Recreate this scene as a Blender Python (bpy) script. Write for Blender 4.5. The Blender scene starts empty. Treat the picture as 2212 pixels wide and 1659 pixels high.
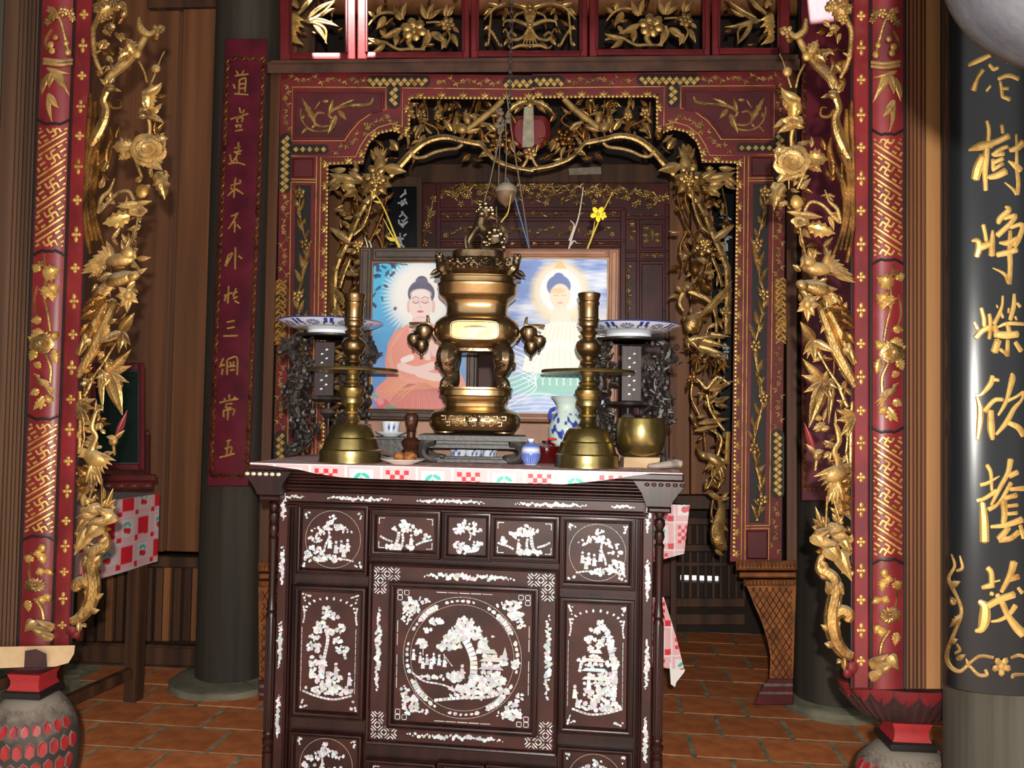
import bpy, math, random
import numpy as np
from mathutils import Vector, Matrix
random.seed(7)
rng = np.random.default_rng(7)
S = bpy.context.scene
COL = S.collection
PI = math.pi
# ------------------------------------------------------------------ camera, world, lights, exposure
F = 1800.0
EYE = np.array([0.0, 0.0, 1.45])
PITCH, ROLL = math.radians(2.0), math.radians(1.0)
cam = bpy.data.cameras.new('camera'); camo = bpy.data.objects.new('camera', cam); COL.objects.link(camo)
RM = Matrix.Rotation(PI/2 + PITCH, 3, 'X') @ Matrix.Rotation(ROLL, 3, 'Z')
camo.matrix_world = Matrix.Translation(Vector(EYE)) @ RM.to_4x4()
cam.sensor_fit = 'HORIZONTAL'; cam.sensor_width = 36.0; cam.lens = 36.0 * F / 2212.0
cam.clip_start = 0.02; cam.clip_end = 100
S.camera = camo
R3 = np.array(RM)
W = bpy.data.worlds.new('sky'); S.world = W; W.use_nodes = True
wn = W.node_tree.nodes; wl = W.node_tree.links
bg = wn['Background']
bg.inputs['Color'].default_value = (0.98, 0.98, 0.97, 1); bg.inputs['Strength'].default_value = 1.3
def light(name, kind, loc, energy, color=(1, 1, 1), **kw):
    l = bpy.data.lights.new(name, kind); l.energy = energy; l.color = color
    for k, v in kw.items(): setattr(l, k, v)
    o = bpy.data.objects.new(name, l); o.location = loc; COL.objects.link(o); return o
flash = light('camera_flash', 'POINT', (0.02, -0.15, 1.55), 395, (1.0, 0.96, 0.90), shadow_soft_size=0.018)
sun = light('sun', 'SUN', (0, 0, 8), 30, (1.0, 0.97, 0.9), angle=0.01)
SUND = Vector((0.10, 0.50, -0.86)).normalized()      # travel direction of the sunlight
sun.rotation_euler = SUND.to_track_quat('-Z', 'Y').to_euler()
S.view_settings.view_transform = 'Standard'; S.view_settings.look = 'None'
S.view_settings.exposure = 0.0; S.view_settings.gamma = 1.0; S.view_settings.use_curve_mapping = False
try:
    S.cycles.use_denoising = True; S.cycles.max_bounces = 6; S.cycles.sample_clamp_indirect = 4.0
except Exception: pass

# ------------------------------------------------------------------ pixel rays, planes
def rays(px, py):
    px = np.asarray(px, float); py = np.asarray(py, float)
    v = np.stack([(px - 1106.0)/F, (829.5 - py)/F, -np.ones_like(px)], -1)
    return v @ R3.T
class Pl:                                             # a real upright plane in the room: point, yaw
    flip = True
    def __init__(s, x0, y0, deg):
        a = math.radians(deg); s.U = np.array([math.cos(a), -math.sin(a), 0]); s.N = np.array([-math.sin(a), -math.cos(a), 0])
        s.p0 = np.array([x0, y0, 0.0]); s.s = 1.0/F*float(np.dot(s.p0 - EYE, -s.N))
    def at(s, px, py, off=0.0):
        d = rays(px, py); t = (off - np.dot(EYE - s.p0, s.N))/(d @ s.N)
        return EYE + d*np.asarray(t)[..., None]
    def map(s, V):                                    # (x px, y px, height off plane in px units)
        V = np.asarray(V, float); d = rays(V[:, 0], V[:, 1]); t = (V[:, 2]*s.s - np.dot(EYE - s.p0, s.N))/(d @ s.N)
        return EYE + d*t[:, None]
    def uz(s, px, py, off=0.0):
        p = s.at(px, py, off); return float(np.dot(p - s.p0, s.U)), float(p[2])
    def loc(s, V):                                    # (u, z, off) metres
        V = np.asarray(V, float); return s.p0 + V[:, :1]*s.U + V[:, 2:3]*s.N + np.stack([0*V[:, 1], 0*V[:, 1], V[:, 1]], -1)
    def rect(s, x0, y0, x1, y1, off=0.0):
        a = s.uz(x0, y0, off); b = s.uz(x1, y1, off); return a[0], b[1], b[0], a[1]      # u0,z0,u1,z1
class Cyl:                                            # an upright column of round or oval plan
    flip = True
    def __init__(s, cx, cy, R, k=1.0): s.cx, s.cy, s.R, s.k = cx, cy/k, R, k; s.s = 1.0/F*(math.hypot(cx, cy))
    def map(s, V):
        V = np.asarray(V, float); d = rays(V[:, 0], V[:, 1]); R = s.R + V[:, 2]*s.s; d = d*np.array([1, 1/s.k, 1])
        a = d[:, 0]**2 + d[:, 1]**2; b = -(d[:, 0]*s.cx + d[:, 1]*s.cy); c = s.cx**2 + s.cy**2 - R*R
        D = np.maximum(b*b - a*c, 1e-9); t = (-b - np.sqrt(D))/a
        return EYE + d*np.array([1, s.k, 1])*t[:, None]
def ground(px, py, z=0.0):
    d = rays(px, py); t = (z - EYE[2])/d[..., 2]; return EYE + d*np.asarray(t)[..., None]

# ------------------------------------------------------------------ mesh builder and shape primitives
class MB:
    def __init__(s, T=None, flip=False, warp=None):
        s.v = []; s.f = []; s.n = 0; s.T = T; s.flip = flip; s.warp = warp
    def add(s, V, Fc):
        V = np.asarray(V, float).reshape(-1, 3); s.v.append(V)
        n = s.n
        for f in Fc: s.f.append(tuple(i + n for i in f))
        s.n += len(V); return s
    def box(s, x0, x1, y0, y1, z0, z1, ch=0.0):
        if x0 > x1: x0, x1 = x1, x0
        if y0 > y1: y0, y1 = y1, y0
        V = [(x0, y0, z0), (x1, y0, z0), (x1, y1, z0), (x0, y1, z0)]
        if ch > 0:
            c = ch; V += [(x0, y0, z1-c), (x1, y0, z1-c), (x1, y1, z1-c), (x0, y1, z1-c), (x0+c, y0+c, z1), (x1-c, y0+c, z1), (x1-c, y1-c, z1), (x0+c, y1-c, z1)]
            Fc = [(3, 2, 1, 0), (8, 9, 10, 11)]
            for a in (0, 4):
                for i in range(4): j = (i+1) % 4; Fc.append((a+i, a+j, a+4+j, a+4+i))
        else:
            V += [(x0, y0, z1), (x1, y0, z1), (x1, y1, z1), (x0, y1, z1)]
            Fc = [(3, 2, 1, 0), (4, 5, 6, 7)] + [(i, (i+1) % 4, 4+(i+1) % 4, 4+i) for i in range(4)]
        return s.add(V, Fc)
    def bar(s, xa, ya, xb, yb, w, h0, h1):            # oriented bar with bevelled top
        dx, dy = xb-xa, yb-ya; L = math.hypot(dx, dy) or 1e-6; nx, ny = -dy/L*w/2, dx/L*w/2; k = .6
        V = [(xa+nx, ya+ny, h0), (xa-nx, ya-ny, h0), (xb-nx, yb-ny, h0), (xb+nx, yb+ny, h0),
             (xa+nx*k, ya+ny*k, h1), (xa-nx*k, ya-ny*k, h1), (xb-nx*k, yb-ny*k, h1), (xb+nx*k, yb+ny*k, h1)]
        return s.add(V, [(3, 2, 1, 0), (4, 5, 6, 7)] + [(i, (i+1) % 4, 4+(i+1) % 4, 4+i) for i in range(4)])
    def prism(s, poly, h0, h1, inset=0.0):
        n = len(poly); c = np.mean(poly, 0); P = np.asarray(poly, float)
        Q = P + (c-P)*inset
        V = [(x, y, h0) for x, y in P] + [(x, y, h1) for x, y in Q]
        a = sum(P[i][0]*P[(i+1) % n][1] - P[(i+1) % n][0]*P[i][1] for i in range(n))
        Fc = [tuple(range(n-1, -1, -1)), tuple(range(n, 2*n))] + [(i, (i+1) % n, n+(i+1) % n, n+i) for i in range(n)]
        if a < 0: Fc = [tuple(reversed(f)) for f in Fc]
        return s.add(V, Fc)
    def frame(s, x0, x1, y0, y1, prof):               # mitred moulding swept round a rectangle; prof: (inset, height)
        V = []; Fc = []
        for d, h in prof: V += [(x0+d, y0+d, h), (x1-d, y0+d, h), (x1-d, y1-d, h), (x0+d, y1-d, h)]
        for k in range(len(prof)-1):
            for i in range(4): j = (i+1) % 4; Fc.append((4*k+i, 4*k+j, 4*k+4+j, 4*k+4+i))
        return s.add(V, Fc)
    def tube(s, pts, n=6, squash=1.0, cap=True):      # pts: (x,y,h,r)
        P = np.asarray(pts, float); C = P[:, :3]; r = P[:, 3]
        m = len(C); T = np.gradient(C, axis=0); T /= (np.linalg.norm(T, axis=1)[:, None] + 1e-9)
        V = []; a = np.cross(np.array([0, 0, 1.0]), T[0])
        if np.linalg.norm(a) < .15: a = np.cross(np.array([0, 1.0, 0.02]), T[0])
        for i in range(m):
            t = T[i]
            if squash != 1.0:
                q = np.cross(np.array([0, 0, 1.0]), t)
                if np.linalg.norm(q) > .15: a = q
            else: a = a - t*np.dot(a, t)
            a = a/(np.linalg.norm(a) + 1e-9); b = np.cross(t, a)
            for k in range(n):
                th = 2*PI*k/n; V.append(C[i] + r[i]*(math.cos(th)*a + math.sin(th)*squash*b))
        Fc = [(i*n+k, i*n+(k+1) % n, (i+1)*n+(k+1) % n, (i+1)*n+k) for i in range(m-1) for k in range(n)]
        if cap:
            V.append(C[0] - T[0]*r[0]*.4); V.append(C[-1] + T[-1]*r[-1]*.4); a, b = m*n, m*n+1
            Fc += [(a, (k+1) % n, k) for k in range(n)] + [(b, (m-1)*n+k, (m-1)*n+(k+1) % n) for k in range(n)]
        return s.add(V, Fc)
    def blob(s, x, y, h, rx, ry, rh, rot=0.0, nu=7, nv=5):
        V = []; c, d = math.cos(rot), math.sin(rot)
        for j in range(1, nv):
            ph = PI*j/nv
            for i in range(nu):
                th = 2*PI*i/nu; a = rx*math.sin(ph)*math.cos(th); b = ry*math.sin(ph)*math.sin(th)
                V.append((x + a*c - b*d, y + a*d + b*c, h + rh*math.cos(ph)))
        V.append((x, y, h+rh)); V.append((x, y, h-rh)); a, b = len(V)-2, len(V)-1
        Fc = [(j*nu+i, (j+1)*nu+i, (j+1)*nu+(i+1) % nu, j*nu+(i+1) % nu) for j in range(nv-2) for i in range(nu)]
        Fc += [(a, i, (i+1) % nu) for i in range(nu)] + [(b, (nv-2)*nu+(i+1) % nu, (nv-2)*nu+i) for i in range(nu)]
        return s.add(V, Fc)
    def leaf(s, x0, y0, x1, y1, Wd, h=0.0, lift=0.0, curl=0.0, roll=0.0, serr=False, n=7, thick=.12, fat=.8):
        L = math.hypot(x1-x0, y1-y0); A = math.atan2(y1-y0, x1-x0); cu = math.radians(curl)
        if serr: n = max(n, 10)
        # centre line
        pts = [(0.0, 0.0)]; 
        for i in range(n-1):
            a = -cu/2 + cu*(i+.5)/(n-1); pts.append((pts[-1][0]+math.cos(a), pts[-1][1]+math.sin(a)))
        ex, ey = pts[-1]; k = L/math.hypot(ex, ey); rot = A - math.atan2(ey, ex); ca, sa = math.cos(rot), math.sin(rot)
        C = [(x0 + k*(p*ca-q*sa), y0 + k*(p*sa+q*ca)) for p, q in pts]
        V = []
        for i in range(n):
            t = i/(n-1); p = C[max(i-1, 0)]; q = C[min(i+1, n-1)]; dx, dy = q[0]-p[0], q[1]-p[1]; l = math.hypot(dx, dy); nx, ny = -dy/l, dx/l
            w = Wd/2*(math.sin(PI*min(1, (.06+.94*t))**fat))
            w = max(w, Wd*.03)
            if serr: w *= (1.18 if i % 2 else .78)
            hh = h + lift*t + .22*Wd*math.sin(PI*t)
            r = roll*w
            x, y = C[i]
            V += [(x+nx*w, y+ny*w, hh - .22*w + r), (x+nx*w*.5, y+ny*w*.5, hh + .18*w + r*.5), (x, y, hh),
                  (x-nx*w*.5, y-ny*w*.5, hh + .18*w - r*.5), (x-nx*w, y-ny*w, hh - .22*w - r), (x, y, hh - thick*Wd - .15*w)]
        Fc = [(i*6+k, i*6+(k+1) % 6, i*6+6+(k+1) % 6, i*6+6+k) for i in range(n-1) for k in range(6)]
        Fc = [tuple(reversed(f)) for f in Fc] + [tuple(range(6)), tuple(range(n*6-1, n*6-7, -1))]
        return s.add(V, Fc)
    def flower(s, x, y, r, n=5, h=0.0, rot=0.3, cen=.28):
        for i in range(n):
            a = rot + 2*PI*i/n
            s.blob(x + .58*r*math.cos(a), y + .58*r*math.sin(a), h + .1*r, .44*r, .36*r, .2*r, a, 6, 4)
        return s.blob(x, y, h + .22*r, cen*r, cen*r, .22*r, 0, 6, 4)
    def rose(s, x, y, r, h=0.0, rot=0.0, turns=3.4, sq=1.0, nr=25, na=36):
        V = []
        for i in range(nr):
            q = i/(nr-1)
            for k in range(na):
                th = 2*PI*k/na; ph = (q*turns + th/(2*PI)) % 1.0
                rr = r*q*(.9 + .17*q*abs(math.sin(2.5*th + 7*q)))
                V.append((x + rr*math.cos(th+rot), y + rr*math.sin(th+rot)*sq, h + r*(.5*(1-q*q) + .24*ph*(q > .05) - .1*q)))
        b = len(V); V.append((x, y, h - .3*r))
        Fc = [(i*na+k, (i+1)*na+k, (i+1)*na+(k+1) % na, i*na+(k+1) % na) for i in range(nr-1) for k in range(na)]
        Fc += [(b, (nr-1)*na+(k+1) % na, (nr-1)*na+k) for k in range(na)]
        return s.add(V, Fc)
    def peony(s, x, y, r, h=0.0, rot=0.0, n=7):       # cluster of upright petals round a heart
        for i in range(n):
            a = rot + 2*PI*i/n
            s.blob(x + .62*r*math.cos(a), y + .62*r*math.sin(a), h + .05*r, .42*r, .34*r, .38*r, a, 7, 5)
        for i in range(4):
            a = rot + .6 + 2*PI*i/4; s.blob(x + .25*r*math.cos(a), y + .25*r*math.sin(a), h + .4*r, .26*r, .2*r, .3*r, a, 6, 5)
        return s
    def lathe(s, cx, cy, prof, n=40, sx=1.0, sy=1.0, rot=0.0, sq=None):   # world axes: prof (r, z); sq: rounded-square exponent
        V = []; m = len(prof)
        for r, z in prof:
            for k in range(n):
                th = rot + 2*PI*k/n; c, d = math.cos(th), math.sin(th); q = 1.0
                if sq: q = 1.0/((abs(math.cos(th-rot))**sq + abs(math.sin(th-rot))**sq)**(1/sq))
                V.append((cx + r*sx*c*q, cy + r*sy*d*q, z))
        Fc = [(i*n+k, i*n+(k+1) % n, (i+1)*n+(k+1) % n, (i+1)*n+k) for i in range(m-1) for k in range(n)]
        if prof[0][0] > 1e-5: Fc.append(tuple(range(n-1, -1, -1)))
        if prof[-1][0] > 1e-5: Fc.append(tuple(range((m-1)*n, m*n)))
        return s.add(V, Fc)
    def grid(s, fn, nu, nv):
        V = [fn(i/nu, j/nv) for j in range(nv+1) for i in range(nu+1)]
        return s.add(V, [(j*(nu+1)+i, j*(nu+1)+i+1, (j+1)*(nu+1)+i+1, (j+1)*(nu+1)+i) for j in range(nv) for i in range(nu)])
def smooth(pts, k=4):                                  # Catmull-Rom through the points (any width)
    P = np.asarray(pts, float)
    if len(P) < 3: k1 = np.linspace(0, 1, k+1)[:, None]; return P[0]*(1-k1) + P[-1]*k1
    Q = np.vstack([2*P[0]-P[1], P, 2*P[-1]-P[-2]]); out = []
    for i in range(1, len(Q)-2):
        a, b, c, d = Q[i-1], Q[i], Q[i+1], Q[i+2]
        for j in range(k):
            t = j/k; out.append(.5*(2*b + (c-a)*t + (2*a-5*b+4*c-d)*t*t + (3*b-a-3*c+d)*t**3))
    out.append(P[-1]); out = np.array(out)
    if out.shape[1] >= 4: out[:, 3] = np.maximum(out[:, 3], .15*P[:, 3].min())
    return out

# ------------------------------------------------------------------ object helpers
def link(o, parent=None, root_loc=None):
    COL.objects.link(o)
    if parent is not None:
        o.parent = parent
        if parent.parent is None: o.matrix_parent_inverse = parent.matrix_basis.inverted()
    return o
def mesh(name, b, mat, sharp=35, T=None, colors=None):
    V = np.vstack(b.v); T = T or b.T
    if b.warp is not None: V = b.warp(V)
    if T is not None: V = T(V)
    Fc = [tuple(reversed(f)) for f in b.f] if b.flip else b.f
    me = bpy.data.meshes.new(name); me.from_pydata(V.tolist(), [], Fc)
    me.materials.append(mat)
    me.polygons.foreach_set('use_smooth', [True]*len(Fc))
    if sharp is not None: me.set_sharp_from_angle(angle=math.radians(sharp))
    if colors is not None:
        ca = me.color_attributes.new('Col', 'FLOAT_COLOR', 'POINT')
        c = np.ones((len(V), 4), np.float32); c[:, :3] = colors; ca.data.foreach_set('color', c.ravel())
    me.update(); return me
def part(name, b, mat, parent, label=None, kind=None, sharp=35, T=None, colors=None):
    o = bpy.data.objects.new(name, mesh(name, b, mat, sharp, T, colors)); link(o, parent)
    if label: o['label'] = label
    if kind: o['kind'] = kind
    return o
def tag(o, label, cat, group=None):
    o['label'] = label; o['category'] = cat
    if group: o['group'] = group
    return o
def thing(name, label, cat, loc, group=None):
    o = bpy.data.objects.new(name, None); o.empty_display_size = .1; o.location = [float(c) for c in loc]; COL.objects.link(o)
    return tag(o, label, cat, group)
def solo(name, b, mat, label, cat, group=None, sharp=35, T=None, colors=None):
    return tag(part(name, b, mat, None, None, None, sharp, T, colors), label, cat, group)
def struct(name, b, mat, parent=None, sharp=35, T=None):
    o = part(name, b, mat, parent, None, None, sharp, T); o['kind'] = 'structure'; return o
def px(P, warp=None): return MB(P.map, True, warp)
def lc(P): return MB(P.loc, False)

# ------------------------------------------------------------------ materials
def lin(r, g, b):
    f = lambda c: (c/255/12.92) if c/255 <= .04045 else ((c/255+.055)/1.055)**2.4
    return (f(r), f(g), f(b))
def mat(name, base, rough=.5, metal=0.0, base2=None, nscale=8.0, stretch=(1, 1, 1), bump=0.0, bscale=60, spec=.5, dust=None, dustk=.5, rnd=0.0, contrast=(.35, .65), coat=0.0, attr=False, emit=0, alpha=1, rvar=0.0):
    m = bpy.data.materials.new(name); m.use_nodes = True; nt = m.node_tree; N = nt.nodes; L = nt.links
    B = N['Principled BSDF']; B.inputs['Roughness'].default_value = rough; B.inputs['Metallic'].default_value = metal
    B.inputs['Specular IOR Level'].default_value = spec; B.inputs['Coat Weight'].default_value = coat
    tc = N.new('ShaderNodeTexCoord'); mp = N.new('ShaderNodeMapping'); mp.inputs['Scale'].default_value = stretch; L.new(tc.outputs['Object'], mp.inputs['Vector'])
    col = None
    if attr:
        a = N.new('ShaderNodeAttribute'); a.attribute_name = 'Col'; col = a.outputs['Color']
    else:
        c = N.new('ShaderNodeRGB'); c.outputs[0].default_value = (*base, 1); col = c.outputs[0]
    no = N.new('ShaderNodeTexNoise'); no.inputs['Scale'].default_value = nscale; no.inputs['Detail'].default_value = 5; L.new(mp.outputs[0], no.inputs['Vector'])
    def mix(fac, A, Bc, mode='MIX'):
        x = N.new('ShaderNodeMix'); x.data_type = 'RGBA'; x.blend_type = mode
        if isinstance(fac, float): x.inputs[0].default_value = fac
        else: L.new(fac, x.inputs[0])
        for s, v in ((6, A), (7, Bc)):
            if isinstance(v, tuple): x.inputs[s].default_value = (*v, 1)
            else: L.new(v, x.inputs[s])
        return x.outputs[2]
    if base2 is not None:
        rp = N.new('ShaderNodeMapRange'); rp.inputs[1].default_value, rp.inputs[2].default_value = contrast; L.new(no.outputs['Fac'], rp.inputs[0])
        col = mix(rp.outputs[0], col, base2)
    if rnd:
        oi = N.new('ShaderNodeObjectInfo'); hs = N.new('ShaderNodeHueSaturation'); mr = N.new('ShaderNodeMapRange'); mr.inputs[3].default_value = 1-rnd; mr.inputs[4].default_value = 1+rnd
        L.new(oi.outputs['Random'], mr.inputs[0]); L.new(mr.outputs[0], hs.inputs['Value']); L.new(col, hs.inputs['Color']); col = hs.outputs[0]
    if dust is not None:                              # dust lying on faces that look up
        g = N.new('ShaderNodeNewGeometry'); sx = N.new('ShaderNodeSeparateXYZ'); L.new(g.outputs['Normal'], sx.inputs[0])
        n2 = N.new('ShaderNodeTexNoise'); n2.inputs['Scale'].default_value = 25; L.new(tc.outputs['Object'], n2.inputs['Vector'])
        ad = N.new('ShaderNodeMath'); ad.operation = 'MULTIPLY_ADD'; L.new(n2.outputs['Fac'], ad.inputs[0]); ad.inputs[1].default_value = .9; L.new(sx.outputs['Z'], ad.inputs[2])
        mr = N.new('ShaderNodeMapRange'); mr.inputs[1].default_value = .75; mr.inputs[2].default_value = 1.15; mr.inputs[4].default_value = dustk; L.new(ad.outputs[0], mr.inputs[0])
        col = mix(mr.outputs[0], col, dust)
        iv = N.new('ShaderNodeMath'); iv.operation = 'MULTIPLY_ADD'; L.new(mr.outputs[0], iv.inputs[0]); iv.inputs[1].default_value = -metal; iv.inputs[2].default_value = metal; L.new(iv.outputs[0], B.inputs['Metallic'])
        rr = N.new('ShaderNodeMath'); rr.operation = 'MULTIPLY_ADD'; L.new(mr.outputs[0], rr.inputs[0]); rr.inputs[1].default_value = .9-rough; rr.inputs[2].default_value = rough; L.new(rr.outputs[0], B.inputs['Roughness'])
    elif rvar:
        mr = N.new('ShaderNodeMapRange'); mr.inputs[3].default_value = max(.03, rough-rvar); mr.inputs[4].default_value = rough+rvar; L.new(no.outputs['Fac'], mr.inputs[0]); L.new(mr.outputs[0], B.inputs['Roughness'])
    L.new(col, B.inputs['Base Color'])
    if bump:
        n3 = N.new('ShaderNodeTexNoise'); n3.inputs['Scale'].default_value = bscale; n3.inputs['Detail'].default_value = 3; L.new(mp.outputs[0], n3.inputs['Vector'])
        bp = N.new('ShaderNodeBump'); bp.inputs['Strength'].default_value = bump; bp.inputs['Distance'].default_value = .004; L.new(n3.outputs['Fac'], bp.inputs['Height']); L.new(bp.outputs[0], B.inputs['Normal'])
    if emit:
        L.new(col, B.inputs['Emission Color']); B.inputs['Emission Strength'].default_value = emit
    if alpha < 1: B.inputs['Alpha'].default_value = alpha
    return m
DUST = lin(150, 138, 118)
VS = (1, 1, .06)       # vertical grain
GOLD = mat('gilded_wood', lin(206, 166, 100), .34, .78, lin(100, 68, 36), 18, bump=.6, bscale=130, dust=DUST, dustk=.72, contrast=(.42, .74))
GOLDB = mat('bright_gilding', lin(224, 184, 106), .35, .6, lin(150, 95, 30), 20, bump=.2, bscale=120, contrast=(.5, .8))
GOLDD = mat('dull_old_gilding', lin(194, 156, 92), .42, .5, lin(100, 72, 38), 18, bump=.5, bscale=130, dust=DUST, dustk=.6, contrast=(.4, .72))
GOLDK = mat('darkened_gilding', lin(158, 110, 52), .36, .75, lin(76, 46, 20), 16, bump=.5, bscale=120)
RED = mat('red_lacquer', lin(122, 34, 38), .42, 0, lin(94, 24, 28), 7, bump=.12, bscale=40, dust=lin(140, 95, 85), dustk=.3)
REDD = mat('deep_red_lacquer', lin(98, 28, 32), .45, 0, lin(72, 20, 24), 6, bump=.12, bscale=40)
PURP = mat('plum_red_lacquer', lin(112, 32, 48), .5, 0, lin(84, 22, 38), 9, bump=.1, bscale=50)
BLACKLINE = mat('black_lacquer_line', lin(28, 22, 20), .5)
BLACKL = mat('black_lacquer', lin(18, 20, 22), .26, 0, lin(28, 30, 32), 4, stretch=VS, bump=.05, bscale=30, rvar=.1, spec=.38)
ROSEW = mat('rosewood', lin(46, 20, 17), .34, 0, lin(28, 12, 10), 18, stretch=(1, 1, .15), bump=.08, bscale=60, spec=.36)
ROSEWP = mat('rosewood_panel', lin(62, 28, 22), .4, 0, lin(40, 17, 14), 10, bump=.05, bscale=50, spec=.36)
EBONY = mat('blackened_wood', lin(44, 36, 32), .45, 0, lin(28, 20, 18), 14, bump=.3, bscale=70, dust=lin(105, 98, 90), dustk=.55)
PLANK = mat('brown_planks', lin(150, 96, 54), .6, 0, lin(112, 68, 36), 10, stretch=(1.5, 1.5, .05), bump=.12, bscale=80, rnd=.18)
PLANKM = mat('mid_brown_planks', lin(116, 72, 42), .6, 0, lin(84, 50, 28), 10, stretch=(1.5, 1.5, .05), bump=.12, bscale=80, rnd=.15)
PLANKD = mat('dark_brown_wood', lin(96, 62, 36), .62, 0, lin(54, 32, 20), 10, stretch=(1.5, 1.5, .06), bump=.15, bscale=70)
TAN = mat('tan_wood', lin(158, 112, 66), .6, 0, lin(128, 86, 48), 10, stretch=(1.5, 1.5, .05), bump=.12, bscale=80)
MOULD = mat('moulded_brown_wood', lin(112, 72, 46), .52, 0, lin(76, 46, 30), 12, stretch=(1.5, 1.5, .05), bump=.12, bscale=80)
MOULDL = mat('dimmed_moulded_wood', lin(94, 66, 46), .55, 0, lin(66, 46, 34), 12, stretch=(1.5, 1.5, .05), bump=.12, bscale=80)  # darker copy of the moulded wood; flash falloff on the left put into colour
GREYW = mat('weathered_grey_wood', lin(76, 71, 60), .75, 0, lin(42, 38, 31), 9, stretch=(1.5, 1.5, .05), bump=.25, bscale=60)
GREYD = mat('dark_grey_wood', lin(64, 57, 46), .75, 0, lin(42, 37, 30), 9, stretch=(1.5, 1.5, .05), bump=.25, bscale=60)
PALEW = mat('pale_raw_wood', lin(200, 172, 132), .7, 0, lin(170, 140, 104), 9, bump=.2, bscale=60)
BEAMW = mat('dusty_beam_wood', lin(92, 58, 40), .65, 0, lin(64, 40, 28), 9, bump=.15, bscale=60, dust=lin(150, 130, 105), dustk=.6)
TILE = mat('fired_clay_tile', lin(222, 134, 78), .62, 0, lin(186, 104, 58), 12, bump=.2, bscale=120, rnd=.14)
GROUT = mat('lime_grout', lin(172, 164, 134), .85, 0, lin(120, 112, 90), 20, bump=.3, bscale=140)
STONE = mat('rough_stone', lin(138, 134, 112), .85, 0, lin(104, 100, 84), 8, bump=.5, bscale=50)
SHELL = mat('mother_of_pearl', lin(225, 222, 226), .22, 0.05, attr=True, bump=.35, bscale=260, spec=.8, coat=.3)
PAINT = mat('painted_surface', (1, 1, 1), .5, attr=True)
GLAZE = mat('glazed_porcelain', (1, 1, 1), .12, attr=True, coat=.4)
PRINT = mat('glossy_print', (1, 1, 1), .38, attr=True, spec=.4)
CLOTH = mat('printed_oilcloth', (1, 1, 1), .42, attr=True, spec=.4)
BRASS = mat('polished_brass', lin(172, 142, 100), .24, .95, lin(126, 100, 64), 10, rvar=.09, bump=.08, bscale=40)
BRASSG = mat('greenish_old_brass', lin(172, 152, 98), .28, .92, lin(120, 104, 60), 9, rvar=.08, bump=.1, bscale=60)
BRONZE = mat('dark_bronze', lin(150, 126, 96), .24, .92, lin(88, 70, 50), 16, bump=.25, bscale=90)
STEEL = mat('hammered_grey_metal', lin(78, 78, 82), .5, .3, lin(54, 54, 60), 14, bump=.3, bscale=50)
IRON = mat('dull_chain_iron', lin(92, 88, 84), .45, .7)
CORD = mat('dusty_cord', lin(110, 98, 82), .8)
BLUEC = mat('blue_cord', lin(60, 110, 160), .6)
DARK = mat('sooty_wood', lin(48, 32, 22), .75, 0, lin(32, 20, 14), 6, stretch=(1, 1, .1), bump=.1, bscale=40)
GLASSD = mat('dark_mirror_glass', lin(60, 84, 78), .06, 0.9)  # teal of the reflected room is put into the mirror's colour
# ------------------------------------------------------------------ planes of the room
FR = Pl(0.0, 2.55, 3.8)        # carved front frame
AL = Pl(-0.15, 2.68, 7.0)      # front of the altar cabinet
SC = Pl(0.0, 4.15, 3.5)        # red carved screen
LW = Pl(0.0, 4.62, 4.0)        # plank wall on the left
BW = Pl(0.0, 5.75, 4.0)        # back wall
def crop(x0, y0, s):
    f = lambda x, y: (x0 + x/s, y0 + y/s); f.s = s; return f
c1 = crop(0, 0, 2.963); c2 = crop(0, 500, 2.7645); c3 = crop(0, 1050, 2.724); c4 = crop(560, 0, 3.687); c5 = crop(1100, 0, 3.3515)
c6 = crop(1640, 0, 2.963); c7 = crop(1640, 500, 2.766); c8 = crop(1640, 1050, 2.724); c9 = crop(1180, 380, 4.809); c6b = crop(1420, 500, 2.2416)
c4b = crop(560, 140, 3.95); c5b = crop(1420, 140, 3.95); cA = crop(540, 980, 4.366); cB = crop(1000, 980, 4.366); cC = crop(540, 1300, 4.424); cD = crop(1000, 1300, 4.424)
c10 = crop(2052, 240, 4.606); c11 = crop(2052, 600, 4.606); c12 = crop(2052, 980, 4.15); c13 = crop(440, 160, 4.15); c14 = crop(440, 520, 3.0716); c15 = crop(2030, 0, 6.379)

# ------------------------------------------------------------------ floor with its tiles
b = MB(); b.box(-4.5, 4.5, 2.3, 7.2, -.06, -.0035); floor = struct('floor', b, GROUT)
b = MB(); b.box(-4.5, 4.5, -3.2, 2.3, -.06, -.001); struct('floor_front', b, mat('low_bounce_paving', lin(104, 82, 66), .8, 0, lin(84, 66, 54), 6), floor)  # unseen floor in front, coloured dark to cut bounced sunlight
a = math.radians(6.0); fu = np.array([math.cos(a), -math.sin(a)]); fv = np.array([math.sin(a), math.cos(a)])
b = MB(); b.box(-.147, .147, -.1195, .1195, -.012, 0.0, ch=.002); tme = mesh('floor_tile', b, TILE)
for j in range(14):
    for i in range(-8, 9):
        q = fu*(i*.315 + (.157 if j % 2 else 0) - .05) + fv*(2.75 + j*.262)
        if abs(q[0]) > 2.45: continue
        o = bpy.data.objects.new('floor_tile', tme); link(o, floor)
        o.location = (q[0] + random.uniform(-.002, .002), q[1], random.uniform(-.0025, .001)); o.rotation_euler = (random.uniform(-.004, .004), random.uniform(-.004, .004), -a + random.uniform(-.008, .008)); o['kind'] = 'structure'

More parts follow.
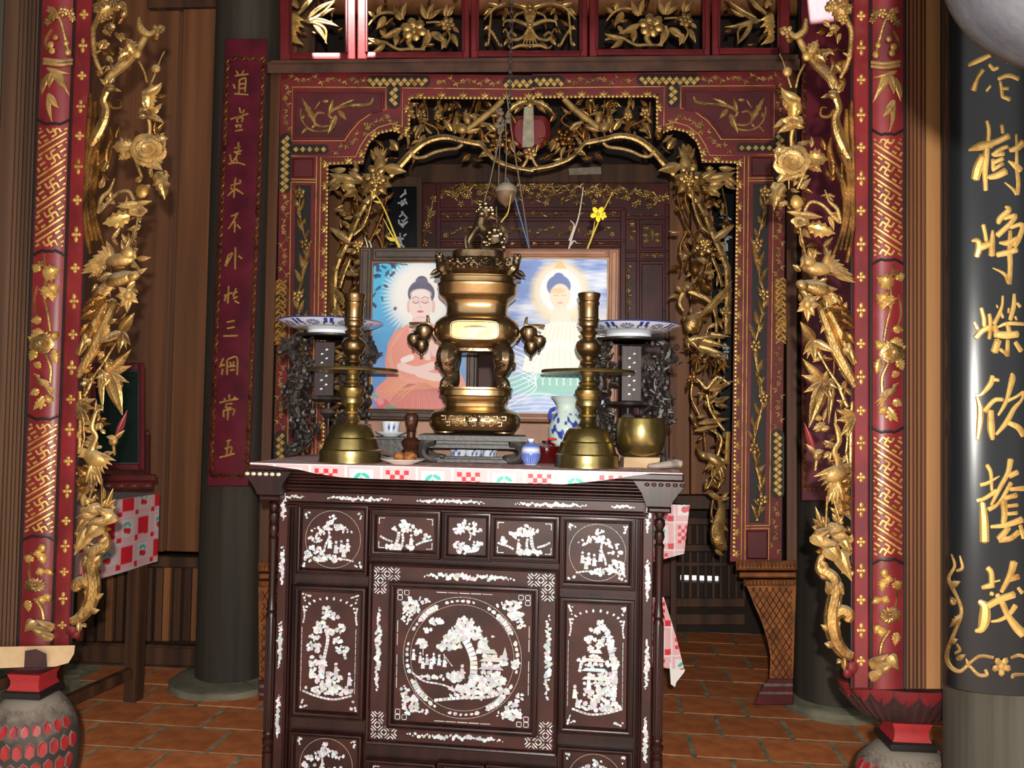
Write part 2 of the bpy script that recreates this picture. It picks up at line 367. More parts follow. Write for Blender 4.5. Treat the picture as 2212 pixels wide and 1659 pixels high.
# ------------------------------------------------------------------ walls and ceiling
def wall_with_holes(name, P, x0, x1, ztop, holes, m):
    b = lc(P); cur = x0                               # holes: (u0,u1,z0,z1) sorted by u, not overlapping
    for u0, u1, z0, z1 in holes:
        b.box(cur, u0, 0, ztop, -.08, 0); b.box(u0, u1, 0, z0, -.08, 0); b.box(u0, u1, z1, ztop, -.08, 0); cur = u1
    b.box(cur, x1, 0, ztop, -.08, 0); return struct(name, b, m)
h1 = BW.rect(1470, 1242, 1556, 1260)
back = wall_with_holes('wall_back', BW, -3.6, 3.6, 4.75, [(h1[0], h1[2], h1[1], h1[3])], DARK)
b = MB(); b.box(2.75, 2.85, -1.0, 5.6, 0, 4.75); struct('wall_right', b, DARK)
b = MB(); b.box(-3.1, -3.0, -1.0, 6.0, 0, 4.75); struct('wall_side', b, DARK)
# tiled roof underside out of view, with gaps shaped to land the sun patches
ZC = 4.7
def up(p): k = (ZC - p[2])/(-SUND.z); return p[0] - SUND.x*k, p[1] - SUND.y*k
RB = Pl(0.0, 4.12, 3.5)
b = MB(); cur = -3.2
for pa, pb in ((SC.at(681, 152), SC.at(795, -40)), (RB.at(1751, 46), RB.at(1799, -60))):
    ga, gb = up(pa), up(pb); gx0, gx1 = sorted((ga[0], gb[0])); gy0, gy1 = sorted((ga[1], gb[1])); gm = gx0*.52 + gx1*.48; gy0 -= .06; gx0 -= .012
    b.box(cur, gx0, -1.0, 6.2, ZC, ZC+.1); b.box(gx0, gx1, -1.0, gy0, ZC, ZC+.1); b.box(gx0, gx1, gy1, 6.2, ZC, ZC+.1); cur = gx1
    if pa[0] < 0: b.box(gm-.018, gm+.018, gy0-.05, gy1+.05, ZC, ZC+.1)      # added bar that splits the first sun patch
b.box(cur, 2.9, -1.0, 6.2, ZC, ZC+.1)
struct('ceiling', b, DARK)
# plank wall on the left, its slatted lower part
wl_ = lc(LW); u0, z0, u1, z1 = LW.rect(120, -90, 640, 1480); wl_.box(u0, u1, 1.02, 4.6, -.06, -.03); wl_.box(u0, u1, 0, .1, -.06, .03); wall_l = struct('wall_left', wl_, PLANKD)
def lplank(x0, x1, y0, y1, off, m, name='plank', ch=.006):
    u0, z0, u1, z1 = LW.rect(x0, y0, x1, y1); b = lc(LW); b.box(u0, u1, z0, z1, -.03, off, ch=ch); o = part(name, b, m, wall_l); o['kind'] = 'structure'; return o
for x0, x1, off, m in ((150, 226, .002, PLANKM), (228, 300, .0, PLANKM), (302, 351, .004, PLANKM), (353, 399, .001, PLANKD), (401, 458, .03, PLANK), (460, 530, 0.0, PLANKD), (532, 612, .004, PLANK)):
    lplank(x0, x1, 24 if x0 > 320 else -80, 1192, off, m)
lplank(330, 620, -80, 20, .05, PLANKD, 'beam'); lplank(140, 470, 1194, 1228, .02, PLANKD, 'rail'); lplank(140, 470, 1384, 1418, .02, PLANKD, 'rail'); lplank(140, 470, 1424, 1470, .05, PLANKD, 'rail')
for k in range(14):
    x = 168 + k*20.6 + (k % 3)*2; lplank(x, x+9.5, 1226, 1386, .0, PLANKD if k % 3 else PLANK, 'slat', .004)
u0, z0, u1, z1 = LW.rect(120, 1200, 640, 1460); b = lc(LW); b.box(u0, u1, z0-.05, z1, -.14, -.12); struct('wall_panel', b, DARK, wall_l)

# ------------------------------------------------------------------ round wooden columns and the couplet boards
def pix_col(name, xc, w, depth, ytop, zbot, m, label):
    p = rays(xc, 890); k = depth/p[1]; cx, cy = p[0]*k, p[1]*k; R = w/2/F*depth
    b = MB(); n = 10; zt = 4.65
    b.lathe(cx, cy, [(R*1.02, zbot), (R*1.02, zbot+.4), (R, 1.5), (R, 2.8), (R*.98, zt)], 40)
    t = solo(name, b, m, label, 'column'); return t, cx, cy, R
colL, clx, cly, clR = pix_col('round_column', 517, 146, 4.52, 0, .036, GREYD, 'dark round column behind the plum board with the long gilt couplet')
colR, crx, cry, crR = pix_col('round_column', 1798, 150, 4.27, 0, .051, GREYD, 'dark round column behind the right carved frame, beside the splayed screen foot')
def stone(name, cx, cy, R, h, label):
    b = MB(); n = 28; prof = [(R, 0), (R*1.02, h*.5), (R*.98, h*.85), (R*.9, h), (0, h+.002)]
    b.lathe(cx, cy, prof, n); V = b.v[0]; V[:, 0] += rng.normal(0, .004, len(V)); V[:, 1] += rng.normal(0, .004, len(V))
    return solo(name, b, STONE, label, 'stone base')
stone('stone_base', clx, cly-.06, .29, .035, 'rough stone base under the dark left rear column')
stone('stone_base', crx+.0, cry-.02, .25, .05, 'rough stone base under the dark right rear column')
def board(P, x0, x1, y0, y1, inner, label, lean=0.0):
    """flat lacquered couplet board with a gilt leafy border; lean in px per px of height"""
    wp = lambda V: np.column_stack([V[:, 0] + (V[:, 1]-y0)*lean, V[:, 1], V[:, 2]])
    t = thing('couplet_board', label, 'sign board', P.at((x0+x1)/2 + (y1-y0)*lean, y1))
    b = px(P, wp); b.box(x0, x1, y0, y1, -14, 0, ch=2); part('panel', b, PURP, t)
    ix0, ix1, iy0, iy1 = inner
    b = px(P, wp)                                     # gilt border of small leaves along the four sides
    def run(xa, ya, xb, yb):
        L = math.hypot(xb-xa, yb-ya); n = int(L/9); dx, dy = (xb-xa)/L, (yb-ya)/L
        for k in range(n):
            q = (k+.5)/n; x, y = xa + (xb-xa)*q, ya + (yb-ya)*q; sgn = 1 if k % 2 else -1
            b.leaf(x - dx*7 - dy*sgn*3, y - dy*7 + dx*sgn*3, x + dx*7 + dy*sgn*5, y + dy*7 - dx*sgn*5, 6.5, 1.5, n=4, roll=.3*sgn)
        b.tube([(xa, ya, 1, 1.6), (xb, yb, 1, 1.6)], 4)
    run(ix0, iy0, ix0, iy1); run(ix1, iy0, ix1, iy1); run(ix0, iy0, ix1, iy0); run(ix0, iy1, ix1, iy1)
    part('leaf_border', b, GOLDK, t, kind='stuff')
    return t, wp
LB = Pl(0.0, 4.16, 3.5)
bl, blw = board(LB, 487, 578, 84, 1050, (494, 571, 126, 1027), 'tall narrow plum board with eleven gilt characters on the left rear column', -.041)
def strokes(P, parent, chars, c, r0, m, hsq=.55, default=None, h=2.0):
    for ch in chars:
        b = px(P)
        for st in ch:
            pts = [(c(q[0], q[1])[0], c(q[0], q[1])[1], h, (q[2] if len(q) > 2 else default)/c.s*r0) for q in st]
            b.tube(smooth(pts, 5) if len(pts) > 2 else smooth(pts, 3), 6, hsq)
        part('character', b, m, parent)
CH13 = [
 [[(290, -30), (310, 0)], [(360, -35), (340, 0)], [(280, 15), (400, 0)], [(320, 50), (315, 170)], [(325, 50), (375, 40), (370, 160)], [(325, 90), (365, 85)], [(325, 130), (365, 125)], [(265, 90), (280, 130)], [(275, 175), (330, 180), (400, 185)]],
 [[(320, 300), (330, 350)], [(365, 320), (345, 350)], [(240, 405), (330, 375), (400, 355)], [(295, 395), (305, 435)], [(300, 400), (350, 390), (340, 430)], [(285, 455), (295, 480)], [(335, 450), (325, 480)], [(280, 510), (350, 498)], [(295, 460), (340, 455)]],
 [[(310, 610), (312, 680)], [(275, 665), (330, 650)], [(270, 700), (340, 685)], [(285, 710), (330, 715)], [(310, 710), (260, 790)], [(290, 740), (300, 790)], [(235, 720), (250, 800)], [(220, 805), (300, 795), (370, 815)]],
 [[(285, 930), (275, 1010), (270, 1110)], [(240, 1000), (330, 975)], [(320, 950), (335, 965)], [(265, 1040), (215, 1090)], [(285, 1030), (355, 1075)], [(240, 1020), (255, 1035)]],
 [[(245, 1275), (310, 1245)], [(300, 1250), (270, 1310), (220, 1390)], [(280, 1320), (275, 1420)], [(300, 1350), (330, 1385)]]]
CH14 = [
 [[(165, 90), (140, 165)], [(165, 95), (190, 85), (145, 170)], [(160, 120), (170, 130)], [(210, 45), (208, 190)], [(230, 100), (255, 120)]],
 [[(135, 365), (190, 345)], [(165, 300), (160, 415)], [(145, 360), (138, 400)], [(215, 315), (195, 370)], [(195, 350), (225, 340)], [(195, 385), (225, 370)], [(205, 400), (235, 415)]],
 [[(155, 540), (205, 530)], [(155, 582), (205, 572)], [(130, 632), (225, 630)]],
 [[(130, 780), (105, 840)], [(110, 830), (140, 825)], [(125, 850), (120, 890)], [(155, 790), (155, 890)], [(160, 785), (220, 775), (222, 890)], [(175, 805), (180, 830)], [(200, 800), (195, 830)], [(165, 835), (212, 830)], [(175, 860), (205, 855)]],
 [[(168, 1020), (170, 1060)], [(135, 1045), (145, 1065)], [(210, 1035), (195, 1055)], [(105, 1075), (165, 1060), (230, 1050)], [(145, 1085), (190, 1080)], [(150, 1085), (145, 1110)], [(150, 1112), (188, 1106)], [(130, 1125), (132, 1170)], [(130, 1128), (200, 1118), (195, 1160)], [(163, 1110), (158, 1190)]],
 [[(150, 1330), (180, 1322)], [(165, 1330), (150, 1425)], [(140, 1380), (185, 1370), (175, 1420)], [(105, 1438), (160, 1425), (205, 1412)]]]
strokes(LB, bl, CH13, c13, 1.0, GOLDB, default=8.5); strokes(LB, bl, CH14, c14, 1.0, GOLDB, default=6.6)
br, _ = board(RB, 1731, 1856, -60, 1082, (1738, 1849, 108, 1056), 'tall plum red board with gilt edge half hidden behind the right carved frame')

# black lacquered half-round couplet board on the nearest column
p = rays(2186, 890); dcol = 2.28; kx = dcol/p[1]; NC = Cyl(p[0]*kx, p[1]*kx, .178, .47)
zb = EYE[2] + (rays(2160, 1502)[2]/rays(2160, 1502)[1])*(dcol-.08)
NCY = NC.cy*NC.k; k2 = 2.40/2.28
b = MB(); b.lathe(NC.cx*k2, 2.40, [(.178, 0), (.179, .5), (.177, 3.0), (.177, 4.65)], 48)
solo('round_column', b, GREYW, 'weathered grey round column carrying the black couplet board', 'column')
t = thing('couplet_board', 'black half round board with big gilt characters on the nearest column', 'sign board', (NC.cx, NCY-.084, zb))
b = MB(); n = 40; V = []
for z in (zb, 4.1):
    for k in range(n+1):
        th = math.radians(-192 + 204*k/n)
        for R in (.172, .179): V.append((NC.cx + R*math.cos(th), NCY + NC.k*R*math.sin(th), z))
m2 = 2*(n+1); Fc = []
for k in range(n):
    i = 2*k; Fc += [(i+1, i+3, m2+i+3, m2+i+1), (i, m2+i, m2+i+2, i+2), (i, i+2, i+3, i+1), (m2+i, m2+i+1, m2+i+3, m2+i+2)]
b.add(V, Fc); part('panel', b, BLACKL, t)
BIG = [(c10, [[(185, 390, 10), (300, 350, 40), (450, 310, 30), (590, 245, 30)], [(365, 95, 18), (385, 180, 22), (380, 300, 22)], [(515, 135, 18), (525, 220, 20)], [(370, 300, 30), (360, 450, 30), (350, 620, 25), (355, 790, 22)], [(330, 440, 35), (280, 560, 45), (250, 680, 40)],
  [(400, 360, 20), (480, 280, 18)], [(420, 440, 20), (500, 380, 22), (580, 350, 18)], [(430, 480, 20), (430, 570, 20)], [(440, 440, 18), (540, 420, 22)], [(440, 510, 20), (530, 470, 20)], [(420, 590, 18), (530, 520, 20)], [(385, 660, 22), (470, 640, 32), (560, 595, 35)],
  [(590, 390, 20), (660, 370, 30), (735, 310, 35)], [(660, 230, 12), (665, 400, 15), (665, 560, 18), (680, 720, 20), (670, 830, 20)], [(670, 825, 22), (620, 770, 14), (545, 710, 6)], [(580, 495, 8), (660, 550, 30), (710, 590, 25)]]),
 (c10, [[(550, 950, 12), (590, 980, 25), (500, 1070, 30), (480, 1120, 20)], [(540, 1070, 18), (650, 1040, 22), (590, 1130, 25), (470, 1240, 28)], [(330, 1130, 22), (350, 1220, 20), (360, 1290, 20)], [(215, 1290, 12), (270, 1290, 25), (290, 1350, 35), (265, 1450, 28)], [(290, 1360, 35), (400, 1320, 30)], [(425, 1185, 12), (420, 1300, 28), (415, 1440, 30)],
  [(600, 1160, 18), (720, 1130, 22), (690, 1260, 25), (640, 1340, 30)], [(490, 1310, 12), (580, 1310, 28), (680, 1260, 20)], [(465, 1430, 25), (560, 1410, 28), (670, 1380, 25)], [(600, 1190, 18), (595, 1400, 26), (600, 1550, 24), (590, 1720, 24)], [(590, 1715, 22), (540, 1620, 16), (425, 1560, 6)]]),
 (c11, [[(310, 300, 20), (335, 400, 24), (340, 480, 22)], [(240, 440, 18), (275, 510, 22)], [(255, 600, 32), (320, 530, 28), (390, 490, 25)], [(390, 360, 18), (400, 420, 20), (400, 520, 20), (390, 610, 18)], [(525, 180, 12), (520, 270, 14), (490, 360, 20), (440, 460, 22)], [(465, 270, 10), (475, 300, 10)], [(500, 330, 14), (530, 400, 14)], [(640, 160, 14), (635, 280, 22), (600, 420, 20)], [(670, 250, 12), (700, 290, 16)], [(585, 300, 10), (580, 350, 10)], [(650, 385, 12), (665, 420, 10)],
  [(440, 480, 30), (470, 570, 25)], [(480, 490, 10), (570, 455, 18), (737, 460, 16)], [(575, 470, 20), (590, 540, 24)], [(440, 560, 30), (560, 570, 35), (680, 560, 30)], [(480, 620, 35), (440, 740, 36)], [(500, 710, 18), (560, 760, 14)], [(575, 620, 18), (570, 780, 24)], [(650, 640, 20), (710, 730, 24)]]),
 (c11, [[(425, 975, 22), (400, 1060, 28), (310, 1160, 18), (250, 1165, 12)], [(430, 1010, 20), (490, 1020, 14)], [(270, 1180, 18), (300, 1300, 30), (295, 1450, 30), (275, 1610, 18)], [(340, 1330, 25), (440, 1220, 22), (530, 1210, 18)], [(405, 1320, 30), (410, 1500, 36), (425, 1610, 20)],
  [(615, 950, 14), (620, 1010, 30), (570, 1200, 20), (540, 1270, 20), (480, 1370, 12)], [(560, 1230, 18), (650, 1190, 14), (737, 1140, 18), (710, 1220, 14), (640, 1300, 22), (560, 1440, 26), (460, 1560, 14)], [(580, 1440, 22), (680, 1490, 28), (737, 1570, 30)]]),
 (c12, [[(330, 100, 18), (365, 170, 18), (375, 330, 14)], [(270, 280, 18), (340, 260, 16), (445, 200, 6)], [(545, 50, 26), (520, 170, 22), (450, 300, 20), (370, 460, 14)], [(530, 200, 24), (610, 165, 22)], [(240, 420, 18), (310, 400, 18), (420, 330, 20)], [(290, 440, 26), (305, 600, 38), (310, 790, 40)], [(345, 500, 22), (440, 440, 16), (550, 260, 20)],
  [(480, 420, 30), (490, 530, 28), (480, 620, 24)], [(490, 400, 20), (600, 370, 22)], [(520, 470, 16), (610, 460, 16)], [(520, 540, 16), (605, 530, 16)], [(540, 320, 16), (664, 310, 22)], [(365, 655, 14), (500, 640, 22), (650, 590, 28)], [(530, 660, 22), (440, 770, 32)], [(440, 770, 28), (540, 760, 24), (620, 700, 24)], [(630, 640, 16), (664, 760, 20)]]),
 (c12, [[(335, 1020, 22), (370, 1070, 24), (375, 1200, 24)], [(285, 1200, 18), (370, 1180, 26)], [(390, 1150, 8), (450, 1135, 8)], [(575, 970, 34), (540, 1090, 28), (460, 1240, 18)], [(500, 1140, 22), (620, 1100, 24)], [(360, 1250, 18), (390, 1260, 16)], [(260, 1320, 20), (310, 1370, 40), (310, 1480, 50), (280, 1570, 34), (225, 1590, 14)], [(330, 1370, 30), (440, 1310, 30), (580, 1260, 30)],
  [(420, 1260, 20), (470, 1340, 26), (520, 1450, 26), (600, 1560, 36), (664, 1620, 40)], [(590, 1360, 24), (530, 1440, 20), (450, 1490, 16), (370, 1505, 10)], [(610, 1200, 14), (650, 1250, 18)]]),
 (c15, [[(390, 900, 24), (560, 820, 34), (700, 760, 26)], [(600, 960, 26), (520, 1080, 30), (460, 1250, 44)], [(680, 890, 26), (740, 950, 30), (810, 930, 20)], [(930, 850, 28), (1050, 860, 24)], [(800, 1090, 26), (950, 1040, 30), (1090, 1090, 26)], [(830, 1120, 20), (850, 1220, 26), (860, 1340, 24)], [(850, 1220, 22), (950, 1215, 22)], [(860, 1330, 24), (970, 1370, 28)], [(640, 480, 26), (640, 600, 20)], [(760, 720, 22), (900, 700, 24)], [(960, 720, 30), (1040, 740, 26)], [(700, 1180, 20), (640, 1260, 18)]])]
for c, st in BIG: strokes(NC, t, [st], c, 1.08, GOLDB, .6, h=1.5)
BR2 = lambda *pts: [(*c8(x, y), 2.0, r) for x, y, r in pts]
b = px(NC)
for pts in (BR2((1130, 400, 2), (1150, 470, 3.5), (1115, 545, 4), (1155, 635, 4.5), (1190, 740, 4.5), (1145, 870, 4.5), (1105, 980, 5), (1120, 1055, 5), (1180, 1090, 4.5), (1240, 1040, 4), (1300, 1000, 4), (1380, 1010, 3.5)),
            BR2((1180, 410, 2), (1195, 480, 4), (1160, 500, 3)), BR2((1240, 1060, 3.5), (1290, 1110, 4), (1340, 1110, 4), (1330, 1080, 4)), BR2((1480, 1010, 3), (1530, 995, 4), (1575, 1010, 3)), BR2((1590, 1110, 3), (1500, 1110, 4), (1490, 1130, 4)), BR2((1160, 930, 3), (1180, 965, 4), (1150, 985, 3.5))):
    b.tube(smooth(pts, 4), 6, .6)
part('scroll_border', b, GOLDD, t)
for a_, e_, w_ in (((1120, 590), (1185, 560), 16), ((1150, 700), (1125, 650), 16), ((1190, 760), (1120, 830), 17), ((1120, 920), (1170, 900), 15), ((1160, 1020), (1215, 990), 13), ((1240, 1070), (1215, 1010), 10), ((1100, 1000), (1120, 930), 9)):
    b = px(NC); b.leaf(*c8(*a_), *c8(*e_), w_, 2, lift=2, serr=True); part('leaf', b, GOLDD, t)
b = px(NC); b.flower(*c8(1425, 1060), 22, 5, 3, .3, .4); part('flower', b, GOLDD, t)
# ------------------------------------------------------------------ carved front frames (left one mirrors the right one)
_ys = [-80, 0, 150, 260, 344, 565, 830, 1156, 1421, 1490, 1700]
_dy = [0, -2, -6, -20, -27, -19, -20, -44, -76, -90, -110]
def mirL(V):
    V = np.asarray(V, float); x = 2043 - .034*V[:, 1] - V[:, 0]; y = V[:, 1] + np.interp(V[:, 1], _ys, _dy)
    return np.column_stack([x, y, V[:, 2]])
def front_frame(side):
    L_ = side == 'left'
    warp = mirL if L_ else None
    def B(w=None):
        f = (lambda V: mirL(w(V))) if (L_ and w) else (mirL if L_ else w)
        return MB(FR.map, not L_, f)
    bx = mirL([(1900, 1488, 0)])[0] if L_ else (1900, 1488)
    t = thing('carved_pillar', ('left' if L_ else 'right') + ' carved red and gold pillar with openwork of roses, birds and bamboo, ' + ('beside the dressing mirror' if L_ else 'beside the black couplet column'), 'carved pillar', FR.at(bx[0], bx[1]), 'carved front pillars')
    Y0, Y1 = -90, 1489
    def slab(name, x0, x1, h0, h1, m, ch=1.5, y0=Y0, y1=Y1, kind=None):
        b = B(); n = 8
        for i in range(1): b.box(x0, x1, y0, y1, h0, h1, ch=ch)
        return part(name, b, m, t, kind=kind)
    slab('post', 1838, 2046, -120, -6, DARK, 3)
    slab('flower_strip', 1843, 1878, -10, 6, RED, 4)
    slab('edge_line', 1836.5, 1843, -14, 2, BLACKLINE); slab('edge_line', 1878, 1884.5, -10, 1, BLACKLINE); slab('edge_line', 1951, 1958, -10, 2, BLACKLINE)
    TANB = MOULDL if L_ else TAN
    for k, (x0, x1, h) in enumerate(((1958, 1964, 5), (1965, 1973, 9), (1974, 1981, 6), (1982, 1990, 9), (1991, 1999, 4))): slab('moulding', x0, x1, -10, h, MOULDL if L_ else MOULD, 2.5)
    slab('plain_board', 2000, 2033, -10, 0, TANB, 2); slab('edge_board', 2034, 2047, -40, 3, GREYD if not L_ else GREYW, 3)
    if L_: slab('outer_board', 2048, 2110, -40, -6, GREYW, 3)
    xc, hw = 1918.0, 33.5
    def bul(V): V = np.array(V, float); V[:, 2] += 13*(1 - np.clip((V[:, 0]-xc)/hw, -1, 1)**2); return V
    b = B(bul); b.grid(lambda u, v: (1884.5 + 67*u, Y0 + (Y1-Y0)*v, 0), 10, 40); part('panel', b, RED, t)
    # small applied flowers on the narrow strip
    ys = [34, 103, 172, 248, 318, 385, 455, 527, 598, 670, 742, 814, 887, 957, 1031, 1101, 1171, 1233, 1296, 1362, 1428]
    for k, y in enumerate(ys):
        b = B(); x = 1860.5; e = 1.45 if k % 2 else 1.0
        for q in range(4):
            a = q*PI/2 + .0; l = 8.2*(e if q % 2 else 1)
            b.blob(x + l*.72*math.cos(a), y + l*.85*math.sin(a), 6.5, l*.62 if q % 2 == 0 else 4.6, 4.6 if q % 2 == 0 else l*.62, 3.2, 0, 6, 4)
        b.blob(x, y, 8.5, 3.6, 3.6, 3.4, 0, 6, 4); part('applied_flower', b, GOLDB, t)
    # black wavy cartouche lines
    for y, s in ((287, 1), (563, -1), (930, 1), (1211, -1)):
        b = B(bul); pts = [(1884 + 68*q, y + s*(-7 + 13*math.sin(PI*q) - (4 if .35 < q < .65 else 0)), 2, 3.4) for q in np.linspace(0, 1, 11)]
        b.tube(pts, 5, .7); part('cartouche_line', b, BLACKLINE, t)
    # key fret in two zones
    a0_ = math.radians(33); e1 = np.array([math.cos(a0_), math.sin(a0_)]); e2 = np.array([math.sin(a0_), -math.cos(a0_)]); U = 8.2
    segs = []; o2 = lambda k, j: np.array([-2.0, 60.0*k])/U @ np.array([e1, e2]).T + np.array([6.3*j, 0])
    for k in range(-7, 8):
        for j in (-1, 0, 1):
            ox, oy = o2(k, j)
            for q in range(4):
                c_, s_ = [(1, 0), (0, 1), (-1, 0), (0, -1)][q]
                R = lambda x, y: (ox + x*c_ - y*s_, oy + x*s_ + y*c_)
                segs += [(R(0, 0), R(1.35, 0)), (R(1.35, 0), R(1.35, 1.5))]
            segs += [((ox + 2.55, oy - 1.4), (ox + 3.9, oy - 1.4)), ((ox + 2.55, oy + 1.4), (ox + 3.9, oy + 1.4)), ((ox + 2.4, oy), (ox + 4.1, oy))]
        ox, oy = o2(k + .5, 0)
        for d in (-.75, .75): segs.append(((ox - 5, oy + d), (ox + 5, oy + d)))
    for (y0, y1, yc) in ((294, 556, 425), (938, 1204, 1070)):
        b = B(bul)
        for p_, q_ in segs:
            P0 = np.array([xc, yc]) + U*(p_[0]*e1 + p_[1]*e2); Q0 = np.array([xc, yc]) + U*(q_[0]*e1 + q_[1]*e2)
            ts = np.linspace(0, 1, 41); ok = [k for k in ts if 1887 < (P0 + (Q0-P0)*k)[0] < 1949 and y0+6 < (P0 + (Q0-P0)*k)[1] < y1-4]
            if len(ok) < 2: continue
            a0 = P0 + (Q0-P0)*ok[0]; a1 = P0 + (Q0-P0)*ok[-1]
            m_ = max(1, int(np.hypot(*(a1-a0))/9 + .5))
            for k_ in range(m_): b.bar(*(a0 + (a1-a0)*k_/m_), *(a0 + (a1-a0)*(k_+1.0)/m_), 6.2, -.5, 4.2)
        part('key_fret', b, GOLDB, t, kind='stuff')
    # ------------- relief on the panel
    def lf(c, p, q, w, h=3, m=GOLD, name='leaf', **k):
        w_ = k.pop('wp', None); w = w*1.35 if w_ else w; b = B(w_); b.leaf(*c(*p), *c(*q), w, h, **k); return part(name, b, m, t)
    def br(c, pts, h=3, m=GOLD, name='branch', k=4, sq=.9, wp=None):
        b = B(wp); pp = [(*c(p[0], p[1]), p[3] if len(p) > 3 else h, p[2]) for p in pts]
        b.tube(smooth(pp, k) if len(pp) > 2 else pp, 6, sq); return part(name, b, m, t)
    def fl(c, x, y, r, h=5, m=GOLD, kind='flower', n=5, rot=.3, wp=None, sq=1.0):
        b = B(wp); xx, yy = c(x, y)
        if kind == 'rose': b.rose(xx, yy, r, h, rot, sq=sq)
        elif kind == 'peony': b.peony(xx, yy, r, h, rot, n)
        elif kind == 'bud': b.blob(xx, yy, h, r, r*1.05, r, 0, 9, 7)
        else: b.flower(xx, yy, r, n, h, rot)
        return part({'bud': 'bud', 'rose': 'rose', 'peony': 'peony', 'flower': 'flower'}[kind], b, m, t)
    def bird(c, x, y, ang, l, h=10, m=GOLD, wings=True, tail=.9, crest=False, wp=None):
        """carved bird: plump body, head, beak, fanned tail, folded wing feathers"""
        b = B(wp); X, Y = c(x, y); a = math.radians(ang); ca, sa = math.cos(a), math.sin(a)
        R = lambda u, v: (X + l*(u*ca - v*sa), Y + l*(u*sa + v*ca))
        b.blob(*R(0, 0), h, .42*l, .24*l, .26*l, a, 9, 7); b.blob(*R(.46, -.14), h+.1*l, .17*l, .15*l, .16*l, a, 8, 6)
        b.leaf(*R(.55, -.16), *R(.84, -.1), .12*l, h+.1*l, n=4, thick=.4)
        for k in (-1, 0, 1): b.leaf(*R(-.25, .03*k), *R(-.35-tail, .22*k + .1), .2*l, h, lift=-.05*l, n=5)
        if wings:
            for k in range(4): b.leaf(*R(.18, -.1), *R(-.52 - .06*k, -.34 + .17*k), .2*l, h+.16*l, n=5, roll=.2)
        if crest:
            for k in range(3): b.leaf(*R(.42, -.26), *R(.18 + .2*k, -.56 + .05*k), .09*l, h+.1*l, n=4)
        return part('bird', b, m, t)
    g = bul
    # top zone
    br(c6, [(850, 60, 3), (800, 150, 3.5), (765, 270, 4), (740, 370, 3.5)], 1, wp=g); br(c6, [(860, 200, 3), (895, 270, 3), (880, 330, 3)], 1, wp=g)
    for p in ((745, 90, 12), (790, 80, 13), (850, 110, 13), (885, 150, 10), (725, 130, 8), (870, 70, 10)): fl(c6, *p[:2], p[2], 3, wp=g)
    for p in ((830, 250, 7), (860, 300, 8), (850, 340, 8), (760, 290, 7), (745, 350, 8)): fl(c6, *p[:2], p[2], 3, m=GOLDB, kind='bud', wp=g)
    br(c6, [(715, 400, 4), (800, 408, 4.5), (905, 395, 4)], 3, wp=g, m=GOLDD); br(c6, [(715, 425, 3.5), (800, 432, 4.5), (905, 420, 3.5)], 3, wp=g, m=GOLDD)
    for p, q, w in (((880, 455), (730, 495), 9), ((830, 470), (740, 620), 12), ((840, 480), (860, 600), 13), ((870, 500), (905, 650), 11), ((865, 640), (790, 750), 13), ((860, 650), (830, 850), 8), ((790, 480), (725, 660), 8)): lf(c6, p, q, w, 2, GOLDD, wp=g, curl=25)
    # middle zone: rose branch with two birds
    br(c7, [(800, 190, 2.5), (785, 330, 3), (790, 440, 3), (765, 540, 3.2), (745, 650, 3.5)], 1, wp=g); br(c7, [(835, 380, 2), (850, 480, 2), (825, 580, 2)], 1, wp=g)
    br(c7, [(770, 790, 3.5), (735, 870, 4), (735, 960, 4)], 1, wp=g)
    for p, q, w in (((800, 320), (700, 275), 26), ((765, 420), (700, 375), 24), ((790, 380), (780, 460), 14), ((740, 700), (695, 650), 16), ((720, 760), (700, 850), 15), ((830, 760), (860, 830), 15), ((790, 660), (860, 650), 14), ((800, 580), (865, 590), 14), ((830, 250), (855, 300), 16), ((825, 870), (800, 830), 15), ((770, 1050), (830, 1140), 12), ((800, 1010), (855, 1040), 14), ((720, 1090), (760, 1040), 14)): lf(c7, p, q, w, 3, GOLDB, wp=g, serr=True)
    fl(c7, 820, 250, 9, 3, kind='peony', wp=g); fl(c7, 795, 725, 27, 4, GOLD, 'rose', wp=g, sq=.8); fl(c7, 785, 1100, 13, 3, GOLDB, wp=g)
    for k in range(9): a = PI*(1.05 + .1*k); lf(c7, (800 + 45*math.cos(a), 720 + 35*math.sin(a)), (800 + 88*math.cos(a), 715 + 72*math.sin(a)), 7, 2, GOLDB, 'petal', wp=g)
    bird(c7, 775, 430, 155 if False else -25, 26, 6, GOLDB, tail=.5, wp=g); bird(c7, 785, 960, -40, 34, 6, GOLDD, tail=.9, wp=g)
    # bottom zone: chrysanthemum
    br(c8, [(800, 540, 2), (810, 680, 2.5), (770, 780, 3)], 1, wp=g); br(c8, [(770, 850, 4), (725, 920, 4), (710, 990, 4.5)], 1, wp=g)
    for p, q, w in (((735, 545), (720, 620), 18), ((800, 560), (825, 610), 18), ((700, 690), (680, 650), 18), ((720, 660), (770, 680), 16), ((710, 820), (680, 870), 18), ((720, 830), (720, 890), 20), ((810, 860), (800, 940), 14), ((740, 540), (790, 555), 14)): lf(c8, p, q, w, 3, GOLDB, wp=g, serr=True)
    fl(c8, 735, 510, 10, 3, GOLDB, kind='bud', wp=g)
    for k in range(14): a = 2*PI*k/14; lf(c8, (770 + 15*math.cos(a), 765 + 12*math.sin(a)), (770 + 72*math.cos(a), 760 + 52*math.sin(a)), 8, 4, GOLD, 'petal', wp=g, curl=40)
    fl(c8, 790, 750, 11, 7, GOLD, 'peony', wp=g)
    for p, q, w in (((650, 1060), (760, 990), 20), ((690, 1090), (800, 1040), 22), ((760, 1000), (820, 1080), 24), ((650, 1130), (750, 1080), 18)): lf(c8, p, q, w, 3, GOLDD, 'rock', wp=g, fat=.5)
    # ------------- deep openwork of the inner edge
    N = 8
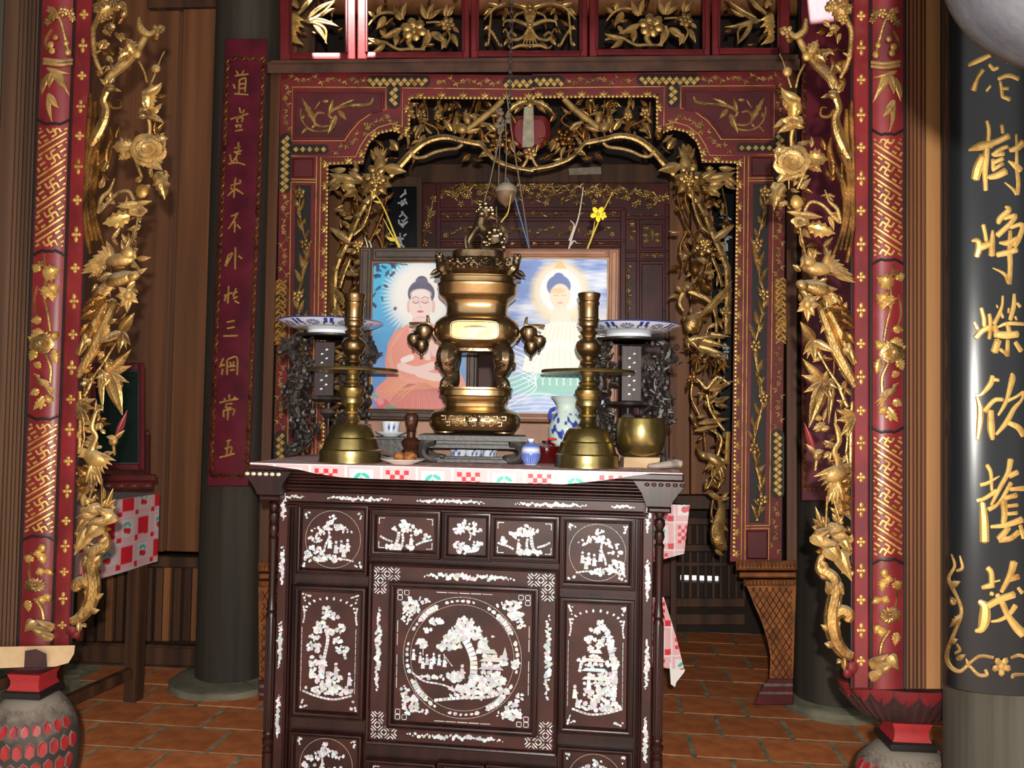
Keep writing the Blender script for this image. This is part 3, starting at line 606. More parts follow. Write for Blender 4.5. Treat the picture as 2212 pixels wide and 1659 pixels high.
    br(c6, [(560, -60, 7), (545, 60, 7), (560, 130, 7), (590, 200, 6), (582, 330, 6), (560, 420, 5), (520, 500, 4)], 16)
    br(c6, [(300, 120, 4), (290, 190, 8), (245, 232, 8), (200, 225, 6)], 22); fl(c6, 470, 40, 12, 24, GOLD); br(c6, [(250, 240, 7), (300, 330, 9), (380, 420, 12), (450, 490, 12), (490, 560, 9)], 14, GOLDD)
    br(c6, [(450, 480, 4), (470, 420, 3), (475, 395, 1)], 22); br(c6, [(590, 370, 4), (550, 345, 3), (535, 340, 1)], 20)
    fl(c6, 180, 205, 15, 26, GOLDD, n=5); fl(c6, 150, 200, 9, 22, GOLD, 'bud'); fl(c6, 190, 250, 10, 20, GOLDK, 'bud')
    lf(c6, (320, 360), (375, 255), 30, 30, GOLD, serr=True, lift=6); fl(c6, 305, 360, 11, 36, GOLDB, 'bud'); lf(c6, (350, 360), (425, 410), 24, 28, GOLD, serr=True, curl=60)
    for p, q, w in (((560, 120), (450, 20), 34), ((540, 110), (480, 90), 24), ((560, 100), (520, 150), 26), ((550, 30), (590, 90), 24), ((450, 190), (520, 175), 22), ((500, 20), (560, -20), 30), ((420, 60), (480, 40), 20)): lf(c6, p, q, w, 20, GOLD, serr=True, roll=.25)
    fl(c6, 540, 120, 13, 26, GOLD); fl(c6, 470, 30, 12, 26, GOLD)
    # phoenix: head, neck, flowing tail plumes
    b = B(); b.blob(*c6(475, 605), 22, 14, 11, 12, .2, 9, 7); b.leaf(*c6(450, 600), *c6(395, 625), 9, 22, n=5, curl=30, thick=.4)
    for p, q in (((470, 570), (440, 500)), ((490, 570), (490, 510)), ((500, 580), (540, 530))): b.leaf(*c6(*p), *c6(*q), 9, 22, n=5, curl=20)
    b.tube(smooth([(*c6(490, 620), 20, 9), (*c6(510, 690), 18, 8), (*c6(490, 750), 16, 9), (*c6(500, 830), 14, 12), (*c6(540, 930), 12, 13), (*c6(580, 1010), 8, 10)], 4), 8)
    part('phoenix', b, GOLD, t)
    for pts in ([(435, 690, 1), (400, 690, 3), (395, 740, 4), (450, 745, 5), (480, 700, 5)], [(500, 740, 4), (490, 830, 6), (520, 960, 8), (565, 1080, 8), (575, 1250, 7), (565, 1400, 6), (520, 1600, 5)], [(460, 880, 2), (450, 960, 7), (470, 1050, 9), (515, 1120, 8), (555, 1230, 7), (550, 1400, 6), (500, 1560, 4)],
                [(560, 700, 5), (560, 880, 8), (580, 1040, 7), (595, 1200, 6), (590, 1400, 6), (550, 1600, 5)], [(595, 640, 4), (590, 760, 7), (600, 950, 5), (603, 1250, 5), (598, 1480, 6), (560, 1680, 5)], [(530, 1040, 3), (530, 1180, 5), (548, 1300, 5), (530, 1480, 5), (470, 1640, 4)]):
        br(c6, pts, 12, GOLDK, 'tail_plume', sq=.8)
    for x, y in ((510, 835), (530, 970), (475, 1040), (530, 1125)): fl(c6, x, y, 4, 24, GOLD, 'bud')
    lf(c6, (470, 1120), (440, 960), 18, 16, GOLDK, 'feather', curl=-30); lf(c6, (420, 960), (400, 880), 12, 10, GOLDK, 'feather')
    # leaf and rose spray
    br(c6, [(130, 345, 1.5), (155, 400, 1.5), (185, 500, 2), (205, 560, 2.5)], 24, GOLDD); fl(c6, 180, 460, 11, 28, GOLDD, 'bud'); br(c6, [(235, 560, 3), (255, 480, 3), (290, 410, 2.5)], 20, GOLD)
    lf(c6, (265, 640), (140, 560), 26, 30, GOLDD, curl=70); lf(c6, (215, 745), (215, 600), 30, 26, GOLDB, serr=True); lf(c6, (240, 740), (262, 640), 18, 22, GOLD)
    fl(c6, 220, 770, 22, 22, GOLD, 'rose', sq=.55); lf(c6, (250, 800), (115, 855), 18, 24, GOLD, curl=-40); lf(c6, (230, 800), (290, 815), 14, 24, GOLD); br(c6, [(215, 820, 4), (205, 880, 4), (205, 945, 3.5)], 20, GOLDB)
    lf(c6, (175, 985), (85, 960), 34, 24, GOLD, serr=True); lf(c6, (190, 1000), (110, 920), 20, 22, GOLD, serr=True); lf(c6, (310, 1010), (440, 1020), 42, 20, GOLDD, serr=True); lf(c6, (320, 1040), (400, 1100), 22, 16, GOLDD, serr=True)
    fl(c6, 215, 1030, 42, 26, GOLDD, 'rose', rot=1.0, sq=.82)
    for k in range(6): lf(c6, (190 + 14*k, 1075 - 8*k), (115 + 30*k, 1165 - 5*k), 24, 22 - k, GOLDD, 'petal', roll=-.3, curl=30)
    br(c6, [(300, 1080, 3), (275, 1140, 3.5), (245, 1210, 3)], 20, GOLD); br(c6, [(190, 1150, 2), (190, 1210, 1.5)], 24, GOLD)
    lf(c6, (160, 1180), (95, 1345), 34, 30, GOLD, serr=True, curl=-40); lf(c6, (120, 1180), (70, 1200), 16, 24, GOLD)
    fl(c6, 240, 1295, 15, 32, GOLDB, 'bud'); br(c6, [(290, 1350, 4), (330, 1295, 4), (400, 1310, 4), (460, 1370, 4.5), (510, 1420, 5)], 16, GOLD); br(c6, [(420, 1215, 2), (450, 1290, 4), (500, 1340, 5), (520, 1430, 5)], 14, GOLD)
    lf(c6, (290, 1375), (175, 1355), 12, 30, GOLDD); lf(c6, (250, 1370), (405, 1390), 16, 30, GOLDD); fl(c6, 265, 1415, 20, 26, GOLDD, 'rose', sq=.6); lf(c6, (315, 1450), (487, 1495), 34, 26, GOLDB, serr=True, roll=.2)
    br(c6, [(262, 1460, 2.5), (275, 1540, 2.5), (300, 1640, 3)], 22, GOLD)
    # birds at the rose spray
    br(c7, [(240, -20, 2.5), (260, 60, 2.5), (280, 150, 3)], 22, GOLD)
    b = B(); b.blob(*c7(340, 222), 24, 34, 16, 16, .12, 10, 7); b.blob(*c7(300, 180), 32, 15, 15, 12, .5, 9, 7); b.leaf(*c7(275, 160), *c7(245, 215), 10, 34, n=5, thick=.4); b.leaf(*c7(310, 160), *c7(290, 100), 10, 36, n=5); b.leaf(*c7(325, 165), *c7(340, 105), 9, 36, n=5)
    for k in range(6): b.leaf(*c7(390, 215), *c7(430 + 26*k, 110 + 30*k), 17, 22, n=5, roll=.2, curl=15)
    for k in range(3): b.leaf(*c7(440, 250), *c7(560 + 8*k, 262 + 22*k), 14, 18, n=5)
    part('bird', b, GOLDD, t)
    b = B(); b.blob(*c7(260, 320), 30, 17, 12, 14, .3, 9, 7); b.blob(*c7(340, 335), 24, 36, 17, 17, .25, 10, 7); b.leaf(*c7(370, 345), *c7(470, 345), 16, 26, n=5); b.leaf(*c7(250, 350), *c7(300, 400), 14, 30, n=5)
    for k in range(5): b.leaf(*c7(370, 360), *c7(470 + 20*k, 390 + 34*k), 18, 20, n=6, roll=.2)
    part('bird', b, GOLD, t)
    for q in ((235, 435), (225, 480), (290, 540), (330, 505), (365, 440), (345, 385), (270, 385)): lf(c7, (290, 435), q, 17, 32, GOLDD, 'petal', roll=.2)
    fl(c7, 290, 435, 10, 38, GOLDD, 'bud')
    for pts in ([(370, 470, 8), (420, 600, 11), (480, 740, 11), (560, 900, 9)], [(420, 480, 7), (470, 580, 9), (530, 700, 9), (575, 790, 8)], [(395, 560, 6), (450, 720, 8), (530, 860, 8), (572, 930, 6)]): br(c7, pts, 14, GOLD, 'tail_plume')
    for p, q in (((450, 470), (560, 530)), ((470, 520), (570, 580)), ((420, 450), (540, 480)), ((510, 600), (570, 680))): lf(c7, p, q, 26, 24, GOLDK, 'feather', serr=True)
    for p, q in (((500, 700), (560, 740)), ((530, 690), (570, 800)), ((520, 690), (560, 690))): lf(c7, p, q, 18, 26, GOLD, 'leaf')
    # bamboo
    def bam(c, pts, r, h):
        b = B(); pp = [(*c(*p), h) for p in pts]
        for i in range(len(pp)-1):
            p0, p1 = np.array(pp[i]), np.array(pp[i+1]); b.tube([(*p0, r*1.25), (*(p0*.93 + p1*.07), r), (*(p0*.07 + p1*.93), r), (*p1, r*1.25)], 7)
        return part('bamboo_stem', b, GOLD, t)
    bam(c7, [(335, 690), (375, 760), (415, 830), (455, 890), (495, 945)], 3.2, 20); bam(c7, [(480, 930), (510, 1010), (530, 1050)], 5, 18); bam(c7, [(556, 1020), (552, 1130), (548, 1270), (548, 1420)], 4.5, 14); bam(c7, [(530, 1230), (520, 1320), (535, 1400)], 3, 8)
    for C0, tips in (((325, 655), (((245, 540), 20), ((262, 735), 14), ((332, 780), 16), ((285, 760), 9), ((462, 725), 15))), ((385, 905), (((258, 760), 18), ((252, 858), 15), ((265, 962), 14), ((297, 1172), 27), ((405, 830), 15), ((440, 1010), 16), ((470, 935), 12))), ((572, 1115), (((460, 1065), 16), ((462, 1128), 16), ((488, 1222), 15), ((505, 1055), 14), ((520, 1240), 12))), ((440, 880), (((400, 985), 13), ((415, 1150), 12)))):
        for q, w in tips: lf(c7, C0, q, w*1.25, 26, GOLD, 'bamboo_leaf', lift=8, roll=.25, fat=.65)
    # lotus bud, cranes
    lf(c7, (330, 1320), (268, 1140), 15, 22, RED, 'lotus_bud'); lf(c7, (345, 1330), (280, 1270), 12, 26, GOLD); lf(c7, (330, 1325), (390, 1310), 14, 26, GOLD); fl(c7, 345, 1340, 11, 20, GOLD, 'bud'); br(c7, [(345, 1350, 4), (335, 1430, 3.5)], 14, GOLD); lf(c7, (395, 1290), (430, 1260), 10, 26, GOLD)
    b = B(); b.tube(smooth([(*c7(452, 1145), 22, 3), (*c7(470, 1190), 24, 6), (*c7(478, 1255), 24, 6), (*c7(450, 1310), 22, 6), (*c7(470, 1370), 20, 8), (*c7(480, 1420), 18, 10)], 4), 8); b.leaf(*c7(458, 1165), *c7(455, 1070), 7, 22, n=4, thick=.5)
    b.blob(*c7(450, 1450), 18, 30, 20, 18, -.5, 10, 7)
    for k in range(6): b.leaf(*c7(490, 1410), *c7(325 + 22*k, 1465 + 28*k), 17, 28 - 2*k, n=5, roll=.25)
    for k in range(4): b.leaf(*c7(460, 1480), *c7(400 + 34*k, 1640 - 8*k), 17, 20, n=5)
    for k in range(3): b.leaf(*c7(490, 1420), *c7(555, 1380 + 30*k), 14, 20, n=5)
    part('crane', b, GOLDD, t)
    for p, q, w in (((480, 1560), (560, 1500), 30), ((490, 1590), (565, 1600), 34), ((500, 1640), (560, 1660), 24)): lf(c7, p, q, w, 16, GOLDK, 'rock', fat=.45)
    br(c8, [(400, 60, 3), (395, 170, 2.6), (392, 265, 2.2)], 24, GOLD, 'crane_leg'); br(c8, [(435, 70, 2.6), (455, 140, 2.4), (470, 190, 2.2)], 22, GOLD, 'crane_leg')
    for p, q, w in (((370, 245), (330, 120), 12), ((365, 245), (315, 190), 12), ((385, 240), (370, 190), 11), ((455, 210), (430, 160), 10), ((465, 210), (495, 180), 12), ((350, 250), (310, 240), 12), ((470, 215), (500, 215), 10)): lf(c8, p, q, w, 22, GOLD, 'leaf')
    for p, q, w, hh in (((330, 300), (440, 240), 26, 26), ((320, 280), (400, 370), 36, 24), ((400, 250), (520, 260), 30, 22), ((430, 280), (545, 310), 30, 18), ((390, 340), (500, 470), 42, 16), ((460, 380), (545, 560), 36, 14), ((360, 330), (480, 350), 24, 28), ((480, 300), (540, 400), 24, 14), ((470, 60), (540, 200), 34, 8)): lf(c8, p, q, w, hh, GOLD if w < 36 else GOLDD, 'rock', fat=.5, roll=.15)
    lf(c8, (385, 385), (330, 385), 15, 18, GOLDK, 'leaf')
    for pts in ([(385, 385, 6), (360, 440, 9), (362, 490, 12), (405, 515, 13), (440, 550, 14), (452, 610, 15), (438, 690, 17), (428, 760, 18), (432, 850, 17), (460, 930, 15), (505, 985, 13), (550, 1005, 10)], [(450, 760, 12), (490, 735, 14), (530, 760, 13), (515, 795, 9)], [(470, 800, 5), (455, 870, 5), (475, 950, 4), (520, 970, 3)], [(365, 500, 6), (375, 530, 7), (405, 535, 5)]): br(c8, pts, 14, GOLD, 'scroll', sq=.8)
    for p, q, w in (((430, 860), (362, 815), 16), ((440, 940), (382, 925), 16), ((480, 1020), (455, 1045), 12), ((440, 640), (392, 560), 26), ((446, 560), (500, 640), 22), ((430, 800), (395, 700), 20), ((445, 900), (520, 985), 22), ((400, 500), (350, 430), 20), ((500, 1010), (500, 1090), 14), ((440, 700), (470, 620), 18), ((455, 740), (475, 650), 12)): lf(c8, p, q, w, 18, GOLD)
    for p, r in (((545, 1070), 15), ((520, 1100), 12)): fl(c8, *p, r, 2, RED, 'bud')
    r = random.Random(21 if L_ else 20); Q = lambda x, y: (x, y); Q.s = 1      # small leaves and twigs that fill the openwork
    for ox, oy, rx, ry, n_ in ((1800, 40, 26, 40, 7), (1770, 130, 30, 26, 4), (1815, 150, 18, 60, 6), (1712, 240, 20, 30, 4), (1716, 345, 44, 40, 8), (1720, 420, 24, 34, 5), (1800, 430, 16, 50, 4), (1740, 480, 30, 30, 6), (1760, 560, 36, 30, 8), (1770, 620, 50, 34, 14), (1800, 700, 34, 40, 12), (1790, 800, 34, 50, 8), (1830, 880, 12, 60, 7), (1800, 940, 30, 40, 6), (1810, 1020, 26, 40, 9), (1825, 1080, 16, 40, 7), (1800, 1140, 36, 26, 9), (1826, 1200, 12, 40, 5)):
        for k in range(int(n_*1.7)):
            x, y = ox + r.uniform(-rx, rx)*.9, oy + r.uniform(-ry, ry); a_ = r.uniform(0, 2*PI); l = r.uniform(17, 34); xe = min(x + l*math.cos(a_), 1842); lf(Q, (x, y), (xe, y + l*math.sin(a_)), r.uniform(9, 15), r.uniform(2, 16), r.choice((GOLD, GOLDK, GOLDD, GOLD)), roll=r.uniform(-.4, .4), curl=r.uniform(-50, 50), lift=r.uniform(-4, 6), serr=r.random() < .5)
        if n_ > 6: x, y = ox + r.uniform(-rx, rx)*.5, oy - ry; br(Q, [(x, y, 2), (x + r.uniform(-10, 10), oy, 2.6), (x + r.uniform(-14, 14), oy + ry, 2)], 6, GOLDK, 'twig')
    return t
frR = front_frame('right'); frL = front_frame('left')

# ------------------------------------------------------------------ pedestals under the front frames
def hexscales(P, cx, cy, prof_R, zs, nth, sc, th0, th1, t, shade):
    """red fish-scale pieces proud of a round body"""
    for j, (z, hz) in enumerate(zs):
        for i in range(nth):
            th = 2*PI*(i + (.5 if j % 2 else 0))/nth; d = (math.degrees(th)) % 360
            if not (th0 < d < th1): continue
            w = PI/nth*.9; out = [(-w, .55), (0, 1.0), (w, .55), (w, -.55), (0, -1.0), (-w, -.55)]
            for nm, k, o0, o1, m in (('scale_rim', 1.0, -.004, .003, STONEY), ('scale', .84, 0, .0065, shade)):
                b = MB(); V = []
                for lift in (o0, o1):
                    for a_, z_ in out:
                        q = k*(1.0 if lift == o0 else .86); zz = z + z_*hz*q; R = prof_R(zz) + lift; V.append((cx + R*math.cos(th + a_*q), cy + R*math.sin(th + a_*q), zz))
                b.add(V, [tuple(range(5, -1, -1)), tuple(range(6, 12))] + [(q, (q+1) % 6, 6+(q+1) % 6, 6+q) for q in range(6)]); part(nm, b, m, t)
STONEY = mat('chalky_grey_paint', lin(128, 112, 98), .8, 0, lin(96, 84, 74), 30)
DRUMD = mat('dark_painted_drum', lin(70, 58, 52), .7, 0, lin(48, 38, 34), 12, bump=.3, bscale=60, dust=lin(150, 140, 125), dustk=.6)
REDS = mat('chipped_red_paint', lin(158, 38, 40), .5, 0, lin(120, 48, 46), 40, contrast=(.5, .75))
def drum(side, xc, d, ytop, s, label):
    p = rays(xc, 1500); k = d/p[1]; cx, cy = p[0]*k, d
    zt = EYE[2] + (rays(xc, ytop)[2]/rays(xc, ytop)[1])*d; m_ = d/F*s             # zt: top of the black band
    t = thing('drum_pedestal', label, 'pedestal', (cx, cy, 0), 'drum pedestals')
    H = zt
    pr = [(.62, 1.0), (.80, .985), (1.0, .94), (1.28, .86), (1.42, .76), (1.45, .66), (1.38, .5), (1.18, .3), (1.0, .12), (1.02, .06), (1.1, 0.0)]
    R0 = 65*m_
    zz = np.array([q[1]*H for q in pr[::-1]]); rr = np.array([q[0]*R0 for q in pr[::-1]])
    b = MB(); b.lathe(cx, cy, list(zip(rr, zz)), 48); part('drum_body', b, DRUMD, t)
    b = MB(); b.lathe(cx, cy, [(58*m_, H), (60*m_, H+4*m_), (60*m_, H+12*m_), (54*m_, H+15*m_), (0, H+15*m_)], 4, rot=PI/4 - math.radians(4)); part('band', b, BLACKLINE, t)
    hx = 15*m_ + H
    b = MB(); b.lathe(cx, cy, [(50*m_, hx), (44*m_, hx+10*m_), (44*m_, hx+20*m_), (50*m_, hx+32*m_), (50*m_, hx+34*m_)], 4, rot=PI/4 - math.radians(4)); part('neck', b, REDS, t)
    hexscales(None, cx, cy, lambda z: float(np.interp(z, zz, rr)), [(H*.85, 15*m_), (H*.74, 19*m_), (H*.625, 20*m_), (H*.51, 20*m_), (H*.395, 19*m_)], 26, 1, 175, 365, t, REDS)
    b = MB()                                          # chalk curls round the shoulder
    for i in range(20):
        th = PI + i*PI/19
        pts = []
        for q in np.linspace(0, 1, 12):
            a2 = 5.2*q; r_ = 9*m_*(1-.75*q); zc = H*.935; ang = th + r_*math.cos(a2)/(R0*1.1); z_ = zc + r_*math.sin(a2)*.7
            R = float(np.interp(z_, zz, rr)) + .001; pts.append((cx + R*math.cos(ang), cy + R*math.sin(ang), z_, 1.1*m_))
        b.tube(pts, 4)
    part('shoulder_curls', b, STONEY, t, kind='stuff')
    return t, cx, cy, hx + 34*m_, m_
tr, rx_, ry_, rz_, rm = drum('right', 1955, 2.66, 1606, 1.12, 'painted drum pedestal under the carved lotus bracket, beside the grey column')
tl, lx_, ly_, lz_, lm = drum('left', 72, 2.72, 1497, 1.0, 'painted drum pedestal with red scales under the left carved pillar')
# lotus bracket on the right drum, raw timber block and cap on the left one
LOT = mat('dark_lotus_paint', lin(66, 34, 34), .6, 0, lin(44, 24, 26), 14, bump=.2, bscale=60)
t = thing('lotus_bracket', 'carved red and black lotus bracket between right drum and carved pillar', 'bracket', (rx_, ry_, rz_))
hz = rm/1.12*1.05
b = MB(); b.lathe(rx_, ry_, [(46*hz, rz_), (70*hz, rz_+3*hz), (88*hz, rz_+14*hz), (116*hz, rz_+36*hz), (134*hz, rz_+62*hz), (138*hz, rz_+78*hz), (128*hz, rz_+80*hz), (0, rz_+81*hz)], 44, sy=.62); part('bowl', b, LOT, t)
for i in range(18):
    th = PI*1.0 + PI*(i+.5)/18
    for z0_, z1_, R0_, R1_, w_, m2_, nm in (((46, 78, 123, 139, .17, RED, 'petal'),) if i % 2 else ()) + ((8, 60, 82, 134, .07, LOT, 'rib'),):
        b = MB(); V = []
        for q, ww in ((0, .25), (.35, .9), (.7, 1.0), (1, .1)) if m2_ is LOT else ((0, .15), (.3, .6), (.7, 1.0), (1, 1.0)):
            R = (R0_ + (R1_-R0_)*q**.8 + 2.5)*hz; zc = rz_ + (z0_ + (z1_-z0_)*q)*hz
            for s_, up_ in ((-1, 0), (0, 3.0), (1, 0)): a_ = th + s_*w_*ww; V.append((rx_ + (R+up_*hz)*math.cos(a_), ry_ + .62*(R+up_*hz)*math.sin(a_), zc))
        b.add(V, [(3*k+j, 3*k+j+1, 3*k+4+j, 3*k+3+j) for k in range(3) for j in range(2)])
        V2 = b.v[0]
        for s_ in (0,):
            pass
        part(nm, b, m2_, t)
t = thing('cap_block', 'raw pale timber block and dark cap under the left carved pillar', 'timber block', (lx_, ly_, lz_))
def lb(x0, x1, y0, y1, h0, h1, m, name, ch=2, poly=None):
    b = px(FR)
    if poly: b.prism(poly, h0, h1)
    else: b.box(x0, x1, y0, y1, h0, h1, ch=ch)
    return part(name, b, m, t)
lb(0, 0, 0, 0, -70, 22, PALEW, 'timber', poly=[(-40, 1398), (162, 1394), (160, 1412), (148, 1432), (120, 1440), (60, 1441), (-40, 1445)])
lb(0, 0, 0, 0, -30, 30, LOT, 'tenon', poly=[(54, 1406), (78, 1402), (100, 1412), (102, 1442), (52, 1442)])
b = MB(); m_ = lm; b.lathe(lx_, ly_, [(34*m_, lz_), (44*m_, lz_+6*m_), (60*m_, lz_+14*m_), (56*m_, lz_+19*m_), (34*m_, lz_+30*m_), (28*m_, lz_+42*m_), (0, lz_+43*m_)], 24, sy=.8); part('cap', b, LOT, t)
# ------------------------------------------------------------------ red carved screen: openwork frieze, ledge, arch with reliefs, feet
def mirS(V):
    V = np.asarray(V, float); return np.column_stack([2299 - V[:, 0] - .025*(V[:, 1]-420), V[:, 1] + 3, V[:, 2]])
scr = thing('carved_screen', 'large red lacquered screen with gilt carved arch standing behind the altar cabinet', 'carved screen', SC.at(1150, 1215))
def screen_half(mir):
    wp0 = mirS if mir else None; t = scr; s2 = -1 if mir else 1
    def B(): return MB(SC.map, not mir, wp0)
    def P_(name, b, m, kind=None): return part(name, b, m, t, kind=kind)
    arc = [(1515, 352), (1512, 330), (1503, 307), (1482, 287), (1455, 280), (1430, 287), (1417, 298)]
    b = B(); b.prism([(1149, 160), (1699, 153), (1688, 1213), (1577, 1213), (1591, 354)] + arc + [(1417, 211), (1149, 212)], -26, 0); P_('board', b, RED)
    b = B(); b.box(1699, 1722, 140, 1213, -30, 4, ch=2); P_('side_post', b, MOULD)
    lean = lambda x, y: x - .0125*(y-420)
    def gl(*pts, r=1.5): 
        b = B(); b.tube([(x, y, 1.2, r) for x, y in pts], 6, .9); P_('gilt_fillet', b, GOLDB)
    gl((1149, 190), (1435, 187), (1434, 272)); gl((1470, 235), (1471, 186), (1673, 185), (1672, 301), (1556, 301)); gl(*[c5(*q) for q in ((1250, 785), (1330, 800), (1430, 870), (1490, 940), (1535, 1010))])
    gl(*[c5(*q) for q in ((1130, 903), (1200, 885), (1290, 910), (1370, 970), (1420, 1050), (1452, 1125))], (1608, 336), (lean(1611, 1210), 1210)); gl((1673, 334), (1617, 335), (lean(1619, 1210), 1210)); gl((1617, 385), (1671, 384)); gl((1617, 391), (1671, 390))
    gl((1671, 390), (lean(1671, 1135), 1135)); gl((1608, 1136), (1662, 1135)); gl((1608, 1142), (1662, 1141)); gl((1661, 1141), (1660, 1210))
    # recessed corner panel and plain panels
    b = B(); b.prism([(1478, 196), (1666, 194), (1666, 296), (1562, 296), (1545, 272), (1520, 248), (1497, 238), (1478, 235)], 0, 1.2); P_('corner_panel', b, REDD)
    fr = [(1478, 196), (1666, 194), (1666, 296), (1562, 296), (1545, 272), (1520, 248), (1497, 238), (1478, 235), (1478, 196)]
    b = B(); b.tube([(x, y, 1, 3.2) for x, y in fr], 6, 1.2); P_('panel_moulding', b, RED)
    for y0, y1 in ((339, 381), (1146, 1208)):
        b = B(); x0 = lean(1622, (y0+y1)/2); b.box(x0, x0+46, y0, y1, 0, 3, ch=3); P_('plain_panel', b, REDD)
    def lf(c, p, q, w, h=4, m=GOLD, name='leaf', **k): b = B(); b.leaf(*c(*p), *c(*q), w, h, **k); return P_(name, b, m)
    def br(c, pts, h=4, m=GOLD, name='branch', k=4, sq=.9, n=6):
        b = B(); pp = [(*c(p[0], p[1]), p[3] if len(p) > 3 else h, p[2]) for p in pts]; b.tube(smooth(pp, k) if len(pp) > 2 else pp, n, sq); return P_(name, b, m)
    def fl(c, x, y, r, h=5, m=GOLD, kind='flower', n=5, rot=.3, sq=1.0):
        b = B(); xx, yy = c(x, y)
        if kind == 'rose': b.rose(xx, yy, r, h, rot, sq=sq)
        elif kind == 'peony': b.peony(xx, yy, r, h, rot, n)
        elif kind == 'bud': b.blob(xx, yy, h, r, r*1.05, r*.8, 0, 9, 7)
        else: b.flower(xx, yy, r, n, h, rot)
        return P_({'bud': 'bud', 'rose': 'rose', 'peony': 'peony', 'flower': 'flower'}[kind], b, m)
    # scroll in the corner panel
    br(c5b, [(310, 270, 2), (330, 315, 3), (400, 330, 3.5), (500, 335, 3.5), (600, 350, 3.5), (680, 395, 3.5), (665, 440, 2.5), (630, 430, 2)], 2.5, GOLDD, 'scroll', sq=.5)
    br(c5b, [(620, 450, 2), (640, 510, 3), (700, 550, 2.5), (800, 555, 2), (870, 520, 2), (920, 440, 1.8), (925, 360, 1.5)], 2.5, GOLDD, 'scroll', sq=.5); br(c5b, [(720, 405, 2), (770, 395, 2.5), (805, 430, 3), (800, 490, 3), (740, 515, 2.5), (660, 505, 2)], 2.5, GOLDD, 'scroll', sq=.5)
    for p, q, w in (((560, 345), (400, 330), 9), ((600, 345), (470, 285), 11), ((600, 380), (530, 460), 11), ((620, 420), (690, 585), 14), ((680, 390), (650, 280), 9), ((800, 480), (915, 275), 13), ((690, 300), (750, 300), 8), ((760, 300), (805, 370), 4), ((870, 530), (915, 580), 8), ((900, 450), (900, 400), 9), ((800, 500), (830, 535), 7)): lf(c5b, p, q, w, 3, GOLDD, serr=w > 8)
    # bands of small scrolling vine
    def vine(pts, amp=5, step=13, seed=1):
        r = random.Random(seed); C = smooth(pts, 12); b = B(); q = []; d = np.cumsum(np.r_[0, np.linalg.norm(np.diff(C[:, :2], axis=0), axis=1)]); L = d[-1]
        for s_ in np.arange(0, L, 3.0):
            x = np.interp(s_, d, C[:, 0]); y = np.interp(s_, d, C[:, 1]); x2 = np.interp(min(s_+2, L), d, C[:, 0]); y2 = np.interp(min(s_+2, L), d, C[:, 1]); l = math.hypot(x2-x, y2-y) or 1; nx, ny = -(y2-y)/l, (x2-x)/l
            o = amp*math.sin(s_*2*PI/(step*3.2)); q.append((x + nx*o, y + ny*o, 2, 1.0))
        if len(q) > 2: b.tube(q, 4)
        k = 0
        for s_ in np.arange(step*.4, L - step*.4, step):
            x = np.interp(s_, d, C[:, 0]); y = np.interp(s_, d, C[:, 1]); x2 = np.interp(min(s_+2, L), d, C[:, 0]); y2 = np.interp(min(s_+2, L), d, C[:, 1]); l = math.hypot(x2-x, y2-y) or 1; tx, ty = (x2-x)/l, (y2-y)/l; nx, ny = -ty, tx
            sg = 1 if k % 2 else -1; o = amp*math.sin(s_*2*PI/(step*3.2)); x += nx*o; y += ny*o
            if k % 4 == 2: b.flower(x - nx*o*.6, y - ny*o*.6, 6.5, 5, 2, r.random())
            else:
                for a_ in (.7, 1.8): b.leaf(x, y, x + 10*(tx*math.cos(a_) + sg*nx*math.sin(a_)), y + 10*(ty*math.cos(a_) + sg*ny*math.sin(a_)), 4.6, 2, n=5, curl=30*sg)
            k += 1
        P_('vine_relief', b, GOLDD, kind='stuff')
    vine([(1222, 174), (1300, 172), (1372, 172)], seed=2); vine([(1514, 170), (1600, 169), (1690, 167)], seed=3); vine([(1686, 178), (1686, 230), (1685, 282)], seed=4)
    vine([c5(1150, 890), c5(1250, 835), c5(1330, 885), c5(1430, 965), c5(1520, 1050), c5(1630, 1085)], 4, 12, 5); vine([(1685, 415), (1684, 500), (1683, 598)], seed=6); vine([(1684, 745), (1683, 840), (1682, 925)], seed=7); vine([(1680, 1080), (1676, 1140), (1674, 1205)], seed=8)
    fl(c5, 1385, 900, 9, 3, GOLD)
    # gilt cartouches with diamond or key fret
    def cart(x0, x1, y0, y1, kind, rot=0):
        b = B(); w, h_ = x1-x0, y1-y0; rr = min(w, h_)*.42; P = []
        for cx_, cy_, a0 in ((x1-rr, y0+rr, -PI/2), (x1-rr, y1-rr, 0), (x0+rr, y1-rr, PI/2), (x0+rr, y0+rr, PI)):
            for k in range(4): a_ = a0 + k*PI/6; P.append((cx_ + rr*math.cos(a_), cy_ + rr*math.sin(a_)))
        b.prism(P, 0, 2.2, .0); P_('cartouche', b, GOLDK if kind == 'key' else BLACKLINE)
        b = B(); st = 15.0
        if kind == 'dia':
            for i in range(-1, int(w/st)+2):
                for j in range(-1, int(h_/st)+2):
                    for ox in (0, .5):
                        x, y = x0 + (i+ox)*st + 3, y0 + (j+ox)*st + 3
                        if x0+3 < x < x1-3 and y0+3 < y < y1-3: b.prism([(x-7, y), (x, y-7), (x+7, y), (x, y+7)], 2, 4.2, .16)
        else:
            for i in range(int(h_/7)):
                y = y0 + 4 + i*7
                if i % 2: b.bar(x0+3, y+5, x0+w*.45, y-3, 3, 2, 4.4); b.bar(x0+w*.55, y-3, x1-3, y+5, 3, 2, 4.4)
                else: b.bar(x0+w*.3, y+4, x0+w*.75, y-4, 3, 2, 4.4); b.bar(x0+3, y-2, x0+w*.3, y+4, 3, 2, 4.4); b.bar(x0+w*.7, y-4, x1-3, y+2, 3, 2, 4.4)
        P_('fret_relief', b, GOLDB, kind='stuff')
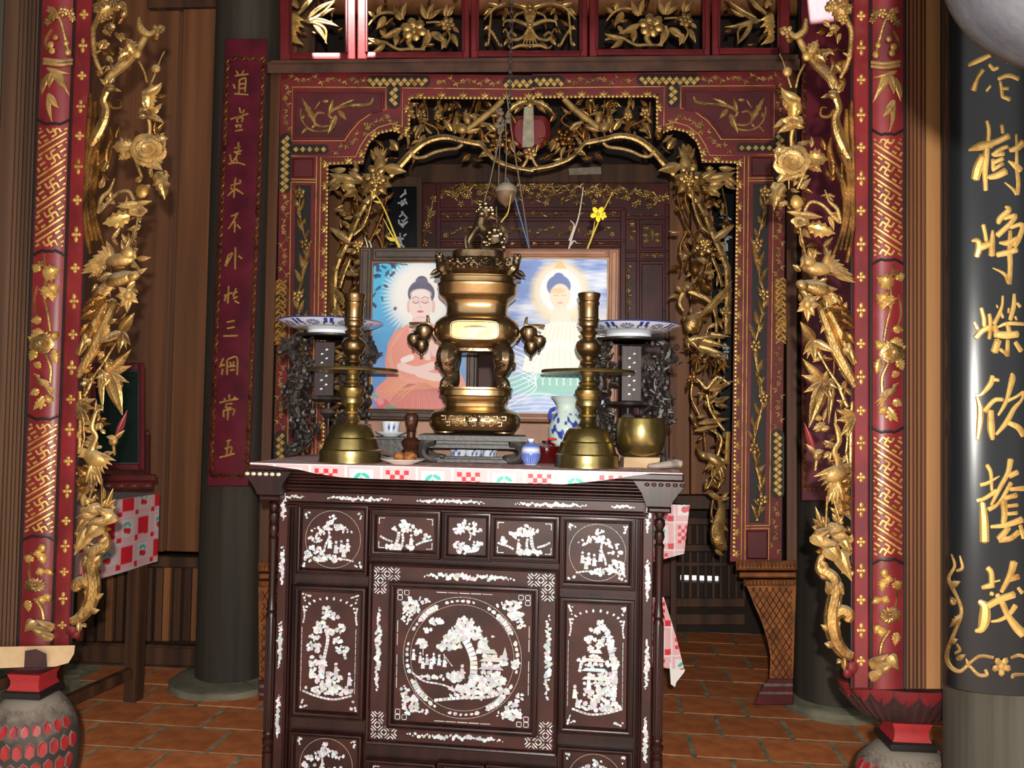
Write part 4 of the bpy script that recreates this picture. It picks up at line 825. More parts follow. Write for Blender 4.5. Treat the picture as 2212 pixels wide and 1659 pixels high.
    cart(1149, 1219, 163, 187, 'dia'); cart(1376, 1512, 160, 184, 'dia'); cart(1440, 1468, 180, 231, 'dia'); cart(1592, 1673, 309, 329, 'dia'); cart(1671, 1698, 285, 413, 'dia'); cart(1673, 1700, 600, 741, 'key'); cart(1666, 1694, 928, 1076, 'dia')
    # beaded lip of the opening with palmette tufts
    edge = [(1149, 209), (1420, 207), (1420, 293)] + [(1429, 286), (1455, 277), (1484, 283), (1507, 304), (1516, 330), (1519, 347)] + [(1594, 350), (lean(1596, 1205), 1205)]
    E_ = np.array(edge, float); d = np.r_[0, np.cumsum(np.hypot(*np.diff(E_, axis=0).T))]; b = B()
    for k, s_ in enumerate(np.arange(4, d[-1], 9.0)):
        x = np.interp(s_, d, E_[:, 0]); y = np.interp(s_, d, E_[:, 1]); b.blob(x, y, 2, 4.4, 4.4, 3, 0, 6, 4)
    P_('beaded_lip', b, GOLDB, kind='stuff')
    for s_ in np.arange(14, d[-1], 47.0):
        x = np.interp(s_, d, E_[:, 0]); y = np.interp(s_, d, E_[:, 1]); x2 = np.interp(s_+3, d, E_[:, 0]); y2 = np.interp(s_+3, d, E_[:, 1]); l = math.hypot(x2-x, y2-y) or 1; tx, ty = (x2-x)/l, (y2-y)/l; nx, ny = (ty, -tx)
        b = B()
        for a_ in (-.75, 0, .75): b.leaf(x, y, x + 13*(nx*math.cos(a_) + tx*math.sin(a_)), y + 13*(ny*math.cos(a_) + ty*math.sin(a_)), 6.5, 2, n=4)
        P_('palmette', b, GOLDB)
    # tall openwork slot beside the lip
    b = B(); sx = lambda x, y: lean(x, y)
    for x0, x1 in ((1620, 1627), (1661, 1668)): b = B(); b.prism([(sx(x0, 395), 395), (sx(x1, 395), 395), (sx(x1, 1132), 1132), (sx(x0, 1132), 1132)], 0, 3, .0); P_('slot_edge', b, RED)
    b = B(); b.prism([(sx(1627, 397), 397), (sx(1661, 397), 397), (sx(1661, 1130), 1130), (sx(1627, 1130), 1130)], 0, .6); P_('slot_ground', b, BLACKLINE)
    r = random.Random(5); pts = [(sx(1644 + 9*math.sin(k*1.25), 1125 - k*42), 1125 - k*42, 2.2 + 1.8*(1-k/17)) for k in range(18)]
    I = lambda x, y: (x, y); I.s = 1
    br(I, pts, 5, GOLD, 'vine_stem')
    for k in range(52):
        y = 1122 - k*13.9; x = sx(1644 + 9*math.sin((1125-y)/42*1.25), y); sg = 1 if k % 2 else -1
        if k % 8 == 3: fl(I, x + sg*3, y, 14, 8, GOLD, rot=r.random())
        else: lf(I, (x, y), (x + sg*r.uniform(8, 16), y - r.uniform(14, 38)), r.uniform(8, 13), r.uniform(3, 8), GOLD, curl=sg*r.uniform(-60, 60), roll=.25)
    # ---------------- deep carving hung inside the arch
    H = 4
    br(c5, [(1200, 1260, 9), (1120, 1180, 8.5), (1050, 1100, 8), (960, 1025, 7.5), (870, 990, 7), (780, 985, 6.5), (700, 1005, 6), (600, 1025, 6), (545, 1040, 5), (500, 1090, 5), (450, 1140, 5), (380, 1175, 5), (280, 1205, 4.5), (160, 1225, 4)], 10, GOLD, n=8)
    br(c5, [(1050, 1090, 5), (1020, 1130, 4.5), (960, 1130, 4), (880, 1095, 4), (800, 1075, 4), (720, 1065, 4), (680, 1035, 4)], 14, GOLD); br(c5, [(560, 1040, 3), (520, 980, 3), (480, 940, 2.5), (400, 900, 2.5), (380, 860, 2.5), (440, 810, 2.5), (560, 785, 2)], 6, GOLDK)
    br(c5, [(395, 715, 6.5), (470, 790, 7), (560, 860, 7), (650, 930, 6)], 14, GOLDD); b = B(); b.blob(*c5(690, 920), 16, 15, 12, 11, -.5, 9, 7); b.blob(*c5(650, 850), 14, 9, 15, 8, .3, 8, 6); b.leaf(*c5(650, 950), *c5(550, 920), 10, 16); P_('bird', b, GOLDD)
    br(c5, [(700, 1010, 3), (660, 880, 2.5), (620, 780, 2.5), (600, 715, 2)], 6, GOLDK); br(c5, [(850, 985, 3), (870, 920, 3), (950, 880, 3), (1010, 840, 2.5), (1020, 740, 2)], 8, GOLDK); br(c5, [(420, 1165, 3), (440, 1060, 3), (400, 980, 3)], 6, GOLDK)
    for p, q, w in (((970, 890), (1025, 1000), 16), ((740, 960), (730, 790), 18), ((760, 940), (830, 850), 15), ((560, 720), (590, 830), 14), ((440, 940), (540, 880), 15), ((700, 770), (760, 720), 12), ((620, 1110), (680, 1160), 14), ((840, 790), (890, 850), 15), ((540, 1000), (560, 910), 14), ((880, 860), (820, 800), 14), ((1150, 1080), (1210, 1000), 18), ((330, 1000), (300, 1100), 16), ((470, 1080), (560, 1130), 15), ((600, 1140), (520, 1150), 11), ((300, 880), (360, 800), 11), ((1000, 770), (950, 720), 11), ((480, 760), (540, 720), 12), ((250, 1160), (330, 1110), 13), ((640, 1000), (600, 930), 11)): lf(c5, p, q, w, 8, GOLD if w > 14 else GOLDK, roll=.25, curl=20)
    fl(c5, 985, 815, 13, 10, GOLD); fl(c5, 390, 985, 22, 8, GOLDK, 'peony'); fl(c5, 440, 1030, 14, 8, GOLDK, 'peony'); fl(c5, 860, 840, 11, 10, GOLD); fl(c5, 760, 760, 10, 8, GOLDK)
    # finger citron and big lotus at the shoulder
    b = B(); b.blob(*c5(1275, 1200), 16, 14, 28, 13, 0, 9, 7)
    for k in range(5): b.leaf(*c5(1270, 1160), *c5(1225 + 24*k, 1060 - 10*(k % 2)), 9, 18, n=5, thick=.4)
    P_('citron', b, GOLDD)
    for p, q in (((1290, 1150), (1310, 1050)), ((1300, 1160), (1345, 1070))): lf(c5, p, q, 13, 14, GOLD)
    lf(c5, (1240, 1200), (1080, 1235), 24, 20, GOLDD)
    fl(c5, 1305, 1265, 27, 22, GOLD, 'peony', rot=.2); fl(c5, 1300, 1300, 15, 34, GOLDB, 'peony', n=5)
    for q, w in (((1180, 1340), 26), ((1190, 1275), 22), ((1220, 1400), 26), ((1300, 1410), 28), ((1385, 1385), 26), ((1420, 1320), 26), ((1400, 1250), 22)): lf(c5, (1300, 1300), q, w, 16, GOLD, 'petal', lift=-6, roll=.15)
    for p, q, w in (((1400, 1290), (1500, 1230), 16), ((1420, 1300), (1640, 1245), 22), ((1450, 1340), (1560, 1330), 22), ((1440, 1360), (1530, 1410), 20), ((1550, 1260), (1660, 1340), 16), ((1560, 1300), (1640, 1370), 18), ((1430, 1225), (1480, 1215), 14), ((1520, 1215), (1640, 1220), 13)): lf(c5, p, q, w, 12, GOLDD, curl=-20, roll=.2)
    # side openwork: bamboo trunks, peonies, squirrel, birds, fish
    def bam(c, pts, r0, h, m=GOLD):
        b = B(); pp = [(*c(*p), h) for p in pts]
        for i in range(len(pp)-1):
            p0, p1 = np.array(pp[i]), np.array(pp[i+1]); b.tube([(*p0, r0*1.3), (*(p0*.9 + p1*.1), r0), (*(p0*.1 + p1*.9), r0), (*p1, r0*1.3)], 8)
        P_('bamboo_stem', b, m)
    bam(c9, [(1480, 170), (1585, 270), (1660, 410), (1715, 560), (1770, 680), (1835, 830), (1880, 960), (1890, 1190), (1880, 1400), (1880, 1640)], 7.5, 8)
    bam(c9, [(1520, 140), (1530, 280), (1560, 400), (1610, 520), (1700, 600)], 3.5, 16); bam(c9, [(1365, 200), (1400, 370), (1470, 540), (1540, 680)], 3, 12, GOLDK); bam(c9, [(1730, 850), (1790, 1000), (1830, 1150)], 4, 14); bam(c9, [(1740, 1370), (1770, 1500), (1770, 1640)], 4, 12); br(c9, [(1390, 810, 2.5), (1400, 700, 3), (1450, 600, 3), (1480, 560, 3)], 8, GOLDK); br(c9, [(1395, 1030, 2.5), (1420, 920, 3), (1390, 820, 3)], 8, GOLDK)
    fl(c9, 1640, 740, 21, 14, GOLD, 'peony', rot=.6); fl(c9, 1655, 700, 11, 24, GOLDB, 'peony', n=5); lf(c9, (1740, 660), (1950, 520), 17, 14, GOLDD, roll=.3); lf(c9, (1560, 800), (1530, 760), 10, 10)
    lf(c9, (1570, 860), (1690, 890), 14, 12, GOLDD); fl(c9, 1560, 960, 18, 10, GOLDK, 'bud'); lf(c9, (1580, 1030), (1640, 930), 16, 18, GOLD); lf(c9, (1640, 1010), (1760, 970), 9, 14, GOLDD, curl=-60)
    for q in ((1370, 800), (1430, 780), (1480, 830), (1440, 880), (1400, 880)): lf(c9, (1425, 835), q, 9, 12, GOLD)
    b = B(); b.blob(*c9(1480, 1150), 16, 14, 11, 11, .2, 9, 7); b.leaf(*c9(1400, 1200), *c9(1350, 1140), 10, 16); b.leaf(*c9(1510, 1120), *c9(1560, 1060), 9, 18); b.leaf(*c9(1470, 1190), *c9(1400, 1160), 8, 20); b.blob(*c9(1440, 1180), 18, 8, 7, 7, .2, 8, 6)
    b.tube(smooth([(*c9(1430, 1210), 12, 6), (*c9(1400, 1270), 10, 7), (*c9(1390, 1330), 10, 6), (*c9(1430, 1400), 10, 4)], 4), 7); P_('squirrel', b, GOLDD)
    br(c9, [(1480, 1200, 5), (1560, 1230, 6), (1650, 1270, 6), (1720, 1320, 5)], 12, GOLD)
    for p, q, w in (((1570, 1080), (1660, 1080), 15), ((1620, 1130), (1740, 1200), 20), ((1600, 1060), (1660, 1140), 16)): lf(c9, p, q, w, 14, GOLDK, serr=True)
    b = B(); b.blob(*c9(1530, 1530), 18, 23, 22, 15, -.5, 10, 7); b.blob(*c9(1500, 1570), 20, 16, 14, 12, .5, 9, 7); b.leaf(*c9(1500, 1430), *c9(1505, 1350), 8, 20, n=5); b.leaf(*c9(1430, 1440), *c9(1430, 1520), 9, 18)
    for k in range(4): b.leaf(*c9(1580, 1480), *c9(1935 - 10*k, 1090 + 42*k), 11, 20 - k, n=8)
    for k in range(4): b.leaf(*c9(1600, 1490), *c9(1480 + 30*k, 1600 + 10*k), 10, 28, n=5)
    b.leaf(*c9(1500, 1590), *c9(1530, 1640), 9, 24, thick=.4); P_('bird', b, GOLD)
    fl(c9, 1870, 1410, 12, 16, GOLDD, 'peony')
    for p, q, w in (((150, 530), (300, 500), 16), ((170, 520), (350, 560), 22), ((200, 560), (340, 600), 20), ((240, 580), (345, 620), 16), ((260, 500), (355, 510), 14), ((150, 520), (210, 580), 14)): lf(c6b, p, q, w, 12, GOLD, 'rock', fat=.45, roll=.2)
    br(c6b, [(235, 500, 2), (250, 460, 1.6)], 18)
    for C0, tips in (((190, 610), ((165, 640), (185, 690), (210, 660), (150, 620))), ((250, 620), ((225, 690), (262, 700), (280, 660), (235, 640))), ((310, 640), ((290, 690), (330, 690), (355, 660)))):
        for q in tips: lf(c6b, C0, q, 8, 12, GOLDK, 'bamboo_leaf', fat=.65)
    br(c6b, [(350, 740, 3), (290, 705, 3.5), (240, 760, 4), (200, 720, 3), (160, 715, 3)], 10); br(c6b, [(170, 730, 2.5), (165, 800, 2.5), (190, 860, 2.5), (210, 900, 2.5)], 10); fl(c6b, 170, 715, 11, 14, GOLDK); br(c6b, [(240, 790, 3.5), (255, 860, 3.5), (290, 920, 3.5), (325, 965, 3)], 12)
    for p, q, w in (((250, 770), (350, 740), 16), ((270, 800), (300, 760), 12), ((280, 830), (350, 800), 14), ((200, 930), (350, 905), 13), ((180, 965), (300, 940), 11), ((220, 780), (200, 830), 10), ((260, 760), (330, 700), 9), ((190, 900), (240, 890), 8), ((300, 840), (345, 850), 10)): lf(c6b, p, q, w, 12, GOLD)
    bam(c6b, [(342, 970), (338, 1060), (335, 1125)], 5, 8, GOLDB); br(c6b, [(275, 970, 3), (310, 1000, 3), (300, 1060, 3.5), (285, 1100, 3)], 10); br(c6b, [(225, 960, 2), (235, 1060, 2)], 6, GOLDK)
    b = B(); b.blob(*c6b(280, 1110), 18, 26, 13, 13, .6, 10, 7); b.blob(*c6b(225, 1085), 20, 12, 9, 9, .4, 9, 7); b.leaf(*c6b(210, 1080), *c6b(190, 1045), 7, 22, n=4)
    for k in range(4): b.leaf(*c6b(285, 1100), *c6b(350 - 12*k, 1120 + 36*k), 12, 22, n=6, roll=.2)
    for k in range(3): b.leaf(*c6b(270, 1110), *c6b(225 + 18*k, 1160 + 6*k), 8, 22, n=5)
    P_('bird', b, GOLD); br(c6b, [(260, 1150, 2), (265, 1200, 2), (240, 1245, 2.5)], 12); lf(c6b, (240, 1200), (230, 1255), 9, 10)
    b = B(); b.tube(smooth([(*c6b(300, 1290), 8, 6), (*c6b(310, 1340), 12, 9), (*c6b(298, 1410), 14, 14), (*c6b(290, 1460), 14, 16), (*c6b(305, 1510), 14, 15), (*c6b(322, 1540), 12, 9)], 4), 9, .8)
    for q in ((235, 1262), (270, 1265), (345, 1262), (350, 1290)): b.leaf(*c6b(305, 1300), *c6b(*q), 11, 10, n=5)
    for q in ((330, 1400), (345, 1450), (255, 1400), (260, 1450)): b.leaf(*c6b(300, 1420), *c6b(*q), 12, 14, n=5)
    b.blob(*c6b(312, 1512), 27, 3.4, 3.4, 2.5, 0, 7, 5); P_('fish', b, GOLD)
    lf(c6b, (280, 1540), (320, 1570), 12, 4, GOLDD); br(c6b, [(270, 1300, 3), (262, 1360, 3), (270, 1420, 3), (262, 1490, 3), (290, 1540, 3)], 4, GOLDK)
    r = random.Random(33 if mir else 32); Q = lambda x, y: (x, y); Q.s = 1   # small leaves and twigs that fill the openwork
    for ox, oy, rx, ry, n_ in ((1200, 320, 40, 22, 7), (1250, 280, 40, 40, 12), (1310, 250, 50, 34, 15), (1380, 250, 36, 40, 12), (1420, 310, 24, 24, 6), (1470, 330, 24, 24, 7), (1540, 380, 46, 20, 9), (1500, 430, 36, 30, 10), (1545, 450, 40, 44, 14), (1500, 520, 40, 34, 12), (1550, 560, 34, 40, 12), (1500, 610, 36, 36, 12), (1550, 660, 34, 40, 10), (1520, 720, 44, 20, 8), (1530, 790, 46, 40, 16), (1550, 860, 34, 40, 12), (1540, 930, 38, 40, 12), (1560, 1000, 24, 40, 8), (1560, 1080, 22, 40, 6)):
        for k in range(int(n_*1.35)):
            x, y = ox + r.uniform(-rx, rx), oy + r.uniform(-ry, ry); a_ = r.uniform(0, 2*PI); l = r.uniform(14, 28)
            if x + l > 1588: x -= 20
            lf(Q, (x, y), (x + l*math.cos(a_), y + l*math.sin(a_)), r.uniform(6, 11), r.uniform(-2, 9), r.choice((GOLD, GOLDK, GOLDK, GOLDD)), roll=r.uniform(-.4, .4), curl=r.uniform(-60, 60), lift=r.uniform(-4, 5))
        if n_ > 8: x, y = ox + r.uniform(-rx, rx)*.5, oy - ry; br(Q, [(x, y, 1.8), (x + r.uniform(-12, 12), oy, 2.2), (min(1585, x + r.uniform(-16, 16)), oy + ry, 1.6)], 2, GOLDK, 'twig')
    # splayed foot
    b = B(); b.box(1590, 1722, 1211, 1232, -20, 14, ch=4); b.box(1597, 1720, 1236, 1248, -16, 9, ch=3); b.box(1607, 1720, 1252, 1266, -16, 12, ch=4); b2 = b
    Lp = smooth([(1610, 1262), (1619, 1280), (1630, 1308), (1646, 1345), (1658, 1385), (1664, 1420), (1662, 1466)], 3); b.prism([(1720, 1260)] + [tuple(q) for q in Lp] + [(1713, 1466)], -16, 6)
    ft = P_('foot', b, FOOTW)
    b = B()
    for i in range(-8, 16):
        for sg in (1, -1):
            pts = []
            for q in np.linspace(0, 1, 40):
                y = 1270 + 195*q; x = 1640 + i*14 + sg*(y-1270)*.62 - (0 if sg > 0 else -60); xl = np.interp(y, Lp[:, 1], Lp[:, 0]) + 2; 
                if xl < x < 1712: pts.append((x, y, 6, 1.2))
            if len(pts) > 2: b.tube([pts[0], pts[-1]], 4)
    o = part('lattice_carving', b, FOOTD, ft, kind='stuff')
    b = B()
    for i in range(16): b.leaf(1596 + i*8, 1212, 1596 + i*8, 1228, 7, 14, n=4)
    for i in range(14): b.leaf(1611 + i*8, 1254, 1611 + i*8, 1265, 7, 11, n=4)
    o = part('leaf_carving', b, FOOTD, ft, kind='stuff')
    b = B(); b.prism([(1658, 1466), (1714, 1466), (1714, 1522), (1627, 1522), (1640, 1496)], -18, 12, .04); P_('foot_block', b, REDD)
    b = B(); b.box(1650, 1713, 1476, 1484, -10, 14.5, ch=2); b.box(1640, 1713, 1494, 1501, -10, 14.5, ch=2); P_('foot_moulding', b, STONEY)
FOOTW = mat('brown_gilt_foot', lin(158, 94, 42), .5, .1, lin(112, 62, 28), 14, bump=.25, bscale=70)
FOOTD = mat('worn_gilt_carving', lin(120, 74, 36), .55, .2, lin(74, 44, 24), 20)
screen_half(False); screen_half(True)
# red vase carved over the middle, held by a gilt bat
b = px(SC); V = []
prof = [(40, 255), (50, 262), (58, 275), (60, 290), (56, 305), (46, 318), (32, 326)]
b.prism([(1145 + q[0]*.75, q[1] - 5) for q in prof] + [(1145 - q[0]*.75, q[1] - 5) for q in prof[::-1]], -4, 8, .25); part('carved_vase', b, RED, scr)
for sg in (-1, 1):
    for p, q, w in (((5, 219), (52, 247), 17), ((8, 222), (40, 232), 14), ((14, 228), (34, 246), 11)):
        b = px(SC); b.leaf(1145 + sg*p[0], p[1], 1145 + sg*q[0], q[1], w, 12, curl=40*sg, serr=True); part('bat_wing', b, GOLD, scr)
    b = px(SC); b.tube(smooth([(1145 + sg*4, 338, 10, 3), (1145 + sg*10, 352, 10, 4), (1145 + sg*16, 360, 10, 3)], 3), 6); part('tassel', b, GOLD, scr)
b = px(SC); b.blob(1145, 224, 12, 9, 12, 9); b.leaf(1145, 345, 1145, 312, 14, 8); b.flower(1145, 330, 16, 6, 8); part('bat_body', b, GOLD, scr)

# ------------------------------------------------------------------ frieze above the ledge
b = px(SC); b.prism([(578, 134), (1728, 127), (1728, 152), (578, 158)], -60, 26, .0); b.prism([(585, 130.5), (1724, 117.5), (1724, 128), (585, 136)], -60, 34)
part('ledge_beam', b, BEAMW, scr)
fz = thing('carved_frieze', 'red frieze of five openwork gilt flower panels above the screen ledge', 'carved frieze', SC.at(1150, 128))
yb = lambda x: 133 - (x-612)*.0117
def fr_bar(x0, x1, y0, y1, name='mullion', h=6, m=RED, ch=2): b = px(SC); b.box(x0, x1, y0, y1, -22, h, ch=ch); part(name, b, m, fz)
for x0, x1 in ((604, 628), (748, 768), (772, 792), (1000, 1014), (1017, 1032), (1254, 1269), (1273, 1290), (1520, 1534), (1538, 1554), (1682, 1706)): fr_bar(x0, x1, -90, yb(x0)-3)
for x0, x1 in ((628, 748), (792, 1000), (1032, 1254), (1290, 1520), (1554, 1682)):
    fr_bar(x0, x1, yb(x0)-19, yb(x1)-3, 'rail'); fr_bar(x0-4, x0+3, -90, yb(x0)-18, 'edge_fillet', 9, REDD); fr_bar(x1-3, x1+4, -90, yb(x0)-18, 'edge_fillet', 9, REDD)
    fr_bar(x0, x1, -110, -88, 'rail')
fr_bar(600, 1710, -135, -112, 'rail')
def zl(c, p, q, w, dx=0, dy=0, h=4, m=GOLDD, mx=None, **k):
    P = np.array([c(*p), c(*q)]) + (dx, dy)
    if mx: P[:, 0] = mx - P[:, 0]
    b = px(SC); b.leaf(*P[0], *P[1], w, h, **k); part('leaf', b, m, fz)
def zb(c, pts, dx=0, dy=0, h=2, m=GOLDD, mx=None, name='stem'):
    pp = []
    for x, y, r in pts: X, Y = c(x, y); X += dx; Y += dy; pp.append(((mx - X) if mx else X, Y, h, r))
    b = px(SC); b.tube(smooth(pp, 4), 6); part(name, b, m, fz)
rf = random.Random(77)
for x0, x1 in ((640, 742), (800, 990), (1042, 1244), (1300, 1510), (1566, 1676)):
    for k in range(16 if x1 - x0 > 150 else 9):
        x, y = rf.uniform(x0+10, x1-10), rf.uniform(-20, 96); a_ = rf.uniform(0, 6.28); l = rf.uniform(14, 26); b = px(SC); b.leaf(x, y, min(max(x + l*math.cos(a_), x0), x1), min(y + l*math.sin(a_), 106), rf.uniform(6, 10), -4, roll=rf.uniform(-.3, .3), curl=rf.uniform(-50, 50)); part('leaf', b, GOLDK, fz)
for dx, dy in ((0, 0), (514, -9)):
    X, Y = c4(1230, 235); b = px(SC)
    for k in range(6): a_ = .3 + k*PI/3; b.blob(X + dx + 17*math.cos(a_), Y + dy + 14*math.sin(a_), 8, 13, 11, 7, a_, 8, 6)
    b.blob(X + dx, Y + dy + 4, 15, 8, 8, 7, 0, 8, 6); b.blob(X + dx - 4, Y + dy - 6, 16, 4, 4, 4); b.blob(X + dx + 7, Y + dy - 7, 16, 4, 4, 4); part('flower', b, GOLD, fz)
    X, Y = c4(1500, 190); b = px(SC); b.flower(X + dx, Y + dy, 17, 6, 6, .2); part('flower', b, GOLD, fz)
    zb(c4, [(1150, 150, 3), (1090, 110, 3.5), (1000, 100, 3.5), (930, 130, 3), (870, 200, 2)], dx, dy); zb(c4, [(1320, 395, 2.5), (1200, 390, 3.5), (1100, 390, 3.5), (980, 330, 3.5), (860, 350, 2.5)], dx, dy); zb(c4, [(1210, 290, 6), (1190, 340, 6), (1230, 395, 5)], dx, dy); zb(c4, [(1330, 180, 2.5), (1420, 175, 2.5), (1480, 190, 2.5)], dx, dy); zb(c4, [(1340, 240, 4), (1360, 300, 4), (1320, 370, 3.5), (1270, 395, 3)], dx, dy); zb(c4, [(1490, 230, 2.5), (1520, 290, 2.5), (1480, 380, 2)], dx, dy)
    for p, q, w in (((1130, 160), (1070, 40), 15), ((1140, 140), (1175, 15), 13), ((1000, 130), (930, 235), 17), ((1130, 225), (970, 300), 16), ((1090, 265), (1080, 375), 14), ((990, 340), (855, 300), 13), ((1000, 350), (905, 415), 13), ((1330, 150), (1290, 20), 13), ((1340, 150), (1390, 30), 14), ((1350, 150), (1460, 70), 11), ((1370, 260), (1490, 345), 17), ((1480, 300), (1450, 395), 13), ((1530, 270), (1580, 375), 13), ((940, 110), (980, 40), 11), ((920, 130), (870, 90), 10), ((1500, 130), (1560, 40), 13), ((1480, 130), (1500, 30), 11), ((1340, 260), (1290, 390), 12), ((960, 240), (1010, 310), 10), ((1540, 220), (1590, 260), 9)): zl(c4, p, q, w, dx, dy, curl=25, roll=.2)
for mx in (None, 2*c5(150, 0)[0]):
    for pts in ([(150, 190, 5), (200, 170, 5), (260, 150, 4.5), (330, 155, 3), (345, 190, 2)], [(155, 200, 4), (200, 270, 4), (270, 290, 4), (310, 260, 3.5), (285, 235, 3), (250, 265, 4)], [(150, 335, 5), (220, 330, 4), (280, 350, 3), (310, 330, 2)], [(160, 130, 4), (190, 60, 4), (280, 25, 4), (370, 40, 4), (430, 80, 3.5), (480, 140, 2.5)], [(430, 80, 3), (440, 200, 3), (450, 320, 3)], [(470, 190, 3), (420, 240, 3.5), (370, 330, 3)], [(310, 240, 2), (330, 210, 2), (345, 235, 2)], [(200, 90, 3), (250, 110, 3), (270, 150, 2)]): zb(c5, pts, h=4, m=GOLD, mx=mx, name='scroll')
    for p, q, w in (((160, 60), (260, 30), 11), ((180, 100), (100, 20), 10), ((440, 190), (485, 215), 9), ((450, 310), (480, 335), 10), ((370, 320), (350, 340), 9), ((340, 150), (335, 100), 9), ((380, 40), (460, 20), 10), ((430, 60), (485, 110), 10), ((330, 60), (300, 110), 9), ((300, 280), (340, 330), 10)): zl(c5, p, q, w, h=5, mx=mx, m=GOLD)
b = px(SC); X = c5(150, 0)[0]
for y, r_ in ((12, 7), (20, 8), (52, 8), (58, 9), (100, 6)): b.blob(X, y, 8, r_, r_*.6, 6)
for k in range(5): b.leaf(X, 55, X - 16 + 8*k, 18, 8, 6, n=5); b.leaf(X, 60, X - 16 + 8*k, 98, 7, 6, n=5)
part('palmette', b, GOLD, fz)
MX5 = 2299
for mx in (None, MX5):
    for pts in ([(1860, 100, 4), (1820, 60, 4), (1780, 20, 4), (1740, -30, 3)], [(1820, 150, 3.5), (1760, 140, 3.5), (1680, 90, 3), (1600, 10, 2.5)], [(1800, 160, 3), (1720, 170, 3.5), (1660, 220, 3), (1660, 310, 2)], [(1900, 40, 4), (1870, -20, 4), (1880, -60, 3)]): zb(c5, pts, h=4, mx=mx, name='scroll')
    for p, q, w in (((1800, 140), (1560, 195), 12), ((1790, 130), (1590, 0), 11), ((1760, 160), (1650, 320), 11), ((1840, 80), (1730, -40), 13), ((1860, 60), (1900, -40), 13), ((1700, 120), (1600, 60), 9)): zl(c5, p, q, w, mx=mx, curl=25)
    for p, q, w in (((1915, 115), (1810, 150), 17), ((1915, 140), (1815, 200), 18), ((1915, 170), (1840, 240), 17), ((1915, 270), (1820, 325), 15), ((1915, 250), (1850, 290), 13), ((1915, 215), (1870, 250), 14)): zl(c5, p, q, w, mx=mx, m=GOLDB, fat=.5)
# ------------------------------------------------------------------ altar cabinet with mother-of-pearl inlay
SHELLW = mat('pale_shell_stud', lin(200, 190, 170), .3)
PM = AL.s                                              # metres per pixel on the front of the cabinet
a_l = AL.uz(576, 1300)[0]; a_r = AL.uz(1434, 1330)[0]
ZT = AL.uz(1000, 1012, .07)[1]                        # height of the altar top
zr0 = AL.uz(1000, 1072)[1]; zr1 = AL.uz(1000, 1107)[1]
cab = thing('altar_cabinet', 'dark rosewood altar cabinet inlaid with mother-of-pearl scenes, under the checkered cloth', 'altar cabinet', AL.loc(np.array([[(a_l+a_r)/2, 0, -.25]]))[0])
def ab(u0, u1, z0, z1, o0, o1, m=ROSEW, name='rail', ch=.003): b = lc(AL); b.box(u0, u1, z0, z1, o0, o1, ch=ch); return part(name, b, m, cab)
ab(a_l+.035, a_r-.035, .10, ZT-.03, -.54, -.015, ROSEW, 'carcass', .004)
t_l = AL.uz(541, 1003, .06)[0]; t_r = AL.uz(1476, 1030, .06)[0]
ab(t_l, t_r, ZT-.022, ZT, -.60, .075, ROSEW, 'top_board', .004)
zc = zr0 + .006; n = 6                                 # stepped cornice under the top
hs = np.linspace(ZT-.022, zc, n+1)
for k, (o, e) in enumerate(((.066, .050), (.056, .043), (.046, .030), (.034, .022), (.04, .026), (.026, .012))): ab(a_l-e, a_r+e, hs[k+1]+.0015, hs[k]-.0008, -.57, o, ROSEW, 'cornice_moulding', .0035)
for sg, u in ((-1, a_l), (1, a_r)):                    # flared corner blocks with studs
    b = lc(AL); w = .052
    b.prism([(u - sg*.10, ZT-.024), (u + sg*.053, ZT-.024), (u + sg*.047, ZT-.044), (u + sg*.02, ZT-.082), (u + sg*.012, ZT-.10), (u - sg*.06, ZT-.10), (u - sg*.075, ZT-.06)], -.03, .071); part('corner_block', b, ROSEW, cab)
    for k in range(6):
        b = lc(AL); b.blob(u + sg*(.046 - .021*k), ZT-.034, .072, .0085, .0065, .006, 0, 8, 5); part('stud', b, ROSEWP if sg > 0 else SHELLW, cab)
    ab(u - sg*.055, u + sg*.016, ZT-.122, ZT-.104, -.02, .05, ROSEW, 'corner_capital', .005)
ab(a_l, a_r, zr1+.018, zr0, -.03, .004, ROSEWP, 'inlaid_rail'); ab(a_l+.055, a_r-.05, zr1+.010, zr1+.0175, -.03, .012, ROSEW, 'rail_moulding'); ab(a_l+.055, a_r-.05, zr1-.002, zr1+.0085, -.03, .008, ROSEW, 'rail_moulding')
